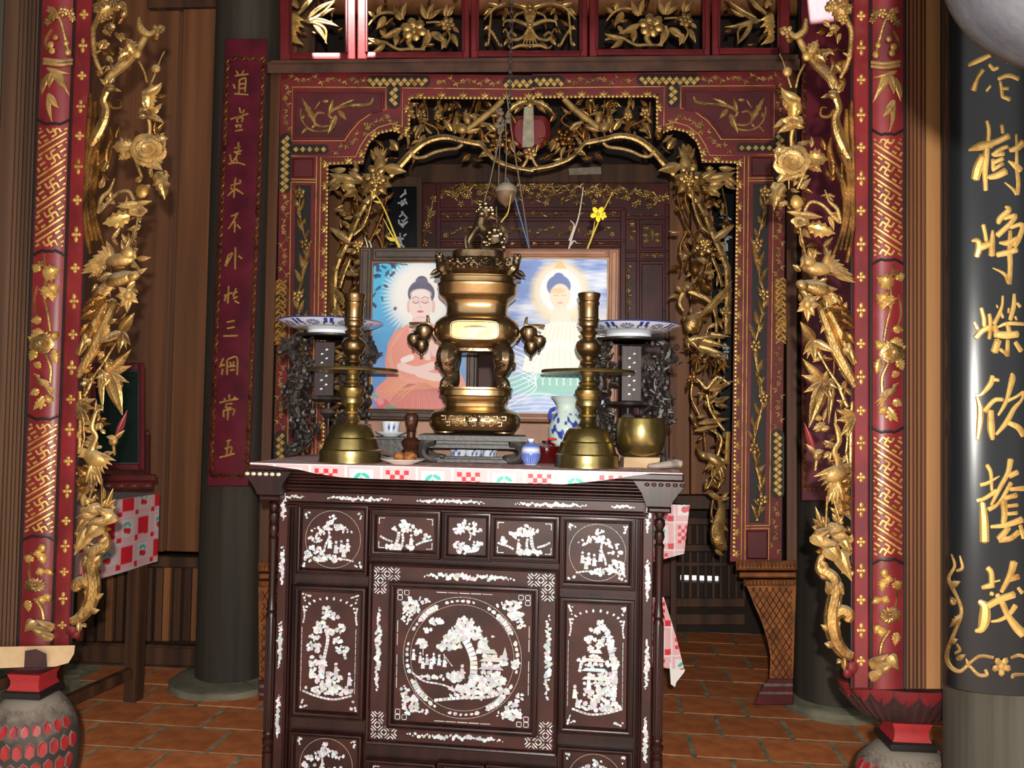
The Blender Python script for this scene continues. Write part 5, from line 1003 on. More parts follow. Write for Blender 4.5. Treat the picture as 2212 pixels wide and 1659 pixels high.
for sg, u in ((-1, a_l), (1, a_r)):
    ab(u - sg*.035, u - sg*.068, .1, zr0, -.03, .004, ROSEWP, 'stile'); ab(u - sg*.069, u - sg*.076, .1, zr1, -.03, .011, ROSEW, 'stile_moulding'); ab(u - sg*.078, u - sg*.083, .1, zr1, -.03, .006, ROSEW, 'stile_moulding')
    # turned and fluted corner colonette
    cx, cy, _ = AL.loc(np.array([[u - sg*.016, 0, -.004]]))[0]
    z_ = lambda y: AL.uz(576 if sg < 0 else 1425, y + (0 if sg > 0 else -16), 0)[1]
    pr = [(8, z_(1659)-.03)]
    prof = [(10, 1640), (12, 1632), (9, 1628), (13, 1620), (13, 1612), (9, 1608), (12, 1600), (10, 1596), (11, 1590), (11, 1345), (8, 1338), (12, 1332), (10, 1326), (7.5, 1300), (9.5, 1185), (11, 1178), (7, 1173), (11, 1160), (10, 1150), (6.5, 1146), (12, 1134), (11, 1124), (6.5, 1120), (11, 1110), (10, 1104), (7, 1100)]
    b = MB(); b.lathe(cx, cy, [(r_*PM*1.0, z_(y)) for r_, y in prof], 20); part('colonette', b, ROSEW, cab)
    for k in range(-2, 3):
        th = -PI/2 + k*.5 ; b = MB(); b.tube([(cx + 11*PM*math.cos(th), cy + 11*PM*math.sin(th), z_(1588), .0022), (cx + 11*PM*math.cos(th), cy + 11*PM*math.sin(th), z_(1348), .0022)], 6); part('flute', b, ROSEW, cab)
    b = MB(); zz0 = z_(1640); b.lathe(cx, cy, [(.015, 0), (.02, .02), (.016, .06), (.022, .1), (.016, .14), (.018, zz0)], 20); part('leg', b, ROSEW, cab)
ab(a_l+.03, a_r-.03, .10, .20, -.04, .004, ROSEW, 'bottom_rail')
def shade_col(r):
    q = r.random(); base = np.array([.60, .59, .63])
    if q < .2: base = np.array([.48, .62, .65])
    elif q < .38: base = np.array([.66, .55, .63])
    elif q < .5: base = np.array([.55, .62, .54])
    elif q < .6: base = np.array([.63, .60, .54])
    return base*r.uniform(.6, 1.15)
class Inlay:
    """many tiny shell pieces let into one panel; local pixels, y down from the panel's top left"""
    def __init__(s, u0, z1, off, seed): s.b = MB(None, True); s.c = []; s.u0, s.z1, s.off = u0, z1, off; s.r = random.Random(seed)
    def piece(s, x, y, r, sq=1.0, rot=0.0, n=6, h=1.0, col=None):
        r_ = s.r; P = []
        for k in range(n):
            a = 2*PI*k/n + r_.uniform(-.25, .25); q = r*r_.uniform(.75, 1.15); dx, dy = q*math.cos(a), q*sq*math.sin(a); P.append((x + dx*math.cos(rot) - dy*math.sin(rot), y + dx*math.sin(rot) + dy*math.cos(rot)))
        s.poly(P, h, col)
    def poly(s, P, h=1.0, col=None):
        n0 = s.b.n; hh = .6 + h*s.r.uniform(.4, .9); s.b.prism(P, -.3, hh, .12)
        V = s.b.v[-1]; k = len(P); tx, ty = s.r.uniform(-.05, .05), s.r.uniform(-.05, .05); c = np.mean(P, 0)
        V[k:, 2] += (V[k:, 0]-c[0])*tx + (V[k:, 1]-c[1])*ty
        s.c += [col if col is not None else shade_col(s.r)]*(s.b.n - n0)
    def cluster(s, cx, cy, rx, ry, n, r0=2.5, r1=5.5):
        for k in range(int(n*1.4)):
            a = s.r.uniform(0, 2*PI); q = math.sqrt(s.r.random()); s.piece(cx + rx*q*math.cos(a), cy + ry*q*math.sin(a), 1.08*s.r.uniform(r0, r1), s.r.uniform(.55, 1), s.r.uniform(0, PI))
    def path(s, pts, w, step=8):
        C = smooth([(x, y, 0) for x, y in pts], 8); d = np.r_[0, np.cumsum(np.hypot(np.diff(C[:, 0]), np.diff(C[:, 1])))]; L = d[-1]; m = max(1, int(L/step))
        for k in range(m):
            P = []
            for q in (k/m, (k+.94)/m): P.append((np.interp(q*L, d, C[:, 0]), np.interp(q*L, d, C[:, 1])))
            (xa, ya), (xb, yb_) = P; l = math.hypot(xb-xa, yb_-ya) or 1; nx, ny = -(yb_-ya)/l*w/2, (xb-xa)/l*w/2; s.poly([(xa+nx, ya+ny), (xb+nx, yb_+ny), (xb-nx, yb_-ny), (xa-nx, ya-ny)], .6)
    def spray(s, x0, y0, x1, y1, w, n):
        for k in range(n):
            t = (k+.5)/n; e = math.sin(PI*(.1 + .8*t)); s.piece(x0 + (x1-x0)*t + s.r.uniform(-.25, .25)*w*(1 if abs(y1-y0) > abs(x1-x0) else .3), y0 + (y1-y0)*t + s.r.uniform(-.25, .25)*w*(1 if abs(x1-x0) > abs(y1-y0) else .3), s.r.uniform(.3, .62)*w*e*.8 + 1, s.r.uniform(.5, 1), s.r.uniform(0, PI))
    def figure(s, x, y, hgt):
        s.piece(x, y - hgt, hgt*.17, 1); s.poly([(x-hgt*.14, y-hgt*.8), (x+hgt*.14, y-hgt*.8), (x+hgt*.24, y), (x-hgt*.22, y)], 1); s.piece(x + hgt*.2, y - hgt*.5, hgt*.15, .6, .5)
    def done(s, name='inlay'):
        u0, z1, off = s.u0, s.z1, s.off
        T = lambda V: AL.loc(np.column_stack([u0 + V[:, 0]*PM, z1 - V[:, 1]*PM, off + V[:, 2]*PM]))
        if not s.b.v: return
        return part(name, s.b, SHELL, s.parent, kind='stuff', T=T, sharp=10, colors=np.array(s.c))
    parent = cab
def panel(outer, inner, scene, seed, dz=0.0):
    o = AL.rect(*outer); i = AL.rect(*inner)           # u0,z0,u1,z1
    d = max(.008, min(i[0]-o[0], o[2]-i[2], i[1]-o[1], o[3]-i[3]))
    b = lc(AL); prof = [(0, -.02), (0, .008), (d*.12, .013), (d*.3, .014), (d*.36, .008), (d*.5, .008), (d*.58, .011), (d*.72, .010), (d*.82, .004), (d*.9, .005), (d, -.004), (d*1.02, -.012)]
    prof = [(q[0], q[1] + (dz if k else 0)) for k, q in enumerate(prof)]; b.frame(o[0], o[2], o[1], o[3], prof); fr_ = part('panel_moulding', b, ROSEW, cab, sharp=25)
    b = lc(AL); b.box(o[0]+d*.9, o[2]-d*.9, o[1]+d*.9, o[3]-d*.9, -.02, -.004+dz); f = part('panel', b, ROSEWP, cab)
    w, h = (o[2]-o[0]-2*d)/PM, (o[3]-o[1]-2*d)/PM
    I = Inlay(o[0]+d, o[3]-d, -.004+dz, seed); I.parent = f; scene(I, w, h); I.done(); return f
def ring(I, cx, cy, r, w=1.3, gap=0.0, n=44, skip=()):
    for k in range(n):
        if k in skip: continue
        a0, a1 = 2*PI*k/n, 2*PI*(k+1-gap)/n; I.poly([(cx + (r+w)*math.cos(a0), cy + (r+w)*math.sin(a0)), (cx + (r+w)*math.cos(a1), cy + (r+w)*math.sin(a1)), (cx + r*math.cos(a1), cy + r*math.sin(a1)), (cx + r*math.cos(a0), cy + r*math.sin(a0))], .4, np.array([.36, .32, .24]) if w < 2 else None)
def corners(I, w, h, s=16, n=6):
    for x, y, sx, sy in ((4, 4, 1, 1), (w-4, 4, -1, 1), (4, h-4, 1, -1), (w-4, h-4, -1, -1)):
        for k in range(n): q = I.r.random(); p = I.r.random(); I.piece(x + sx*s*q*(1 if p < .5 else .35), y + sy*s*q*(1 if p >= .5 else .35), I.r.uniform(2, 4.4), .8, I.r.uniform(0, 3))
def sc_round(flip=False):
    def f(I, w, h):
        X = (lambda x: w-x) if flip else (lambda x: x)
        ring(I, w/2, h/2, min(w, h)*.48, 1.0, 0, 48); corners(I, w, h, 15, 7)
        I.cluster(X(w*.47), h*.15, w*.07, h*.06, 7, 2.5, 4.5); I.cluster(X(w*.5), h*.28, w*.2, h*.07, 22, 3, 5.5); I.cluster(X(w*.27), h*.37, w*.12, h*.06, 10, 2.5, 5); I.cluster(X(w*.72), h*.34, w*.09, h*.05, 7, 2.5, 4); I.cluster(X(w*.2), h*.5, w*.12, h*.05, 8, 3, 5.5)
        I.path([(X(w*.42), h*.3), (X(w*.44), h*.45), (X(w*.38), h*.6), (X(w*.36), h*.72)], 5)
        for x, y in ((.45, .66), (.55, .74), (.64, .72), (.74, .7), (.68, .8)): I.figure(X(w*x), h*y, h*.19)
        I.cluster(X(w*.2), h*.72, w*.16, h*.09, 20, 3, 6); I.cluster(X(w*.4), h*.82, w*.22, h*.06, 22, 3, 6); I.path([(X(w*.5), h*.83), (X(w*.7), h*.83), (X(w*.85), h*.86)], 4, 6); I.cluster(X(w*.1), h*.84, w*.06, h*.06, 8, 3, 5)
    return f
def sc_wide(flip=False):
    def f(I, w, h):
        X = (lambda x: w-x) if flip else (lambda x: x)
        for sx in (4, w-4):
            for sy in (4, h-4): I.path([(sx, sy), (sx + (14 if sx < w/2 else -14), sy)], 2, 5); I.path([(sx, sy), (sx, sy + (14 if sy < h/2 else -14))], 2, 5)
        I.piece(X(w*.46), h*.13, 8, .6, .2); I.cluster(X(w*.46), h*.32, w*.2, h*.13, 26, 3, 6.5); I.cluster(X(w*.68), h*.42, w*.1, h*.09, 9, 3, 6)
        I.path([(X(w*.38), h*.45), (X(w*.37), h*.65), (X(w*.33), h*.85)], 8, 6); I.path([(X(w*.44), h*.5), (X(w*.46), h*.66), (X(w*.44), h*.86)], 6, 6); I.figure(X(w*.6), h*.86, h*.3); I.cluster(X(w*.4), h*.92, w*.26, h*.07, 24, 3, 6); I.path([(X(w*.05), h*.6), (X(w*.16), h*.7), (X(w*.28), h*.76)], 5, 6); I.path([(X(w*.97), h*.66), (X(w*.8), h*.74), (X(w*.68), h*.84)], 5, 6); I.cluster(X(w*.86), h*.6, w*.07, h*.1, 9, 3, 6)
    return f
def sc_vase(I, w, h):
    I.cluster(w*.5, h*.2, w*.26, h*.12, 18, 3, 6); I.cluster(w*.28, h*.36, w*.16, h*.1, 11, 3, 6); I.cluster(w*.74, h*.36, w*.15, h*.09, 11, 3, 5.5); I.path([(w*.5, h*.3), (w*.6, h*.45), (w*.56, h*.62)], 4, 6); I.piece(w*.5, h*.82, 13, .7); I.cluster(w*.28, h*.76, w*.14, h*.12, 14, 3, 6); I.cluster(w*.78, h*.74, w*.15, h*.12, 15, 3, 6); I.cluster(w*.5, h*.92, w*.3, h*.05, 12, 3, 5)
def sc_tall(flip=False):
    def f(I, w, h):
        X = (lambda x: w-x) if flip else (lambda x: x); corners(I, w, h, 20, 9)
        for k in range(12): a = PI + PI*k/11; I.piece(w/2 + w*.42*math.cos(a), h*.16 + h*.11*math.sin(a), 4.2, .7, a)
        for x in (6, w-6): I.path([(x, h*.12), (x + (3 if x < w/2 else -3), h*.2), (x, h*.27)], 4, 6); I.path([(x-2, h*.3), (x-2, h*.85)], 1.2, 14)
        I.path([(X(w*.45), h*.28), (X(w*.47), h*.4), (X(w*.42), h*.55), (X(w*.4), h*.7)] if not flip else [(X(w*.28), h*.34), (X(w*.2), h*.5), (X(w*.2), h*.66), (X(w*.22), h*.78)], 8 if not flip else 13, 7)
        for x, y, n_ in ((.46, .14, 7), (.4, .2, 8), (.58, .2, 7), (.35, .27, 8), (.3, .33, 9), (.68, .3, 10), (.5, .34, 10), (.62, .4, 8), (.25, .38, 8)):
            if flip: y = y*.75 + .06; x = x*.8 + .05
            I.cluster(X(w*x), h*y, w*.09, h*.028, n_, 3, 6)
        I.cluster(X(w*.24), h*.47, w*.12, h*.05, 16, 3, 6); I.cluster(X(w*.7), h*.47, w*.12, h*.04, 10, 3, 6); I.path([(X(w*.74), h*.48), (X(w*.78), h*.56)], 7, 7)
        I.cluster(X(w*.3), h*.6, w*.16, h*.06, 22, 3.5, 7); I.cluster(X(w*.45), h*.72, w*.28, h*.05, 36, 3.5, 7); I.figure(X(w*.62), h*.7, h*.1); I.figure(X(w*.85), h*.78, h*.1); I.figure(X(w*.2), h*.72, h*.09)
        if flip:
            for k, (yy, ww) in enumerate(((.40, .13), (.47, .2), (.55, .26), (.62, .28))): I.poly([(w*.5 - w*ww, h*yy), (w*.5 + w*ww*.8, h*yy), (w*.5 + w*ww*.55, h*(yy-.03)), (w*.5 - w*ww*.7, h*(yy-.03))], 1); I.cluster(w*.48, h*(yy+.025), w*ww*.7, h*.015, 9, 3, 5)
        I.cluster(X(w*.5), h*.82, w*.42, h*.045, 44, 3.5, 7); I.path([(X(w*.06), h*.84), (X(w*.3), h*.88), (X(w*.6), h*.9), (X(w*.9), h*.86)], 5, 8)
    return f
def sc_main(I, w, h):
    cx, cy, R = w*.497, h*.5, w*.432
    ring(I, cx, cy, R, 1.2, 0, 72); ring(I, cx, cy, R*.875, 1.0, 0, 72)
    for k in range(64):
        if k % 16 in (3, 4, 12): continue
        a = 2*PI*k/64; I.piece(cx + R*.94*math.cos(a), cy + R*.94*math.sin(a), I.r.uniform(4, 7.5), .8, a + PI/2)
    for k in range(4): a = PI/4 + k*PI/2 + .1; I.path([(cx + R*.93*math.cos(a - .2), cy + R*.93*math.sin(a - .2)), (cx + R*.94*math.cos(a), cy + R*.94*math.sin(a)), (cx + R*.93*math.cos(a + .2), cy + R*.93*math.sin(a + .2))], R*.1, 6)
    for x in (5, w-5):
        for y0, y1 in ((.24, .44), (.5, .76)): I.path([(x, h*y0), (x, h*y1)], 1.6, 20)
    for y in (5, h-5): I.path([(w*.3, y), (w*.72, y)], 1.6, 22)
    for sx in (0, 1):
        for sy in (0, 1):
            X = lambda x: w*(1-x) if sx else w*x; Y = lambda y: h*(1-y) if sy else h*y
            I.cluster(X(.12), Y(.13), w*.06, h*.07, 26, 3, 7); I.cluster(X(.2), Y(.09), w*.06, h*.03, 9, 2.5, 5); I.cluster(X(.08), Y(.22), w*.03, h*.05, 9, 2.5, 5)
            for q in ((.03, .03), (.08, .03), (.03, .07)): x, y = X(q[0]), Y(q[1]); ring_sq(I, x, y, 5)
    # leaning tree, people to the left, pavilions to the right
    I.path([(w*.50, h*.34), (w*.54, h*.40), (w*.58, h*.5), (w*.585, h*.6), (w*.57, h*.72)], 17, 9)
    for x, y, rx, ry, n in ((.52, .24, .06, .05, 24), (.47, .3, .07, .04, 24), (.58, .3, .06, .04, 22), (.42, .36, .06, .04, 22), (.63, .36, .05, .04, 16), (.37, .42, .05, .03, 14), (.45, .41, .05, .025, 12), (.52, .33, .05, .03, 14)): I.cluster(w*x, h*y, w*rx, h*ry, n, 4, 7)
    I.cluster(w*.3, h*.24, w*.05, h*.03, 12, 3, 7); I.cluster(w*.24, h*.31, w*.03, h*.02, 5, 3, 5); I.piece(w*.72, h*.33, 6, .5)
    I.cluster(w*.2, h*.41, w*.05, h*.03, 9, 4, 8); I.path([(w*.21, h*.41), (w*.21, h*.5)], 2, 6)
    for x, y in ((.14, .54), (.19, .56), (.24, .57), (.29, .56), (.33, .57), (.27, .6), (.21, .6), (.37, .58)): I.figure(w*x, h*y, h*.075)
    I.path([(w*.36, h*.48), (w*.43, h*.57)], 2, 6); I.figure(w*.5, h*.66, h*.1); I.cluster(w*.45, h*.64, w*.06, h*.04, 18, 4, 7)
    for x, y, ww in ((.7, .46, .06), (.72, .52, .1), (.71, .58, .1), (.8, .5, .04)):
        I.poly([(w*(x-ww), h*y), (w*(x+ww), h*y), (w*(x+ww*.55), h*(y-.035)), (w*(x-ww*.55), h*(y-.035))], 1)
        I.cluster(w*x, h*(y+.022), w*ww*.75, h*.014, 12, 3.5, 6)
    I.poly([(w*.79, h*.47), (w*.83, h*.47), (w*.81, h*.4)], 1); I.cluster(w*.64, h*.42, w*.05, h*.03, 14, 4, 7); I.cluster(w*.88, h*.53, w*.04, h*.03, 8, 3, 6)
    I.cluster(w*.68, h*.66, w*.14, h*.035, 44, 4, 8); I.cluster(w*.62, h*.73, w*.22, h*.03, 56, 4, 8); I.cluster(w*.3, h*.66, w*.14, h*.015, 16, 3, 6); I.path([(w*.13, h*.63), (w*.22, h*.69), (w*.36, h*.71), (w*.5, h*.76)], 4, 9); I.path([(w*.3, h*.83), (w*.5, h*.8), (w*.7, h*.78), (w*.8, h*.74)], 7, 9); I.cluster(w*.55, h*.78, w*.16, h*.02, 20, 3, 6)
def ring_sq(I, x, y, s): 
    for a, b_ in (((-s, -s), (s, -s)), ((s, -s), (s, s)), ((s, s), (-s, s)), ((-s, s), (-s, -s))): I.path([(x+a[0], y+a[1]), (x+b_[0], y+b_[1])], 1.6, 20)
panel((643, 1087, 795, 1245), (668, 1115, 775, 1232), sc_round(), 11); panel((1210, 1113, 1372, 1276), (1236, 1138, 1357, 1258), sc_round(True), 12)
panel((800, 1098, 952, 1208), (824, 1120, 934, 1191), sc_wide(), 13); panel((958, 1105, 1060, 1213), (974, 1124, 1040, 1200), sc_vase, 14); panel((1058, 1110, 1208, 1217), (1078, 1130, 1188, 1202), sc_wide(True), 15)
panel((636, 1262, 786, 1557), (657, 1278, 770, 1537), sc_tall(), 16); panel((1210, 1288, 1367, 1592), (1228, 1304, 1347, 1570), sc_tall(True), 17)
# middle: flat inlaid band, square moulding, round scene
o = AL.rect(799, 1213, 1203, 1632); d = .012
b = lc(AL); b.frame(o[0], o[2], o[1], o[3], [(0, -.02), (0, .010), (d*.3, .014), (d*.7, .012), (d, .004), (d*1.05, -.01)]); part('panel_moulding', b, ROSEW, cab, sharp=25)
b = lc(AL); b.box(o[0]+d*.9, o[2]-d*.9, o[1]+d*.9, o[3]-d*.9, -.02, 0); band = part('panel', b, ROSEWP, cab)
panel((843, 1254, 1160, 1590), (857, 1272, 1145, 1568), sc_main, 18, .009)
I = Inlay(o[0]+d, o[3]-d, 0, 19); I.parent = band; w, h = (o[2]-o[0]-2*d)/PM, (o[3]-o[1]-2*d)/PM
I.spray(w*.28, 17, w*.78, 17, 17, 38); I.spray(w*.2, h-16, w*.74, h-16, 15, 34); I.spray(15, h*.24, 15, h*.72, 18, 34); I.spray(w-14, h*.24, w-14, h*.72, 18, 34)
for sx in (0, 1):
    for sy in (0, 1):                                  # key-fret corner pieces
        X = (lambda x: w-x) if sx else (lambda x: x); Y = (lambda y: h-y) if sy else (lambda y: y); c = 15.0
        for i_ in range(4):
            for j_ in range(4):
                if i_ > 1 and j_ > 1: continue
                x0_, y0_ = 2 + i_*c, 2 + j_*c
                for q in (-1, 0, 1):                   # basket-weave of slanting strips
                    o_ = q*3.7; e_ = 2.0 + abs(q)*2.2
                    if (i_ + j_) % 2: P_, Q_ = (x0_ + e_ + o_, y0_ + c - e_ + o_), (x0_ + c - e_ + o_, y0_ + e_ + o_)
                    else: P_, Q_ = (x0_ + e_ + o_, y0_ + e_ - o_), (x0_ + c - e_ + o_, y0_ + c - e_ - o_)
                    I.path([(X(P_[0]), Y(P_[1])), (X(Q_[0]), Y(Q_[1]))], 2.5, 40)
I.done()
# sprays on rail and stiles
I = Inlay(AL.uz(600, 1090)[0], zr0, .004, 20)
for x0, x1 in ((115, 262), (318, 470), (536, 690), (18, 62), (742, 792)): I.spray(x0, 12, x1, 12, 11 if x1-x0 > 60 else 9, int((x1-x0)/3.6))
I.done()
for sg, u in ((-1, a_l), (1, a_r)):
    I = Inlay(u - sg*.0515, zr0, .004, 21 + sg)
    for y0, y1 in ((2, 66), (122, 208), (288, 392), (450, 545)): I.spray(0, y0, 0, y1, 13, int((y1-y0)/3))
    I.done()
# bottom row, repeating the top one
panel((628, 1577, 780, 1735), (652, 1592, 765, 1722), sc_round(), 31); panel((1205, 1610, 1365, 1770), (1228, 1628, 1350, 1756), sc_round(True), 32)
panel((790, 1637, 940, 1745), (812, 1652, 924, 1730), sc_wide(), 33); panel((946, 1643, 1046, 1750), (962, 1658, 1030, 1736), sc_vase, 34); panel((1050, 1648, 1200, 1756), (1070, 1664, 1182, 1742), sc_wide(True), 35)

# ------------------------------------------------------------------ checkered oilcloth on the altar
WHT, PNK, RDC, GRN, GRY = np.array(lin(222, 212, 210)), np.array(lin(218, 168, 170)), np.array(lin(205, 40, 52)), np.array(lin(60, 170, 150)), np.array(lin(186, 174, 168))
def cloth_rgb(X, Y, per=77.0, solid=False):
    """plaid of squares: checks alternate with cherries; X, Y in pixels of pattern"""
    ix, iy = np.floor(X/per).astype(int), np.floor(Y/per).astype(int); fx, fy = X - ix*per, Y - iy*per
    C = np.tile(WHT, (len(X), 1)); bx = fx > 50; by = fy > 50
    C[bx | by] = PNK; C[(np.abs(fx-68) < 2.2) | (np.abs(fy-68) < 2.2)] = WHT*.98
    C[bx & by & (fx < 66) & (fy < 66)] = RDC
    sq = ~bx & ~by; ck = sq & ((ix+iy) % 2 == 0)
    k = ck & (((np.floor(fx/10) + np.floor(fy/10)) % 2) == 0) & (fx < 50) & (fy < 50); C[k] = RDC; C[ck & ~k] = RDC if solid else PNK*1.04
    fr = sq & ((ix+iy) % 2 == 1)
    def ell(cx, cy, rx, ry, a, col): 
        c, s = math.cos(a), math.sin(a); u = ((fx-cx)*c + (fy-cy)*s)/rx; v = (-(fx-cx)*s + (fy-cy)*c)/ry; C[fr & (u*u+v*v < 1)] = col
    ell(19, 33, 9, 9, 0, RDC); ell(32, 31, 9, 9, 0, RDC*.92); ell(16, 14, 10, 4.5, -.7, GRN); ell(34, 13, 10, 4.5, .5, GRN); ell(25, 20, 1.5, 8, 0, GRN)
    return C
cl = thing('tablecloth', 'red and white checkered oilcloth with cherries on the altar top', 'tablecloth', AL.loc(np.array([[(a_l+a_r)/2, ZT, 0]]))[0])
def fold_y(x): return 1010.5 + (x-1000)*.0245
bx_ = [538, 575, 645, 677, 735, 792, 1040, 1217, 1275, 1320, 1366, 1407, 1478]; by_ = [1003, 1005, 1014, 1022, 1031, 1034, 1042, 1046.5, 1041, 1035.5, 1027.5, 1023, 1025]
nu, nv = 620, 24; V = []; C = []
xs = np.linspace(540, 1475, nu+1)
XX, TT = np.meshgrid(xs, np.linspace(0, 1, nv+1)); YB = np.maximum(np.interp(XX, bx_, by_), fold_y(XX) + .8); YY = fold_y(XX) + (YB - fold_y(XX))*TT
hh = 53 + 2.0*np.sin(TT*PI*.5) + .9*np.sin(XX/23.0)*TT
b = MB(AL.map, True); b.add(np.column_stack([XX.ravel(), YY.ravel(), hh.ravel()]), [(j*(nu+1)+i, j*(nu+1)+i+1, (j+1)*(nu+1)+i+1, (j+1)*(nu+1)+i) for j in range(nv) for i in range(nu)])
colr = cloth_rgb(XX.ravel() - 679 + 154*10, (YY - fold_y(XX)).ravel() - 9 + 77*10); part('cloth_drop', b, CLOTH, cl, colors=colr, sharp=None)
n1, n2 = 320, 150
UU, DD = np.meshgrid(np.linspace(t_l+.003, t_r-.003, n1+1), np.linspace(0.078, -.575, n2+1))
zz = np.full(UU.shape, ZT+.002) + .0006*np.sin(UU*60)*np.sin(DD*45)
b = MB(AL.loc); b.add(np.column_stack([UU.ravel(), zz.ravel(), DD.ravel()]), [(j*(n1+1)+i, (j+1)*(n1+1)+i, (j+1)*(n1+1)+i+1, j*(n1+1)+i+1) for j in range(n2) for i in range(n1)])
colr = cloth_rgb(UU.ravel()/PM + 77*20, DD.ravel()/PM + 77*20)*.62 + GRY*.38; part('cloth_top', b, mat('dusty_oilcloth', (1, 1, 1), .9, attr=True, spec=.1), cl, colors=colr, sharp=None)
ZC_ = ZT + .003
# ------------------------------------------------------------------ things standing on the altar
def onray(pxx, depth, z=None):
    d = rays(pxx, 900); k = depth/d[1]; return float(d[0]*k), depth, (ZC_ if z is None else z)
def zpx(pxx, pyy, depth):                              # height of an image row at a given depth
    d = rays(pxx, pyy); return float(EYE[2] + d[2]/d[1]*depth)
def turned(cx, prof, depth, xx=None, zoff=0):          # pixel profile (y, half width) -> metres at depth
    m = depth/F; return [(max(r, 0)*m, zpx(xx if xx else cx, y, depth)) for y, r in prof]
# brass candlesticks
CPROF = [(1000, 68), (997, 68), (992, 66), (975, 66), (972, 61), (968, 60), (950, 55), (947, 51), (942, 50), (928, 44), (921, 38), (919, 27), (915, 21), (908, 16), (902, 14), (899, 13), (896, 19), (892, 20), (888, 15), (884, 13), (880, 18), (874, 24), (866, 25), (860, 22), (857, 23), (850, 27), (842, 27), (836, 22), (833, 14), (830, 18), (826, 20), (822, 14), (814, 13), (808, 17), (803, 19)]
CPROF2 = [(797, 16), (792, 13), (786, 18), (781, 17), (777, 13), (772, 14), (767, 20), (758, 25), (748, 27), (741, 25), (735, 18), (731, 13), (727, 14), (723, 17), (719, 20), (716, 15), (712, 14), (707, 20), (701, 21), (698, 20), (696, 22), (692, 22), (690, 20), (664, 20), (661, 22), (657, 22), (655, 20), (648, 22), (642, 24), (638, 23), (637, 19), (652, 18), (690, 17), (700, 8), (701, 0)]
def candlestick(xc, depth, k, dy, label):
    cx, cy, cz = onray(xc, depth); m = depth/F*k; f = lambda pr: [(r*m, cz + (1000-y)*m) for y, r in pr]
    t = thing('candlestick', label, 'candlestick', (cx, cy, cz), 'brass candlesticks')
    b = MB(); b.lathe(cx, cy, f(CPROF), 44); part('foot_and_stem', b, BRASSG, t)
    b = MB(); b.lathe(cx, cy, f([(804, 20), (803, 60), (806, 97), (803.5, 98.5), (800, 97), (797.5, 60), (797, 14)]), 56); part('drip_pan', b, BRASSG, t)
    b = MB(); b.lathe(cx, cy, f(CPROF2), 44); part('socket', b, BRASS, t)
candlestick(760, 2.81, 1.0, 0, 'brass candlestick with drip pan on the side nearer the red robed picture'); candlestick(1269, 2.76, 1.035, 8, 'brass candlestick with drip pan beside the brass bowl')

# bronze incense burner on a black stand
D = 2.93; bx0, by0, bz0 = onray(1027, D); m = D/F
zb_ = lambda y: zpx(1027, y, D)
bz0 += .002
st = thing('burner_stand', 'low black wooden stand with curled legs under the bronze incense burner', 'stand', (bx0, by0, bz0))
zt_ = zb_(939); zl = bz0
def bxs(u0, u1, v0, v1, z0, z1, name, ch=.002):
    b = MB(); b.box(bx0 + u0*m, bx0 + u1*m, by0 + v0*m, by0 + v1*m, z0, z1, ch=ch); part(name, b, EBONY, st)
H_ = zt_ - zl
bxs(-116, 110, -62, 62, zt_-.018, zt_, 'top_board'); bxs(-98, 92, -54, 54, zt_-.030, zt_-.019, 'waist'); bxs(-106, 100, -58, 58, zt_-.044, zt_-.031, 'apron')
bxs(-80, 74, -56, -44, zl, zl+.012, 'stretcher'); bxs(-80, 74, 44, 56, zl, zl+.012, 'stretcher')
for sg, xo in ((-1, -92), (1, 86)):
    for v in (-48, 48):
        b = MB(); pts = []
        for q in np.linspace(0, 1, 12): a_ = PI*.5 - PI*1.05*q; pts.append((bx0 + (xo + sg*26*math.cos(a_) - sg*10)*m, by0 + v*m, zl + H_*.40 + H_*.36*math.sin(a_), (15 - 4*q)*m))
        b.tube(pts, 10); b.blob(bx0 + (xo - sg*14)*m, by0 + v*m, zl + H_*.12, 14*m, 11*m, H_*.1); part('leg', b, EBONY, st)
ib = thing('incense_burner', 'bronze incense burner with lion lid and peach handles on the black stand', 'incense burner', (bx0, by0, zt_+.001))
zt_ += .001
lz = lambda y: zb_(y - 0) 
def lp(prof, name, m2, sq=3.2, sx=1.0, sy=.8, n=56, sharp=35): b = MB(); b.lathe(bx0, by0, [(r*m, max(lz(y), zt_)) for y, r in prof], n, sx, sy, sq=sq); return part(name, b, m2, ib, sharp=sharp)
lp([(932, 72), (928, 88), (916, 97), (905, 98), (894, 94), (888, 86), (884, 74), (878, 66), (872, 65), (866, 70), (858, 73), (855, 78), (852, 78), (844, 78), (842, 80), (838, 80), (838, 0)], 'plinth', BRASS)
for sx in (-1, 1):
    for sy in (-1, 1): b = MB(); b.blob(bx0 + sx*62*m, by0 + sy*42*m, zt_+.009, 24*m, 20*m, .009, 0, 10, 7); part('plinth_foot', b, BRASS, ib)
b = MB(); r = random.Random(4)                         # pierced key and cloud band on the plinth
for k in range(17):
    x = -66 + k*8.3
    if k in (7, 8, 9): continue
    b.bar(bx0 + (x-5)*m, 0, bx0 + (x+5)*m, 0, .006, 0, .004)
V = b.v; 
b = MB()
for k in range(15):
    x = -62 + k*8.9; z0 = lz(905 + (6 if k % 2 else -6)); yy = by0 - .8*99*m
    b.tube([(bx0 + (x-5)*m, yy, z0, .0035), (bx0 + (x+4)*m, yy-.001, z0, .0035), (bx0 + (x+4)*m, yy-.001, z0 - .012, .003), (bx0 + (x-3)*m, yy, z0-.012, .003)], 5)
for k in range(9): a_ = 2*PI*k/9; b.blob(bx0 + (-2 + 13*math.cos(a_))*m, by0 - .8*99*m, lz(906) + 9*m*math.sin(a_), 4*m, 4*m, 4*m)
part('pierced_band', b, BRONZE, ib, kind='stuff')
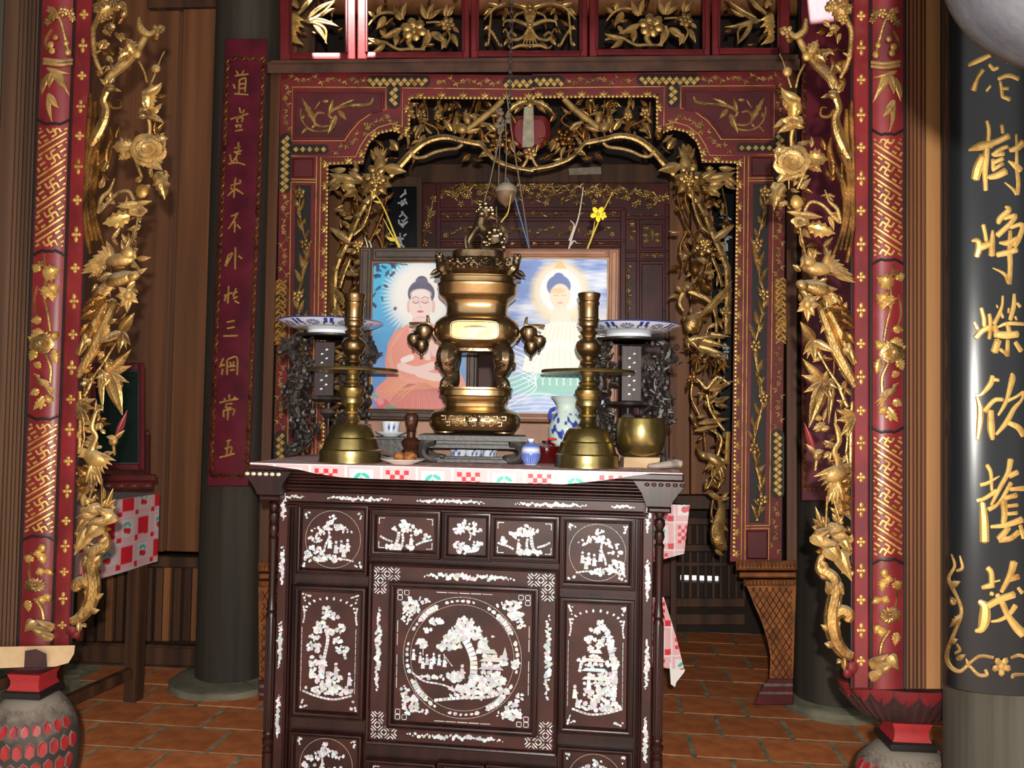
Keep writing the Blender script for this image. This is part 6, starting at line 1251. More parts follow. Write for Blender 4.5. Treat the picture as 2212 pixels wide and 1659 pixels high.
lp([(756, 64), (750, 72), (740, 84), (728, 91), (714, 92), (702, 90), (694, 83), (689, 76), (686, 70), (680, 67), (668, 66), (658, 67), (653, 71), (650, 74), (647, 78), (643, 82), (640, 84), (625, 85), (622, 87), (619, 87), (616, 83), (612, 82), (606, 82), (604, 84), (602, 84), (600, 76), (594, 66), (590, 64), (590, 0)], 'body', BRASS)
b = MB(); b.lathe(bx0, by0, [(62*m, lz(764)), (66*m, lz(762)), (66*m, lz(756)), (60*m, lz(755))], 40, 1, .8, sq=3.2); part('collar', b, BRONZE, ib)
yf = by0 - .8*93*m                                     # rectangular cartouche on the belly
b = MB(lambda V: np.column_stack([bx0 + (V[:, 0]-2)*m, yf - V[:, 2]*m + .002, lz(720) + V[:, 1]*m])); pts = []
for q in np.linspace(0, 2*PI, 41): c_, s_ = math.cos(q), math.sin(q); e = 1/((abs(c_)**5 + abs(s_)**5)**.2); pts.append((50*c_*e, 19*s_*e, 1, 1.9))
b.tube(pts, 6, cap=False); part('cartouche', b, BRASS, ib)
b = MB(lambda V: np.column_stack([bx0 + (V[:, 0]-2)*m, yf - V[:, 2]*m + .003, lz(720) + V[:, 1]*m])); b.prism([(p_[0]*.96, p_[1]*.94) for p_ in pts[:-1]], -3, 0.6); part('cartouche_field', b, BRASS, ib)
# lion-mask legs
for sx in (-1, 1):
    for sy in (-1, 1):
        X = lambda u: bx0 + sx*u*m; yy = by0 + sy*48*m
        b = MB(); b.tube(smooth([(X(54), yy, lz(752), 20*m), (X(60), yy + sy*6*m, lz(775), 24*m), (X(58), yy + sy*6*m, lz(795), 19*m), (X(52), yy, lz(812), 14*m), (X(54), yy + sy*2*m, lz(825), 15*m), (X(60), yy + sy*5*m, lz(833), 15*m), (X(60), yy + sy*6*m, lz(840), 13*m)], 4), 10)
        for u, y, r_, dy in ((66, 778, 10, 18), (48, 778, 9, 18), (57, 790, 9, 20), (74, 770, 8, 10), (44, 766, 8, 14), (58, 764, 9, 18), (78, 790, 8, 6)): b.blob(X(u), yy + sy*dy*m, lz(y), r_*m, r_*m, r_*m*.8, 0, 8, 6)
        for q in (-9, 0, 9): b.blob(X(58 + q), yy + sy*16*m, lz(836), 5*m, 7*m, 5*m, 0, 7, 5)
        part('lion_leg', b, BRONZE, ib)
# peach branch handles
for sx in (-1, 1):
    X = lambda u: bx0 + sx*u*m; pc = thing  # branch
    b = MB(); b.tube(smooth([(X(84), by0, lz(735), 7*m), (X(100), by0-.01, lz(712), 6*m), (X(112), by0-.015, lz(704), 5*m), (X(146), by0-.01, lz(702), 3*m)], 4), 8); b.tube(smooth([(X(104), by0-.01, lz(708), 4*m), (X(106), by0-.012, lz(690), 3.5*m), (X(108), by0-.012, lz(684), 2*m)], 4), 7)
    b.tube(smooth([(X(110), by0-.01, lz(706), 4*m), (X(128), by0-.01, lz(716), 3.5*m), (X(138), by0-.01, lz(726), 3*m)], 3), 7)
    hb = part('handle_branch', b, BRONZE, ib)
    for u, y, r_, tl in ((112, 720, 19, .2), (135, 736, 15, -.4), (118, 748, 16, .1)):
        b = MB(); cx_, cz_ = X(u), lz(y); b.lathe(cx_, by0 - .02 - (.012 if u == 112 else 0), [(0, cz_ - r_*1.35*m), (r_*.22*m, cz_ - r_*1.1*m), (r_*.7*m, cz_ - r_*.7*m), (r_*m, cz_ - r_*.05*m), (r_*.92*m, cz_ + r_*.5*m), (r_*.5*m, cz_ + r_*.85*m), (0, cz_ + r_*.78*m)], 18)
        b.blob(cx_, by0 - .02, cz_ - r_*1.32*m, 4*m, 4*m, 4*m); part('peach', b, BRONZE, hb)
    for k, (u, y) in enumerate(((120, 706), (128, 712), (100, 700))): b = MB(); b.leaf(X(100), lz(706), X(u+14), lz(y), 12*m, by0 + .03); part('peach_leaf', b, BRONZE, hb, T=lambda V: np.column_stack([V[:, 0], by0 - .018 + 0*V[:, 2] - (V[:, 2]-by0)*.3, V[:, 1]]))
# lid: openwork vine, slab, little corner beasts, lion finial
lp([(590, 68), (586, 66), (566, 60), (562, 58), (562, 0)], 'lid', BRONZE)
b = MB(); r = random.Random(9)
for k in range(60):
    th = r.uniform(PI*.98, PI*2.02); y = r.uniform(564, 588); e = 1/((abs(math.cos(th))**3.2 + abs(math.sin(th))**3.2)**(1/3.2)); R = (62 + (588-562)*0 + 5)*m; b.blob(bx0 + R*e*math.cos(th), by0 + .8*R*e*math.sin(th), lz(y), r.uniform(4, 7.5)*m, r.uniform(4, 7)*m, r.uniform(4, 6)*m, r.random()*3, 7, 5)
for k in range(26):
    th = PI + (k+.5)*PI/26; e = 1/((abs(math.cos(th))**3.2 + abs(math.sin(th))**3.2)**(1/3.2)); R = 68*m; x, y = bx0 + R*e*math.cos(th), by0 + .8*R*e*math.sin(th); a_ = r.uniform(0, 6); b.tube([(x, y, lz(576), 2.2*m), (x + 7*m*math.cos(a_), y, lz(576) + 7*m*math.sin(a_), 2.2*m), (x + 11*m*math.cos(a_+.8), y, lz(576) + 11*m*math.sin(a_+.8), 1.6*m)], 5)
part('pierced_vine', b, BRONZE, ib, kind='stuff')
lp([(563, 55), (561, 57), (547, 56), (545, 52), (545, 0)], 'lid_top', BRONZE)
for sx in (-1, 1):
    X = lambda u: bx0 + sx*(u-2)*m; b = MB(); y0_ = by0 - .02
    b.lathe(X(76), y0_, [(20*m, lz(606)), (21*m, lz(602)), (14*m, lz(598)), (8*m, lz(594))], 14); b.tube(smooth([(X(66), y0_, lz(597), 6*m), (X(78), y0_, lz(582), 13*m), (X(84), y0_, lz(572), 9*m), (X(84), y0_, lz(562), 8*m)], 4), 9); b.blob(X(86), y0_, lz(558), 10*m, 9*m, 9*m, 0, 9, 7); b.leaf(X(84), lz(585), X(106), lz(598), 12*m, 0)
    b.v[-1] = np.column_stack([b.v[-1][:, 0], y0_ - b.v[-1][:, 2], b.v[-1][:, 1]]); b.blob(X(82), y0_ - 5*m, lz(553), 4*m, 4*m, 4*m); b.blob(X(90), y0_ - 5*m, lz(553), 4*m, 4*m, 4*m); b.tube(smooth([(X(62), y0_, lz(600), 3*m), (X(54), y0_, lz(588), 4*m), (X(58), y0_, lz(574), 3*m)], 4), 7)
    part('corner_beast', b, BRONZE, ib)
b = MB(); X = lambda u: bx0 + u*m; Y0 = by0 - .005
b.tube(smooth([(X(38), Y0, lz(530), 26*m), (X(30), Y0, lz(512), 25*m), (X(16), Y0, lz(500), 17*m), (X(4), Y0, lz(490), 15*m), (X(6), Y0, lz(472), 14*m)], 4), 12)   # crouched rump, back, chest
b.blob(X(10), Y0 - 2*m, lz(460), 19*m, 18*m, 19*m, 0, 12, 9); b.blob(X(6), Y0 - 15*m, lz(466), 10*m, 9*m, 8*m, 0, 9, 7)
for k in range(30): a_ = r.uniform(0, 2*PI); c_ = r.uniform(-.3, 1); q = math.sqrt(max(0, 1-c_*c_)); b.blob(X(12) + 18*m*q*math.cos(a_), Y0 + 17*m*q*math.sin(a_), lz(458) + 18*m*c_, 5.5*m, 5.5*m, 5*m, 0, 6, 5)
for k in range(26): b.blob(X(32 + r.uniform(-20, 24)), Y0 - r.uniform(5, 24)*m, lz(518 + r.uniform(-18, 20)), 6*m, 6*m, 6*m, 0, 6, 5)
b.tube(smooth([(X(-2), Y0-10*m, lz(496), 9*m), (X(-12), Y0-14*m, lz(510), 7*m), (X(-20), Y0-14*m, lz(526), 6*m), (X(-16), Y0-18*m, lz(543), 7*m)], 4), 8); b.tube(smooth([(X(-6), Y0+10*m, lz(500), 8*m), (X(-24), Y0+8*m, lz(508), 6*m), (X(-28), Y0+6*m, lz(520), 5*m), (X(-24), Y0+4*m, lz(543), 6*m)], 4), 8)
b.tube([(X(10), Y0-18*m, lz(540), 8*m), (X(30), Y0-20*m, lz(543), 9*m), (X(50), Y0-14*m, lz(540), 9*m)], 8); b.tube(smooth([(X(52), Y0, lz(520), 8*m), (X(58), Y0, lz(500), 9*m), (X(48), Y0, lz(488), 8*m), (X(40), Y0, lz(484), 4*m)], 4), 8)
b.tube([(X(24), Y0-4*m, lz(468), 5*m), (X(34), Y0-4*m, lz(472), 4*m), (X(42), Y0-4*m, lz(476), 1.5*m)], 6)
part('lion_finial', b, BRONZE, ib)

# blue and white plates on carved black stands
BLU = np.array(lin(48, 66, 150)); PORC = np.array(lin(222, 226, 232)); CEL = np.array(lin(196, 214, 206))
def lathe_rgb(prof, cx, cy, n, colf, name, parent, m2=None, label=None):
    b = MB(); b.lathe(cx, cy, prof, n); V = b.v[0]; th = np.arctan2(V[:, 1]-cy, V[:, 0]-cx); return part(name, b, m2 or GLAZE, parent, label, sharp=40, colors=colf(th, V[:, 2], np.hypot(V[:, 0]-cx, V[:, 1]-cy)))
def plate(xc, depth, label, ztop):
    cx, cy, _ = onray(xc, depth); m = depth/F; z = ztop
    t = thing('plate', label, 'plate', (cx, cy, z), 'blue and white plates on black stands')
    pr = [(48, 0), (50, 2), (48, 8), (54, 10)] + [(71 + 41*q, 12 + 15*q**1.5) for q in np.linspace(0, 1, 44)] + [(113, 28), (111, 29)] + [(108 - 40*q, 27 - 10*q) for q in np.linspace(0, 1, 8)] + [(0, 16)]
    def cf(th, zz, rr):
        h = (zz - z)/m; C = np.tile(PORC, (len(th), 1)); a = (th % (2*PI/9))/(2*PI/9) - .5; q = (rr/m - 76)/34
        und = (h > 11) & (h < 28.2) & (rr/m > 72)
        fl_ = und & (((a*2.6)**2 + ((q-.5)*1.7)**2) < .32) & (np.sin(np.arctan2(q-.5, a*1.5)*12) > -.3); C[fl_] = BLU
        C[und & (((a*2.6)**2 + ((q-.5)*1.7)**2) < .02)] = PORC; C[und & (np.abs(np.abs(a)-.42) < .05) & (q > .45) & (q < .95)] = BLU; C[und & (np.abs(np.abs(a)-.36) < .03) & (q > .2) & (q < .6)] = BLU*1.3
        C[rr/m > 110.5] = BLU*1.2; return C
    lathe_rgb([(r_*m, z + h*m) for r_, h in pr], cx, cy, 432, cf, 'dish', t)
    return cx, cy, m
def plate_stand(xc, depth, cx, cy, m, ztop, label):
    t = thing('plate_stand', label, 'stand', (cx, cy, ZC_), 'carved stands for the plates'); z0 = ZC_; Hh = ztop - z0
    def pt(th, r_, h): return (cx + r_*m*math.cos(th), cy + r_*m*math.sin(th), z0 + Hh*h)
    b = MB(); b.lathe(cx, cy, [(70*m, ztop-.010), (74*m, ztop-.008), (74*m, ztop-.001), (66*m, ztop-.0005), (60*m, ztop-.004), (60*m, ztop-.010)], 40); part('top_ring', b, EBONY, t)
    b = MB(); b.lathe(cx, cy, [(0, z0+Hh*.44), (30*m, z0+Hh*.45), (48*m, z0+Hh*.47), (46*m, z0+Hh*.49), (10*m, z0+Hh*.50), (0, z0+Hh*.5)], 36); part('shelf', b, EBONY, t)
    b = MB(); b.lathe(cx, cy, [(0, z0+Hh*.31), (8*m, z0+Hh*.32), (18*m, z0+Hh*.36), (14*m, z0+Hh*.38), (5*m, z0+Hh*.40), (5*m, z0+Hh*.45)], 20); part('pendant', b, EBONY, t)
    b = MB(); b.lathe(cx, cy, [(3*m, z0+Hh*.06), (3*m, z0+Hh*.32)], 8); part('rod', b, EBONY, t)
    r = random.Random(int(xc))
    for th in (PI*1.04, PI*1.5, PI*1.96, PI*.5):
        e0 = 1 if abs(th - PI*1.5) > .1 else 0
        if th == PI*1.5 or th == PI*.5:                # flat inlaid plaque between the legs
            if th == PI*1.5:
                b = MB(); y_ = cy - 50*m; b.box(cx - 20*m, cx + 20*m, y_, y_ + 6*m, z0+Hh*.50, z0+Hh*.93, ch=.002); pl = part('plaque', b, ROSEW, t)
                b = MB(lambda V: np.column_stack([cx + V[:, 0]*m, y_ - .001 - V[:, 2]*m, z0 + Hh*V[:, 1]])); cc = []
                for k in range(10):
                    h = .55 + .035*k; n0 = b.n; x = (5 if k % 2 else -5); b.prism([(x-3, h-.006), (x+2.5, h-.004), (x+3, h+.006), (x-1, h+.010)], 0, 1.2); cc += [shade_col(r)]*(b.n-n0)
                part('inlay', b, SHELL, pl, kind='stuff', colors=np.array(cc))
            continue
        b = MB(); b.tube(smooth([(*pt(th, 62, .99), 8*m), (*pt(th, 86, .90), 10*m), (*pt(th, 66, .74), 11*m), (*pt(th, 58, .62), 11*m), (*pt(th, 72, .50), 13*m), (*pt(th, 66, .36), 12*m), (*pt(th, 46, .22), 9*m), (*pt(th, 52, .10), 9*m), (*pt(th, 74, .03), 9*m), (*pt(th, 86, .035), 6*m)], 5), 9)
        lg = part('leg', b, EBONY, t)
        b = MB()
        for k in range(210):
            h = r.uniform(.04, .97); rad = np.interp(h, [.03, .1, .22, .36, .5, .62, .74, .9, .99], [80, 58, 48, 68, 76, 60, 66, 86, 64]) + r.uniform(-38, 24)*(.5 if h < .2 else 1); d_ = r.uniform(-20, 20)*m
            p_ = pt(th, rad, h); q_ = (p_[0] - math.sin(th)*d_, p_[1] + math.cos(th)*d_ - .006, p_[2])
            if k % 3: b.blob(*q_, r.uniform(4, 9)*m, r.uniform(4, 8)*m, r.uniform(4, 10)*m, r.random()*3, 6, 5)
            else: a_ = r.uniform(0, 6.28); l = r.uniform(10, 20)*m; b.tube([(*q_, 3.5*m), (q_[0] + l*math.cos(a_)*.7, q_[1] - .004, q_[2] + l*math.sin(a_)*.7, 4*m), (q_[0] + l*math.cos(a_+.7), q_[1], q_[2] + l*math.sin(a_+.7), 1.5*m)], 5)
        part('dragon_carving', b, EBONY, lg, kind='stuff')
zpl = zpx(708, 724, 3.07)
cx, cy, m_ = plate(709, 3.07, 'blue and white plate on the stand beside the red robed picture', zpl + .001); plate_stand(709, 3.07, cx, cy, m_, zpl, 'blackened openwork stand of carved dragons and leaves nearest the plum couplet board')
zpr = zpx(1362, 732, 2.98)
cx, cy, m_ = plate(1356, 2.98, 'blue and white plate on the stand behind the brass bowl', zpr + .001); plate_stand(1356, 2.98, cx, cy, m_, zpr, 'blackened openwork stand of carved dragons and leaves behind the brass bowl')

# brass bowl on a wood block, twisted cloth, blocks
cx, cy, _ = onray(1385, 2.80); m = 2.80/F; zk = ZC_ + .034
b = MB(); b.box(cx - 40*m, cx + 38*m, cy - 30*m, cy + 30*m, ZC_, zk, ch=.002); b2 = b.v[0]; b2[:, 0] += rng.normal(0, .0015, len(b2)); solo('wood_block', b, PALEW, 'split pale wood block under the brass bowl', 'block')
b = MB(); b.lathe(cx, cy, [(0, zk+.001), (30*m, zk+.002), (44*m, zk+10*m), (52*m, zk+28*m), (54.5*m, zk+50*m), (53*m, zk+68*m), (50*m, zk+82*m), (51.5*m, zk+84*m), (50*m, zk+84*m), (48*m, zk+80*m), (51*m, zk+48*m), (40*m, zk+14*m), (0, zk+8*m)], 48); solo('singing_bowl', b, BRASSG, 'round hammered brass bowl on a pale wood block', 'bowl')
b = MB(); x0, y0, _ = onray(1402, 2.66); x1, y1, _ = onray(1474, 2.70); b.tube(smooth([(x0, y0, ZC_+.012, .008), (x0*.75 + x1*.25, y0-.003, ZC_+.014, .012), ((x0+x1)/2, y0, ZC_+.017, .015), (x1*.8 + x0*.2, y1, ZC_+.02, .018), (x1, y1, ZC_+.018, .014)], 4), 9, .8); solo('rolled_rag', b, mat('grubby_cloth', lin(176, 162, 148), .85, 0, lin(140, 128, 116), 30, bump=.5, bscale=60), 'grubby rolled rag on the altar corner in front of the brass bowl', 'rag')
b = MB(); x0, y0, _ = onray(1434, 2.74); b.lathe(x0, y0, [(.012, ZC_+.001), (.014, ZC_+.008), (.008, ZC_+.014), (.013, ZC_+.022), (.009, ZC_+.034), (.0, ZC_+.038)], 16); solo('turned_peg', b, EBONY, 'small dark turned wooden peg beside the brass bowl', 'peg')

# cup, saucer and its box
cx, cy, _ = onray(845, 3.035); m = 3.035/F
zs = zpx(842, 943, 3.035)
b = MB(); b.box(cx - 34*m, cx + 38*m, cy - 30*m, cy + 30*m, ZC_, zs - .008, ch=.003); b.box(cx - 38*m, cx + 42*m, cy - 34*m, cy + 34*m, zs-.008, zs, ch=.002); t = solo('cup_box', b, EBONY, 'small dark wooden box carrying the tea cup and saucer', 'box')
lathe_rgb([(16*m, zs+.0005), (18*m, zs+2*m), (32*m, zs+8*m), (34*m, zs+11*m), (32*m, zs+11*m), (18*m, zs+5*m), (0, zs+5*m)], cx, cy, 40, lambda th, z, r_: np.tile(PORC, (len(th), 1)), 'saucer', None)
bpy.data.objects['saucer']; tag(bpy.data.objects['saucer'], 'white saucer under the blue and white tea cup', 'saucer')
zc_ = zs + 5.4*m
def cupc(cx_, zc0, mm, k):
    def f(th, z, r_): 
        C = np.tile(PORC, (len(th), 1)); h = (z-zc0)/mm; w = np.sin(th*k + 1) + np.sin(th*k*2.3 + h*.35); C[(w > .55) & (h > 4) & (h < 24)] = BLU; return C
    return f
b_ = lathe_rgb([(0, zc_), (15*m, zc_), (16*m, zc_+3*m), (18.5*m, zc_+14*m), (20.5*m, zc_+27*m), (19.5*m, zc_+27*m), (17*m, zc_+12*m), (0, zc_+5*m)], cx, cy, 64, cupc(cx, zc_, m, 4), 'tea_cup', None); tag(b_, 'blue and white tea cup standing on the white saucer', 'cup')
# little blue and white cups behind the black stand
for k, xc in enumerate((992, 1024, 1058)):
    cx, cy, _ = onray(xc, 3.04); m = 3.04/F
    o_ = lathe_rgb([(0, ZC_), (12*m, ZC_+.0005), (13*m, ZC_+3*m), (17*m, ZC_+14*m), (18*m, ZC_+22*m), (17*m, ZC_+22*m), (12*m, ZC_+6*m), (0, ZC_+5*m)], cx, cy, 48, cupc(cx, ZC_, m, 3+k), 'tea_cup', None); tag(o_, 'small blue and white cup seen through the black stand, ' + ('nearest the dried fruit plate', 'middle of three', 'nearest the blue jar')[k], 'cup', 'cups behind the black stand')
# dark turned mallet
cx, cy, _ = onray(889, 2.86); m = 2.86/F
b = MB(); b.lathe(cx, cy, [(0, ZC_+.0006), (16*m, ZC_+.001), (20*m, ZC_+12*m), (20*m, ZC_+24*m), (15*m, ZC_+30*m), (18*m, ZC_+36*m), (21*m, ZC_+44*m), (18*m, ZC_+49*m), (10*m, ZC_+53*m), (9*m, ZC_+64*m), (12*m, ZC_+67*m), (9*m, ZC_+70*m), (13*m, ZC_+80*m), (15*m, ZC_+92*m), (14*m, ZC_+100*m), (9*m, ZC_+106*m), (0, ZC_+107*m)], 30)
solo('turned_finial', b, mat('dark_varnish', lin(58, 30, 18), .12, 0, coat=.5), 'dark varnished turned wooden piece beside the tea cup', 'ornament')
# plate with dried fruit
cx, cy, _ = onray(872, 2.72); m = 2.72/F
b = MB(); b.lathe(cx, cy, [(24*m, ZC_+.0005), (26*m, ZC_+2*m), (46*m, ZC_+9*m), (50*m, ZC_+12*m), (48*m, ZC_+12.5*m), (28*m, ZC_+5*m), (0, ZC_+4.5*m)], 44); solo('small_plate', b, mat('cream_glaze', lin(228, 222, 214), .15), 'small white plate with dried fruit on the altar cloth', 'plate')
r = random.Random(3); DRY = mat('dried_fruit_skin', lin(176, 110, 52), .7, 0, lin(110, 58, 26), 60, bump=.6, bscale=120)
for k, (dx, dy, sz) in enumerate(((-6, 0, 15), (14, -2, 16), (2, 8, 13))):
    b = MB(); b.blob(cx + dx*m, cy + dy*m, ZC_ + 5*m + sz*.7*m, sz*m, sz*m, sz*.7*m, 0, 12, 8); V = b.v[0]; V += rng.normal(0, .0011, V.shape); tag(part('dried_fruit', b, DRY, None), 'shrivelled orange brown fruit on the small white plate, ' + ('nearest the brass candlestick', 'nearest the turned wooden piece', 'behind the other two')[k], 'fruit', 'dried fruit on the small plate')
for k in range(2):
    b = MB(); a_ = r.uniform(2.2, 3.6); x, y = cx + r.uniform(-30, -8)*m, cy + r.uniform(-6, 8)*m; b.leaf(x, y, x + 34*m*math.cos(a_), y + 20*m*math.sin(a_), 9*m, ZC_ + 14*m + k*.0015, lift=10*m, curl=40, roll=.3); tag(part('dry_leaf', b, DRY, None), ('curled dry leaf lying lowest on the small white plate', 'curled dry leaf sticking up above the fruit of the small white plate')[k], 'leaf', 'dry leaves on the small plate')
# little blue jar, dark lidded bowl, celadon vase
cx, cy, _ = onray(1148, 2.79); m = 2.79/F
def jarc(th, z, r_): C = np.tile(np.array(lin(88, 112, 190)), (len(th), 1)); w = np.sin(th*26)*np.sin(z/m*1.1); C[w > .25] = np.array(lin(150, 172, 222)); h = (z-ZC_)/m; C[(h > 32) & (h < 35)] = PORC; C[h > 49] = PORC; C[h < 3] = PORC; return C
o_ = lathe_rgb([(0, ZC_+.0005), (13*m, ZC_+.001), (14*m, ZC_+3*m), (20*m, ZC_+13*m), (22*m, ZC_+24*m), (19.5*m, ZC_+33*m), (20*m, ZC_+34*m), (18*m, ZC_+41*m), (11*m, ZC_+47*m), (5*m, ZC_+49*m), (6*m, ZC_+52*m), (8*m, ZC_+57*m), (0, ZC_+57.5*m)], cx, cy, 96, jarc, 'lidded_jar', None); tag(o_, 'small blue patterned jar with a white knob beside the black stand', 'jar')
cx, cy, _ = onray(1182, 2.93); m = 2.98/F
b = MB(); b.lathe(cx, cy, [(0, ZC_+.0005), (22*m, ZC_+.001), (30*m, ZC_+14*m), (33*m, ZC_+24*m), (31*m, ZC_+36*m), (16*m, ZC_+42*m), (10*m, ZC_+43*m), (10*m, ZC_+47*m), (0, ZC_+48*m)], 36); solo('lacquer_bowl', b, mat('dark_red_lacquer_gloss', lin(74, 10, 12), .08, 0, coat=.6), 'dark glossy red lidded bowl behind the blue jar', 'bowl')
b = MB(); b.lathe(cx + 12*m, cy, [(0, ZC_+48.4*m), (9*m, ZC_+48.4*m), (10*m, ZC_+52*m), (0, ZC_+54*m)], 20); solo('red_cap', b, mat('bright_red_plastic', lin(225, 40, 28), .3), 'small bright red cap on the dark lidded bowl', 'cap')
cx, cy, _ = onray(1226, 2.99); m = 2.97/F
def vasec(th, z, r_): 
    h = (z-ZC_)/m; C = np.tile(CEL, (len(th), 1)); w = np.sin(th*5 + h*.09) + np.sin(th*11 - h*.13) + np.sin(th*3 + h*.21 + 1) + .8*np.sin(th*17 + h*.3)
    C[(w > 1.0) & (h > 28) & (h < 106)] = BLU; C[(np.abs(w-.95) < .12) & (h > 20) & (h < 110)] = BLU*1.6; return C
o_ = lathe_rgb([(0, ZC_+.0005), (24*m, ZC_+.001)] + [(float(np.interp(h, [0, 20, 50, 75, 95, 110, 118, 126, 138, 143], [24, 30, 40, 41, 33, 25, 23, 24, 32, 38])*m), ZC_ + h*m) for h in np.linspace(1, 143, 60)] + [(35*m, ZC_+143*m), (22*m, ZC_+124*m), (0, ZC_+120*m)], cx, cy, 120, vasec, 'vase', None); tag(o_, 'pale green vase with blue flowers and flared neck behind the candlestick', 'vase')
for sg in (-1, 1):
    b = MB(); b.tube(smooth([(cx + sg*26*m, cy, ZC_+118*m, 3*m), (cx + sg*37*m, cy, ZC_+112*m, 3.5*m), (cx + sg*38*m, cy, ZC_+98*m, 4*m), (cx + sg*32*m, cy, ZC_+90*m, 4*m)], 4), 7); p_ = part('handle', b, GLAZE, o_, colors=np.tile(BLU*1.3, (b.n, 1)))

# ------------------------------------------------------------------ the two framed prints on their box
SKIN, PEACH = np.array(lin(246, 214, 206)), np.array(lin(240, 160, 140))
def canvas(x0, y0, x1, y1, res):
    nx, ny = int((x1-x0)/res), int((y1-y0)/res); X, Y = np.meshgrid(np.linspace(x0, x1, nx+1), np.linspace(y0, y1, ny+1)); return nx, ny, X, Y, np.ones(X.shape + (3,))
def c255(r, g, b_): return np.array(lin(r, g, b_))
def fill(C, mask, col, a=1.0): 
    a_ = np.clip(mask*a, 0, 1)[..., None]; C[:] = C*(1-a_) + np.asarray(col)*a_
def m_ell(X, Y, cx, cy, rx, ry, soft=.06, rot=0.0):
    c, s = math.cos(rot), math.sin(rot); u = ((X-cx)*c + (Y-cy)*s)/rx; v = (-(X-cx)*s + (Y-cy)*c)/ry; return np.clip((1 - np.sqrt(u*u+v*v))/soft + .5, 0, 1)
def m_poly(X, Y, P):
    P = np.asarray(P, float); ins = np.zeros(X.shape, bool); n = len(P); j = n-1
    for i in range(n):
        xi, yi = P[i]; xj, yj = P[j]; cnd = ((yi > Y) != (yj > Y)) & (X < (xj-xi)*(Y-yi)/((yj-yi) or 1e-9) + xi); ins ^= cnd; j = i
    return ins.astype(float)
def m_line(X, Y, P, w):
    P = smooth([(x, y, 0) for x, y in P], 5)[:, :2] if len(P) > 2 else np.asarray(P, float); D_ = np.full(X.shape, 1e9)
    for (xa, ya), (xb, yb2) in zip(P[:-1], P[1:]):
        dx, dy = xb-xa, yb2-ya; t_ = np.clip(((X-xa)*dx + (Y-ya)*dy)/(dx*dx+dy*dy+1e-9), 0, 1); D_ = np.minimum(D_, np.hypot(X-xa-t_*dx, Y-ya-t_*dy))
    return np.clip(w/2 + .6 - D_, 0, 1)
def cloudn(X, Y, s, seed):
    r = np.random.default_rng(seed); q = np.zeros(X.shape)
    for k in range(7): a = r.uniform(0, PI); f_ = 2*PI/s*(1.5**k)*.5; q += np.sin(f_*(X*math.cos(a)*.6 + Y*math.sin(a)*1.6) + r.uniform(0, 6))/(1.25**k)
    return q/3
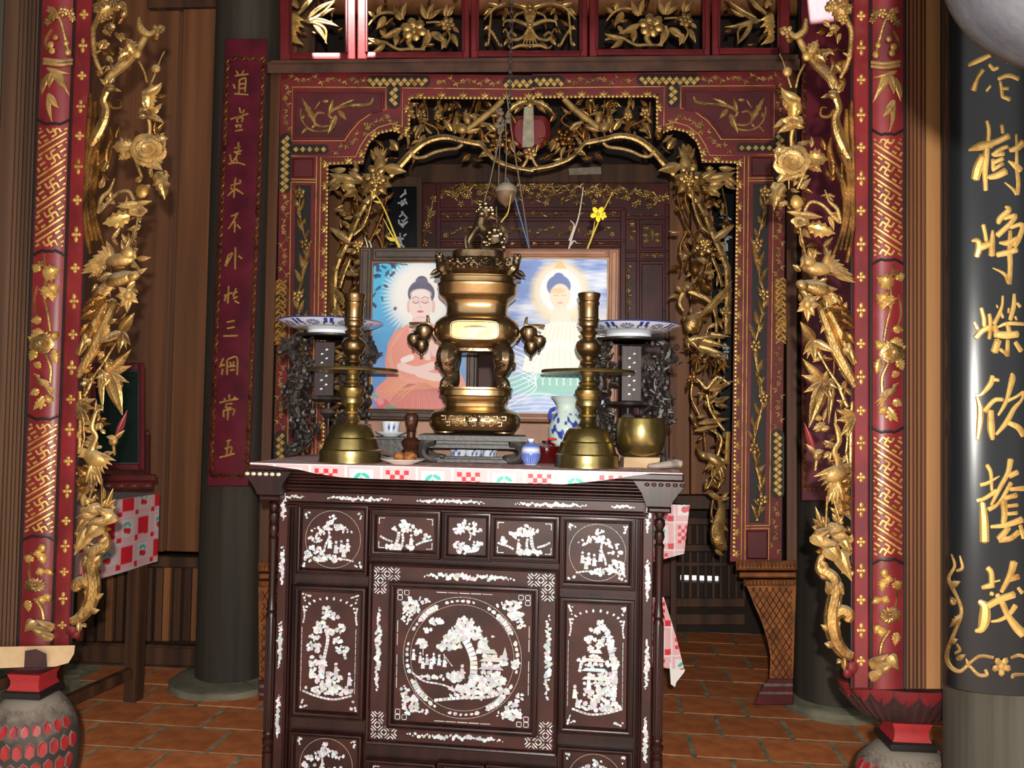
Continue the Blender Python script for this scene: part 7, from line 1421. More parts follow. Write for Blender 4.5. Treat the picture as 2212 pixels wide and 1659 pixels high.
def print1():
    nx, ny, X, Y, C = canvas(804, 566, 1008, 888, .85); n = cloudn(X, Y, 60, 1)
    v = (Y-566)/322; C[:] = c255(70, 190, 228)*(1-v[..., None]) + c255(120, 150, 220)*v[..., None]; fill(C, np.clip(n*.5, 0, 1)*(Y > 690), c255(190, 180, 226), .6)
    r_ = np.hypot(X-910, (Y-640)*.92); ang = np.arctan2(Y-640, X-910); fill(C, np.clip((86 + 7*np.sin(ang*60) - r_)/18, 0, 1), c255(214, 232, 238)); fill(C, np.clip((72-r_)/20, 0, 1), c255(250, 246, 242))
    rr = random.Random(2)
    for k in range(26):
        x, y = 806 + rr.random()**2*52, 567 + rr.random()*105*(1 if rr.random() < .5 else .3); fill(C, m_ell(X, Y, x, y, rr.uniform(4, 9), rr.uniform(2, 4), .3, rr.uniform(0, 3)), c255(52, 52, 96), .85)
    fill(C, m_line(X, Y, [(806, 572), (830, 568), (880, 572)], 2), c255(60, 50, 80))
    # robe, shoulders, lap
    fill(C, m_poly(X, Y, [(806, 862), (812, 838), (835, 818), (832, 780), (838, 742), (852, 716), (882, 700), (925, 696), (955, 708), (985, 740), (992, 800), (1006, 830), (1008, 882), (830, 886)]), c255(240, 158, 142))
    fill(C, m_poly(X, Y, [(880, 700), (925, 697), (950, 722), (945, 770), (905, 770), (890, 735)]), c255(246, 206, 196)); fill(C, m_ell(X, Y, 905, 840, 70, 24, .3), c255(244, 168, 132), .7); fill(C, m_poly(X, Y, [(862, 868), (900, 838), (960, 835), (990, 860), (985, 887), (840, 887)]), c255(236, 140, 130), .8)
    for k in range(30): x = 836 + k*5.2; fill(C, m_line(X, Y, [(900 + (x-900)*.25, 828), (900 + (x-900)*.7, 852), (x, 884)], 1.2), c255(206, 96, 92) if k % 3 else c255(110, 100, 120), .75)
    for k in range(16): fill(C, m_line(X, Y, [(876 - k*1.2, 706 + k*2), (852 - k, 735 + k*3), (840 + k*2, 775 + k*3.4), (858 + k*3.2, 812 + k*1.2)], 1.1), c255(222, 112, 96) if k % 2 else c255(252, 214, 190), .7)
    for k in range(12): fill(C, m_line(X, Y, [(820 + k*5, 846 + k), (870 + k*4, 842 - k*1.4), (940 + k*2, 838 - k*1.6)], 1.1), c255(226, 120, 70) if k % 2 else c255(250, 206, 160), .6)
    for k in range(9): fill(C, m_line(X, Y, [(880 + k*3, 722), (898 + k*3, 750), (925 + k*2, 775)], 1), c255(226, 140, 130), .6)
    # arms and hands
    fill(C, m_line(X, Y, [(866, 792), (900, 800), (935, 790)], 17), SKIN); fill(C, m_line(X, Y, [(905, 806), (940, 815), (965, 812)], 17), SKIN); fill(C, m_line(X, Y, [(872, 778), (888, 772)], 13), c255(252, 232, 226))
    for k in range(4): fill(C, m_line(X, Y, [(920 + k*3, 776), (914 + k*4.5, 748 + k*2)], 3.4), c255(248, 222, 212)); fill(C, m_line(X, Y, [(921.8 + k*3, 776), (916 + k*4.5, 750 + k*2)], .7), c255(214, 140, 130))
    # neck, head, hair
    fill(C, m_poly(X, Y, [(893, 684), (925, 684), (930, 706), (886, 706)]), c255(244, 200, 192)); fill(C, m_ell(X, Y, 883, 662, 4, 14), c255(240, 196, 190)); fill(C, m_ell(X, Y, 936, 662, 4, 14), c255(240, 196, 190))
    fill(C, m_ell(X, Y, 910, 634, 29, 28), c255(88, 84, 110)); fill(C, m_ell(X, Y, 911, 608, 13, 12), c255(96, 90, 116)); fill(C, m_ell(X, Y, 909, 660, 25, 33), c255(250, 224, 218)); fill(C, m_ell(X, Y, 909, 636, 22, 12, .3), c255(252, 232, 226))
    for k in range(10): fill(C, m_line(X, Y, [(884 + k*5.5, 636 - 14*(1 - ((k-4.5)/5)**2)), (888 + k*4.8, 617), (900 + k*2.3, 602)], .9), c255(150, 140, 160), .6)
    for sx, x in ((-1, 898), (1, 918)): fill(C, m_line(X, Y, [(x-7, 652), (x, 655), (x+7, 652)], 1.4), c255(120, 60, 70)); fill(C, m_line(X, Y, [(x-8, 645), (x, 641), (x+8, 645)], 1.2), c255(150, 90, 96)); fill(C, m_ell(X, Y, x, 649, 8, 4, .5), c255(238, 190, 186), .5)
    fill(C, m_line(X, Y, [(908, 648), (906, 662), (911, 664)], 1), c255(222, 160, 156)); fill(C, m_ell(X, Y, 908, 673, 7, 2.6, .3), c255(222, 110, 124)); fill(C, m_ell(X, Y, 909, 686, 12, 3, .6), c255(236, 186, 182), .6)
    fill(C, m_ell(X, Y, 826, 872, 15, 10, .2), c255(232, 110, 120)); fill(C, m_ell(X, Y, 822, 868, 7, 7, .4), c255(248, 160, 160)); fill(C, m_ell(X, Y, 842, 880, 12, 5, .4), c255(120, 170, 150)); fill(C, m_line(X, Y, [(806, 852), (815, 858)], 6), c255(110, 190, 200))
    return nx, ny, X, Y, C
def print2():
    nx, ny, X, Y, C = canvas(1096, 556, 1311, 898, .85); n = cloudn(X, Y, 70, 5); n2 = cloudn(X, Y, 40, 8)
    C[:] = c255(126, 152, 214); fill(C, np.clip(n*.9 + .25, 0, 1), c255(232, 238, 252)); fill(C, np.clip(n2*.6, 0, 1)*(X < 1150), c255(86, 116, 196), .7)
    w = np.clip((X-1120)/140, 0, 1)*np.clip((Y-640)/60, 0, 1)*np.clip((840-Y)/60, 0, 1); fill(C, w, c255(248, 236, 214), .85)  # flash overexposure of the figure painted in as a pale wash
    fill(C, m_ell(X, Y, 1210, 632, 62, 66, .25), c255(248, 226, 170), .9); fill(C, m_ell(X, Y, 1210, 628, 54, 56, .1), c255(242, 232, 214)); fill(C, m_ell(X, Y, 1210, 628, 44, 46, .1), c255(250, 250, 250)); fill(C, m_poly(X, Y, [(1196, 580), (1210, 560), (1224, 580)]), c255(240, 196, 110), .8)
    fill(C, m_poly(X, Y, [(1128, 800), (1140, 740), (1170, 705), (1200, 692), (1240, 695), (1275, 720), (1300, 770), (1305, 812), (1210, 822)]), c255(250, 244, 228)); 
    for k in range(22): fill(C, m_line(X, Y, [(1180 + k*4, 700 + (k % 3)*3), (1160 + k*5.5, 750), (1140 + k*7.4, 808)], 1.2), c255(236, 206, 130) if k % 2 else c255(252, 250, 246), .6)
    fill(C, m_ell(X, Y, 1207, 618, 26, 24, .1), c255(104, 124, 182)); fill(C, m_ell(X, Y, 1207, 598, 11, 9, .15), c255(104, 124, 182)); fill(C, m_ell(X, Y, 1210, 640, 22, 27, .1), c255(250, 228, 200)); fill(C, m_ell(X, Y, 1205, 628, 16, 6, .4), c255(240, 196, 140), .7)
    for x in (1201, 1218): fill(C, m_line(X, Y, [(x-5, 637), (x, 639), (x+5, 637)], 1), c255(170, 120, 90), .8)
    fill(C, m_ell(X, Y, 1210, 654, 6, 2, .4), c255(226, 150, 130), .8); fill(C, m_poly(X, Y, [(1196, 662), (1224, 662), (1234, 696), (1188, 696)]), c255(248, 232, 208))
    fill(C, m_ell(X, Y, 1180, 752, 40, 10, .3, -.4), c255(252, 248, 240)); fill(C, m_ell(X, Y, 1240, 752, 36, 10, .3, .3), c255(252, 246, 236))
    fill(C, np.clip((Y - 806 - 5*np.sin(X/17))/6, 0, 1), c255(120, 200, 196)); fill(C, np.clip((Y - 848 - 6*np.sin(X/23 + 1))/8, 0, 1), c255(140, 168, 224)); fill(C, np.clip(n2*1.1, 0, 1)*(Y > 830), c255(226, 232, 248), .7); fill(C, m_ell(X, Y, 1215, 832, 66, 22, .3), c255(96, 186, 164), .9)
    for k in range(9): x = 1150 + k*15; fill(C, m_line(X, Y, [(x-9, 832), (x-6, 818), (x, 812), (x+6, 818), (x+9, 832)], 1.3), c255(222, 240, 240))
    for k in range(7): fill(C, m_line(X, Y, [(1098 + k*5, 742 + k*12), (1140 + k*3, 760 + k*12), (1166 - k*3, 778 + k*12), (1120, 800 + k*11), (1098, 806 + k*12)], 1.8), c255(244, 248, 252), .9)
    for k in range(5): fill(C, m_line(X, Y, [(1098, 858 + k*8), (1170, 850 + k*9), (1240, 862 + k*7), (1310, 856 + k*9)], 1.4), c255(240, 244, 252), .8)
    return nx, ny, X, Y, C
def framed(pr, depth, yaw, outer, inner, fm, label, prof):
    P = Pl(0.0, depth, yaw); nx, ny, X, Y, C = pr()
    t = thing('framed_print', label, 'picture', P.at((outer[0]+outer[2])/2, outer[3]))
    o = P.rect(*outer); i = P.rect(*inner); b = lc(P); dl, dt, dr, db = i[0]-o[0], o[3]-i[3], o[2]-i[2], i[1]-o[1]
    for (x0, x1, z0, z1, nm) in ((o[0], i[0], o[1], o[3], 'frame_side'), (i[2], o[2], o[1], o[3], 'frame_side'), (i[0], i[2], i[3], o[3], 'frame_top'), (i[0], i[2], o[1], i[1], 'frame_bottom')):
        b = lc(P); b.box(x0, x1, z0, z1, -.012, .016, ch=.006)
        w_ = min(x1-x0, z1-z0)
        if w_ > .02: b.box(x0 + w_*.25, x1 - w_*.25, z0 + w_*.25, z1 - w_*.25, .016, .022, ch=.004)
        part(nm, b, fm, t)
    b = MB(P.map, True); b.add(np.column_stack([X.ravel(), Y.ravel(), np.full(X.size, .5)]), [(j*(nx+1)+q, j*(nx+1)+q+1, (j+1)*(nx+1)+q+1, (j+1)*(nx+1)+q) for j in range(ny) for q in range(nx)]); part('print', b, PRINT, t, colors=C.reshape(-1, 3)*.78, sharp=None)
    b = lc(P); b.box(o[0]+.004, o[2]-.004, o[1]+.004, o[3]-.004, -.016, -.004); part('backing', b, PALEW, t)
    b = lc(P); b.frame(i[0]-.002, i[2]+.002, i[1]-.002, i[3]+.002, [(0, -.004), (0, .008), (.005, .008), (.006, .001)]); part('inner_fillet', b, PALEW if 'red' not in label else TAN, t)
    return t, o
PB = Pl(0, 3.215, 5.0)
p1_, o1 = framed(print1, 3.235, 5.0, (779, 536, 1031, 911), (805, 566, 1007, 887), DARKF if False else mat('dark_stained_frame', lin(74, 56, 44), .5, 0, lin(50, 38, 30), 12, bump=.15), 'dark framed print of a haloed seated figure in a red robe', None)
p2_, o2 = framed(print2, 3.205, 4.0, (1086, 538, 1333, 915), (1097, 557, 1310, 897), mat('light_brown_frame', lin(150, 104, 78), .5, 0, lin(128, 86, 62), 12, bump=.12), 'light brown framed print of a pale haloed figure above a lotus pond', None)
zlow = min(o1[1], o2[1]) - .001
A_ = onray(770, 3.12); B_ = onray(1345, 3.10)
b = MB(); b.box(A_[0], B_[0], 3.12, 3.26, ZC_, zlow, ch=.003); solo('plank_box', b, mat('pinkish_brown_board', lin(156, 112, 86), .55, 0, lin(132, 90, 66), 9, bump=.1), 'long plain brown wooden box at the back of the altar carrying the framed prints', 'box')
# ------------------------------------------------------------------ room behind the screen: inner altar, boards, lattice
RA = Pl(0.0, 5.40, 4.0)
ra = thing('inner_altar', 'dark red inner altar front with old gilt garlands, seen through the carved arch', 'altar', RA.at(1150, 1300))
def rbox(x0, x1, y0, y1, h0, h1, m, name, ch=1.5, P=RA, t=None): b = px(P); b.box(x0, x1, y0, y1, h0, h1, ch=ch); return part(name, b, m, t or ra)
REDK = mat('sooty_red_lacquer', lin(92, 30, 26), .45, 0, lin(58, 20, 18), 7, bump=.1)
rbox(905, 1460, 392, 1290, -30, -6, REDK, 'body'); rbox(880, 1480, 352, 396, -30, 10, PLANKD, 'top_beam', 3)
for y0, y1, h in ((448, 456, 4), (470, 478, 3), (516, 523, 5), (528, 534, 2)): rbox(948, 1350, y0, y1, -8, h, REDD, 'moulding')
rbox(942, 952, 396, 900, -8, 4, REDD, 'stile'); rbox(1340, 1352, 450, 1200, -8, 4, REDD, 'stile'); rbox(1374, 1382, 470, 1200, -8, 3, REDD, 'stile'); rbox(1436, 1446, 440, 1200, -8, 3, REDD, 'stile'); rbox(905, 914, 396, 1200, -8, 3, REDD, 'stile')
for y0, y1 in ((466, 474), (540, 546), (558, 564), (700, 706)): rbox(1350, 1446, y0, y1, -8, 3, REDD, 'moulding')
rbox(1386, 1432, 484, 536, -8, -3, REDD, 'square_panel'); rbox(1386, 1432, 570, 694, -8, -3, REDK, 'tall_panel')
def rvine(pts, amp, step, seed, lw=7, P=RA, t=None, m=GOLD, nm='garland'):
    r = random.Random(seed); lw *= 1.2; C = smooth([(x, y, 0) for x, y in pts], 10)[:, :2]; d = np.r_[0, np.cumsum(np.hypot(*np.diff(C, axis=0).T))]; L = d[-1]; b = px(P); q = []
    f = lambda s_: (np.interp(s_, d, C[:, 0]), np.interp(s_, d, C[:, 1]))
    for s_ in np.arange(0, L, 3.5): x, y = f(s_); q.append((x + r.uniform(-1, 1), y + amp*math.sin(s_*2*PI/(step*4)), -3, 1.5))
    b.tube(q, 5)
    for s_ in np.arange(3, L, step):
        x, y = f(s_); y += amp*math.sin(s_*2*PI/(step*4))
        if r.random() < .25: b.flower(x, y + r.uniform(-amp, amp), lw*.95, 5, -2, r.random())
        else:
            for k in range(2): a_ = r.uniform(0, 2*PI); b.leaf(x, y, x + 1.9*lw*math.cos(a_), y + 1.3*lw*math.sin(a_), lw*.7, -3, n=5, curl=r.uniform(-60, 60), roll=.2)
    part(nm, b, m, t or ra, kind='stuff')
rvine([(916, 520), (925, 470), (940, 432), (985, 412), (1060, 402), (1150, 405), (1250, 408), (1350, 412), (1440, 430), (1455, 470)], 6, 8, 1, 8); rvine([(985, 430), (1100, 424), (1230, 428), (1340, 424), (1430, 440)], 9, 8, 2, 7); rvine([(930, 430), (1000, 402), (1100, 398)], 4, 9, 3, 6)
rvine([(960, 463), (1150, 463), (1335, 462)], 1.5, 26, 4, 6); rvine([(960, 500), (1060, 498), (1180, 500), (1335, 498)], 7, 15, 5, 6); rvine([(960, 527), (1335, 525)], 1, 24, 6, 5); rvine([(1355, 468), (1440, 468)], 2, 10, 7, 5); rvine([(1357, 570), (1357, 720), (1357, 880)], 1.5, 13, 8, 5); rvine([(1442, 560), (1442, 720), (1442, 900)], 1.5, 16, 9, 5); rvine([(1390, 552), (1430, 552)], 1, 10, 10, 5); rvine([(1366, 480), (1366, 530)], 1, 16, 11, 5)
b = px(RA)
for p, q in (((1408, 494), (1410, 520)), ((1402, 510), (1386, 508)), ((1402, 520), (1388, 522)), ((1414, 508), (1428, 506)), ((1414, 518), (1428, 524)), ((1406, 496), (1388, 492))): b.leaf(*p, *q, 11, -1, n=5)
part('gilt_leaves', b, GOLDD, ra)
# black boards inlaid with shell characters on either side
IB = Pl(0.0, 5.02, 4.0)
def inlaid(x0, x1, y0, y1, seed, label, ys):
    t = thing('inlaid_board', label, 'sign board', IB.at((x0+x1)/2, y1)); b = px(IB); b.box(x0, x1, y0, y1, -10, 0, ch=1.5); part('panel', b, BLACKL, t); r = random.Random(seed)
    for yc in ys:
        b = px(IB); cc = []
        for k in range(9):
            a_ = r.choice((0, .2, 1.5, -.7, .8, 1.4)); x, y = (x0+x1)/2 + r.uniform(-9, 9), yc + r.uniform(-15, 15); l = r.uniform(4, 9); n0 = b.n; b.bar(x - l*math.cos(a_), y - l*math.sin(a_), x + l*math.cos(a_), y + l*math.sin(a_), 4.4, 0, 1.5); cc += [shade_col(r)]*(b.n - n0)
        part('character', b, SHELL, t, kind='stuff', colors=np.array(cc))
inlaid(838, 900, 403, 940, 1, 'black board with shell characters hanging behind the red robed picture', (426, 474, 522, 570, 620)); inlaid(1538, 1592, 396, 940, 2, 'black board with shell characters half hidden by the carved birds of the arch', (474, 524, 575, 640, 760))
# brown boards at either side behind the screen, latticed back partition
b = px(Pl(0, 5.05, 4.0)); part_ = None
sb = thing('board_partition', 'brown plank partition behind the gilt birds of the carved arch', 'partition', Pl(0, 5.05, 4.0).at(1520, 1120))
P5 = Pl(0.0, 5.05, 4.0)
for x0, x1, m_ in ((1446, 1490, PLANK), (1492, 1544, PLANK), (1546, 1600, PLANK), (1602, 1680, PLANKD)): rbox(x0, x1, 380, 1068, -8, random.uniform(0, 1), m_, 'plank', 1.5, P5, sb)
for y0, y1 in ((1070, 1100),): rbox(1440, 1680, y0, y1, -8, 3, PLANKD, 'rail', 1.5, P5, sb)
for x0, x1 in ((1448, 1462), (1664, 1680)): rbox(x0, x1, 1100, 1432, -8, 2, PLANKD, 'post', 1.5, P5, sb)
sb2 = thing('board_partition', 'brown plank partition behind the left carved bamboo of the arch', 'partition', P5.at(760, 1120))
for x0, x1, m_ in ((640, 700, PLANKD), (702, 760, PLANK), (762, 830, PLANK), (832, 912, PLANKD)): rbox(x0, x1, 380, 1068, -8, random.uniform(0, 1), m_, 'plank', 1.5, P5, sb2)
for x0, x1 in ((640, 660), (812, 830)): rbox(x0, x1, 1068, 1430, -8, 2, PLANKD, 'post', 1.5, P5, sb2)
BWF = Pl(0.0, 5.64, 4.0)
lt = thing('lattice_rail', 'dark wooden baluster lattice along the foot of the back wall, beside the checkered towel', 'lattice', BWF.at(1520, 1350))
for y0, y1, h in ((1118, 1134, 4), (1176, 1192, 4), (1214, 1224, 3), (1292, 1312, 5), (1326, 1350, 6)): rbox(1430, 1610, y0, y1, -6, h, PLANKD, 'rail', 1.5, BWF, lt)
for k in range(11): x = 1436 + k*16.6; rbox(x, x+8, 1134, 1176, -4, 2, PLANKD, 'slat', 1, BWF, lt); rbox(x+2, x+9, 1192, 1294, -4, 2, PLANKD, 'slat', 1, BWF, lt)
# roof purlins seen through the frieze
for y, z, d_, lab in ((5.0, 3.95, .11, 'lower'), (5.35, 4.3, .12, 'upper')):
    b = MB(); b.tube([(-2.9, y, z, d_), (2.7, y-.18, z, d_)], 16); solo('purlin', b, PLANK, lab + ' round brown roof purlin glimpsed through the gilt frieze', 'beam')

# ------------------------------------------------------------------ table behind the altar and its hanging cloths
tb = thing('side_table', 'low table behind the altar with a checkered cloth hanging beside the cabinet', 'table', (0.35, 3.62, 0))
T1 = Pl(0.0, 3.50, 6.0)
u0, z0, u1, z1 = T1.rect(1010, 1092, 1489, 1204)
def tl(u0_, u1_, z0_, z1_, o0, o1, m, name): b = lc(T1); b.box(u0_, u1_, z0_, z1_, o0, o1, ch=.004); part(name, b, m, tb)
tl(u0, u1-.005, z1-.03, z1, -.34, -.004, PLANKD, 'table_top')
for uu in (u0+.02, u1-.24):
    for oo in (-.32, -.06): tl(uu, uu+.05, 0, z1-.031, oo, oo+.05, PLANKD, 'leg')
def cloth_piece(P, poly, name, label, ox, oy, per=58, wav=1.5, dust=0.0):
    """hanging oilcloth piece: poly = left edge and right edge x as function of y (px)"""
    ys, xl, xr, yl, yr = poly; n1, n2 = 60, 110
    S_, T_ = np.meshgrid(np.linspace(0, 1, n1+1), np.linspace(0, 1, n2+1)); tt = np.linspace(0, 1, len(xl))
    XL, XR, YL, YR = [np.interp(T_, tt, q) for q in (xl, xr, yl, yr)]; X = XL + (XR-XL)*S_; Y = YL + (YR-YL)*S_; H = 2 + wav*np.sin(S_*7 + T_*2)
    b = MB(P.map, True); b.add(np.column_stack([X.ravel(), Y.ravel(), H.ravel()]), [(j*(n1+1)+i, j*(n1+1)+i+1, (j+1)*(n1+1)+i+1, (j+1)*(n1+1)+i) for j in range(n2) for i in range(n1)])
    C = cloth_rgb((X.ravel()+ox)*77/per, (Y.ravel()+oy)*77/per); return b, C*(1-dust) + GRY*dust
b, C = cloth_piece(T1, (None, [1400, 1400], [1490, 1478], [1088, 1217], [1091, 1196]), '', '', -1404, -1075, 60); tag(part('hanging_cloth', b, CLOTH, None, colors=C, sharp=None), 'checkered cherry oilcloth hanging from the low table behind the altar', 'cloth')
T2 = Pl(0.0, 3.36, 6.0)
b, C = cloth_piece(T2, (None, [1405, 1405, 1405], [1434, 1462, 1478], [1290, 1380, 1440], [1290, 1380, 1447]), '', '', -1396, -1300, 62)
o_ = tag(part('towel', b, CLOTH, None, colors=C, sharp=None), 'checkered towel hanging with a pointed white corner low beside the cabinet', 'towel')
b = px(T2); b.prism([(1446, 1432), (1480, 1446), (1478, 1452), (1461, 1474), (1458, 1484), (1449, 1478)], -1, 2); part('white_corner', b, mat('white_cotton', lin(226, 222, 216), .8), o_, 'plain white corner')

# ------------------------------------------------------------------ left table with its cloth and dressing mirror
fx, fy, _ = onray(349, 4.22); nx_, ny_, _ = onray(128, 3.55); TZ = zpx(345, 1068, 4.22)
lt_ = thing('side_table', 'plain wooden table with a draped checkered cloth left of the plum board', 'table', ((fx+nx_)/2 - .3, (fy+ny_)/2, 0))
ex = np.array([nx_-fx, ny_-fy]); L_ = np.linalg.norm(ex); ex /= L_; ey = np.array([ex[1], -ex[0]]);  ey = ey if ey[0] < 0 else -ey
def TT(V): V = np.asarray(V, float); return np.column_stack([fx + V[:, 0]*ex[0] + V[:, 1]*ey[0], fy + V[:, 0]*ex[1] + V[:, 1]*ey[1], V[:, 2]])
def tbx(a0, a1, b0, b1, z0, z1, name, m=PLANKD, ch=.003): b = MB(TT); b.box(a0, a1, b0, b1, z0, z1, ch=ch); part(name, b, m, lt_)
tbx(0, L_, .012, .62, TZ-.03, TZ-.002, 'table_top'); 
for a0 in (.03, L_-.09):
    for b0 in (.03, .5): tbx(a0, a0+.065, b0, b0+.065, 0, TZ-.031, 'leg')
tbx(.09, L_-.08, .045, .085, .12, .165, 'stretcher'); tbx(.09, L_-.08, .515, .555, .12, .165, 'stretcher')
n1, n2 = 110, 60; S_, T_ = np.meshgrid(np.linspace(0, 1, n1+1), np.linspace(0, 1, n2+1)); zb2 = zpx(349, 1214, 4.22)
A_ = S_*L_; Z_ = TZ + .003 - T_*(TZ - zb2 + .02*S_); H_ = .004*np.sin(S_*14) - .004
b = MB(TT); b.add(np.column_stack([A_.ravel(), H_.ravel(), Z_.ravel()]), [(j*(n1+1)+i, j*(n1+1)+i+1, (j+1)*(n1+1)+i+1, (j+1)*(n1+1)+i) for j in range(n2) for i in range(n1)])
C = cloth_rgb(A_.ravel()*620 + 30, (TZ - Z_).ravel()*620 + 16, solid=True); C = np.where((C[:, :1] > .7) & (C[:, 1:2] > .4), C*.82, C)
lcl = tag(part('tablecloth', b, CLOTH, None, colors=C, sharp=None), 'red and white checkered cloth draped over the left side table below the mirror', 'tablecloth')
b = MB(TT); b.box(-.003, L_, -.001, .62, TZ, TZ+.003); part('cloth_top', b, CLOTH, lcl, colors=np.tile(WHT*.8, (8, 1)))
MP = Pl(0.0, 3.86, 0.0)
mi = thing('dressing_mirror', 'red framed standing mirror on the side table behind the left carved bamboo', 'mirror', MP.at(250, 1060))
for x0, x1, y0, y1, nm in ((300, 312, 784, 1016, 'frame_side'), (196, 208, 784, 1016, 'frame_side'), (208, 300, 784, 800, 'frame_top'), (208, 300, 1002, 1016, 'frame_bottom')): rbox(x0, x1, y0, y1, -8, 4, REDD, nm, 2, MP, mi)
rbox(206, 302, 799, 1003, -4, -1, GLASSD, 'glass', .5, MP, mi); rbox(208.5, 300, 800, 1002, -1, -.4, STEEL, 'silver_edge', .3, MP, mi) if False else None
rbox(297.5, 300, 800, 1002, -2, 1.5, STEEL, 'silver_edge', .4, MP, mi); rbox(208, 298, 999, 1002, -2, 1.5, STEEL, 'silver_edge', .4, MP, mi); rbox(208, 298, 800, 802, -2, 1.5, STEEL, 'silver_edge', .4, MP, mi)
rbox(313, 322, 930, 1036, -6, 3, REDK, 'upright', 2, MP, mi); rbox(186, 195, 930, 1036, -6, 3, REDK, 'upright', 2, MP, mi); rbox(176, 338, 1024, 1040, -30, 14, REDK, 'base', 3, MP, mi); rbox(182, 330, 1040, TZ and 1056, -24, 10, REDK, 'plinth', 3, MP, mi)
b = px(MP); b.blob(317, 936, 0, 7, 9, 7); part('knob', b, REDK, mi)
for k in range(5):
    b = px(MP); b.blob(200 + k*28, 1050, 11, 13, 6, 3); part('cloud_carving', b, REDK, mi)

# ------------------------------------------------------------------ hanging lamp, cords, paper strips, sprigs
HD = 3.36; HP = Pl(0.0, HD, 0.0)
hl = thing('hanging_lamp', 'dusty round hanging lamp on a chain and cords before the carved arch', 'lamp', HP.at(1086, 450))
zc0 = zpx(1092, -60, HD); hx, hy, _ = onray(1089, HD)
ztop = 4.70
zk_ = zpx(1089, 262, HD); n = int((ztop - zk_)/.021)
xt = onray(1093, HD)[0]
for k in range(n):
    z = ztop - .021*k; q = (ztop - z)/(ztop - zk_); x = xt + (hx - xt)*q
    if z > zpx(1092, -30, HD): continue
    pts = []
    for a_ in np.linspace(0, 2*PI, 11): c_, s_ = .0062*math.cos(a_), .0145*math.sin(a_); pts.append((x + (c_ if k % 2 else 0), hy + (0 if k % 2 else c_), z + s_, .0021))
    b = MB(); b.tube(pts, 5, cap=False); part('chain_link', b, IRON, hl)
b = MB(); b.tube([(xt, hy, zpx(1092, -34, HD), .003), (xt, hy, ztop, .003)], 6); part('hook_rod', b, IRON, hl)
def cord(pts, r, m, nm='cord', t=hl): b = px(HP); b.tube(smooth([(x, y, h, r) for x, y, h in pts], 4), 6); part(nm, b, m, t)
cord([(1088, 258, 0), (1072, 330, 0), (1058, 395, 0), (1046, 440, 0), (1040, 540, -4)], 1.6, CORD); cord([(1084, 262, 0), (1079, 330, 0), (1077, 398, 0)], 1.3, CORD); cord([(1092, 262, 0), (1094, 330, 0), (1091, 396, 0)], 1.3, CORD); cord([(1094, 200, 0), (1102, 260, 0), (1112, 330, 0), (1128, 430, 0), (1144, 540, -4)], 1.6, CORD); cord([(1094, 384, 2), (1108, 412, 6), (1124, 470, 4), (1144, 540, -4)], 1.7, BLUEC, 'blue_cord'); cord([(1072, 446, 0), (1073, 480, 0), (1072, 540, -2)], 1.2, CORD)
b = px(HP); r = random.Random(8)
for k in range(16): b.blob(1086 + r.uniform(-13, 13), 262 + r.uniform(-26, 26), r.uniform(-4, 4), r.uniform(3, 6), r.uniform(5, 9), 4, r.random()*3, 6, 5)
part('knotted_tassel', b, CORD, hl)
zc1 = zpx(1086, 416, HD); mm = HD/F; cxl = onray(1085, HD)[0]
b = MB(); b.lathe(cxl, HD, [(24*mm, zc1), (23*mm, zc1+8*mm), (18*mm, zc1+16*mm), (10*mm, zc1+21*mm), (0, zc1+23*mm)], 30); part('dome', b, mat('dusty_dome', lin(158, 146, 128), .75, 0, lin(130, 118, 102), 30), hl)
b = MB(); b.lathe(cxl, HD, [(0, zc1-34*mm), (3*mm, zc1-30*mm), (13*mm, zc1-24*mm), (21*mm, zc1-12*mm), (24*mm, zc1-1*mm), (24*mm, zc1)], 30); part('bulb_bowl', b, mat('dusty_bowl', lin(120, 92, 66), .6, 0, lin(92, 68, 46), 30), hl)
PAPER = mat('grey_paper', lin(168, 160, 138), .8, 0, lin(140, 132, 112), 30)
b = px(SC); b.prism([(1132, 231), (1152, 228), (1154, 312), (1149, 318), (1128, 318)], 15, 17); b2 = solo('paper_strip', b, PAPER, 'grey paper strip stuck upright on the red carved vase of the arch', 'paper')
b = px(RA); b.prism([(1228, 364), (1298, 360), (1299, 376), (1230, 378)], 10.2, 11.5); solo('paper_strip', b, PAPER, 'pale paper strip on the beam of the inner altar under the arch', 'paper')
TW = Pl(0.0, 3.30, 0.0); zbx = zlow
YEL = mat('yellow_petal', lin(238, 216, 30), .5); YST = mat('yellow_green_stem', lin(204, 178, 66), .6); GST = mat('pale_dry_twig', lin(196, 186, 170), .7)
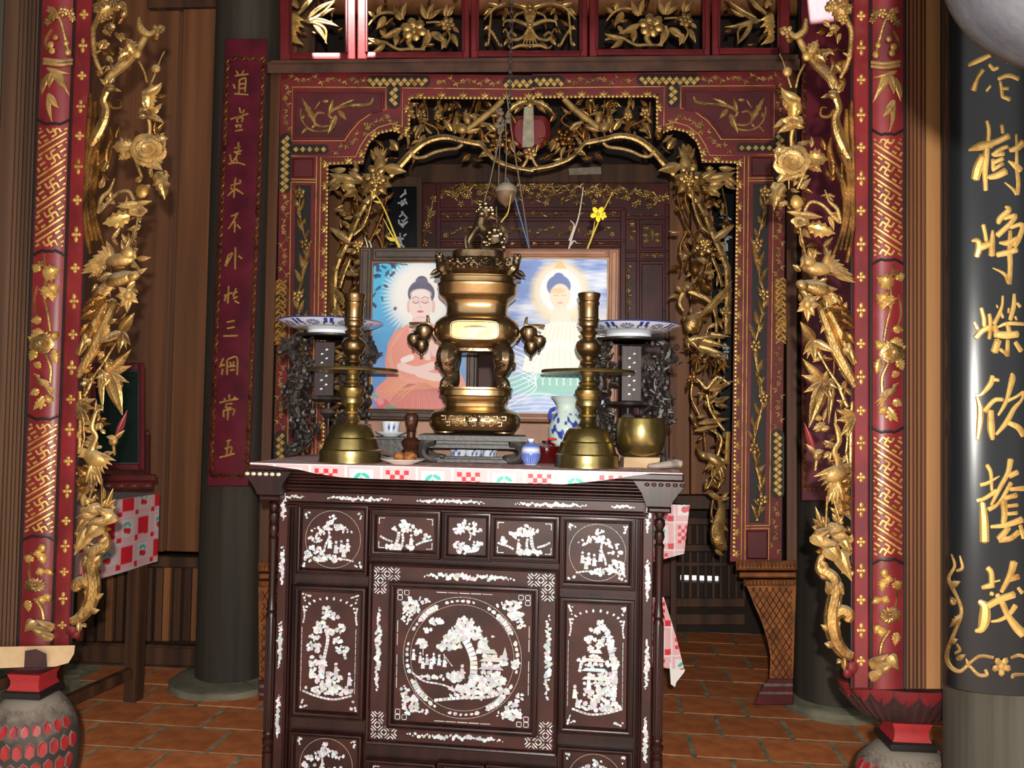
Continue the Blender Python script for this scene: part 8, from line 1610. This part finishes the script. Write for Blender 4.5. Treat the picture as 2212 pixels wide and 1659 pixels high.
def sprig(name, label, cat, stems, fls, lvs, m):
    x0, y0 = stems[0][0]; b = px(TW); root = TW.at(*stems[0][0]); t = thing(name, label, cat, (root[0], root[1], zbx))
    for st_ in stems:
        b = px(TW); k = len(st_); b.tube(smooth([(x, y, 0, 2.4 - 1.5*i/(k-1)) for i, (x, y) in enumerate(st_)], 4), 6); part('stem', b, m, t)
    b = MB(); p0 = TW.at(*stems[0][0]); b.tube([(p0[0], p0[1], zbx, .004), (p0[0], p0[1], p0[2], .004)], 6); part('stem', b, m, t)
    for x, y, r_ in fls: 
        b = px(TW)
        for k in range(5): a_ = .3 + 2*PI*k/5; b.blob(x + .6*r_*math.cos(a_), y + .6*r_*math.sin(a_), 4, .48*r_, .34*r_, .12*r_, a_, 8, 5)
        part('petals', b, YEL, t); b = px(TW); b.blob(x, y, 6, .2*r_, .2*r_, .2*r_); part('flower_heart', b, YST, t)
    for p, q, w in lvs: b = px(TW); b.leaf(*p, *q, w, 2); part('leaf', b, YST, t)
sprig('flower_sprig', 'yellow flowering sprig rising behind the pale haloed picture', 'sprig', [[(1266, 545), (1284, 500), (1300, 462), (1316, 430), (1325, 414)], [(1268, 540), (1280, 506), (1285, 478)]], [(1292, 462, 17), (1302, 466, 9)], [], YST)
sprig('dry_twig', 'bare pale forked twig rising behind the pale haloed picture', 'twig', [[(1227, 545), (1237, 508), (1249, 472), (1255, 440), (1260, 404)], [(1230, 520), (1240, 488), (1232, 476)], [(1232, 530), (1240, 520), (1246, 526)]], [], [], GST)
sprig('flower_sprig', 'thin yellow stems with a small leaf behind the red robed picture', 'sprig', [[(868, 545), (850, 500), (833, 458), (818, 430), (800, 411)], [(866, 540), (846, 506), (828, 472)]], [], [((852, 520), (834, 512), 9), ((822, 438), (806, 434), 5)], YST)
sprig('dry_twig', 'short thin grey twigs beside the yellow stems behind the red robed picture', 'twig', [[(796, 545), (793, 528), (788, 512)], [(804, 545), (800, 526), (796, 520)]], [], [], GST)
sprig('dry_twig', 'single curved yellow twig between the two pictures beside the hanging lamp', 'twig', [[(1079, 545), (1080, 488), (1096, 462), (1101, 440), (1104, 420)]], [], [], YST)

# ------------------------------------------------------------------ grey metal shade hanging close to the camera
d0 = 0.80; c_ = EYE + rays(2374, -176)/rays(2374, -176)[1]*d0; R_ = 322/F*d0
b = MB(); b.lathe(c_[0], c_[1], [(R_*math.sin(a_), c_[2] - R_*math.cos(a_)) for a_ in np.linspace(.001, PI*.72, 22)] + [(R_*.5, c_[2] + R_*.95), (R_*.2, c_[2] + R_*1.1), (0, c_[2] + R_*1.12)], 56)
ls = thing('hanging_bell', 'grey hammered metal bell hanging close by above the black couplet column', 'bell', c_); part('bell_body', b, STEEL, ls)
b = MB(); b.tube([(c_[0], c_[1], c_[2] + R_*1.1, .008), (c_[0], c_[1], 4.70, .008)], 8); part('hanging_rod', b, IRON, ls)
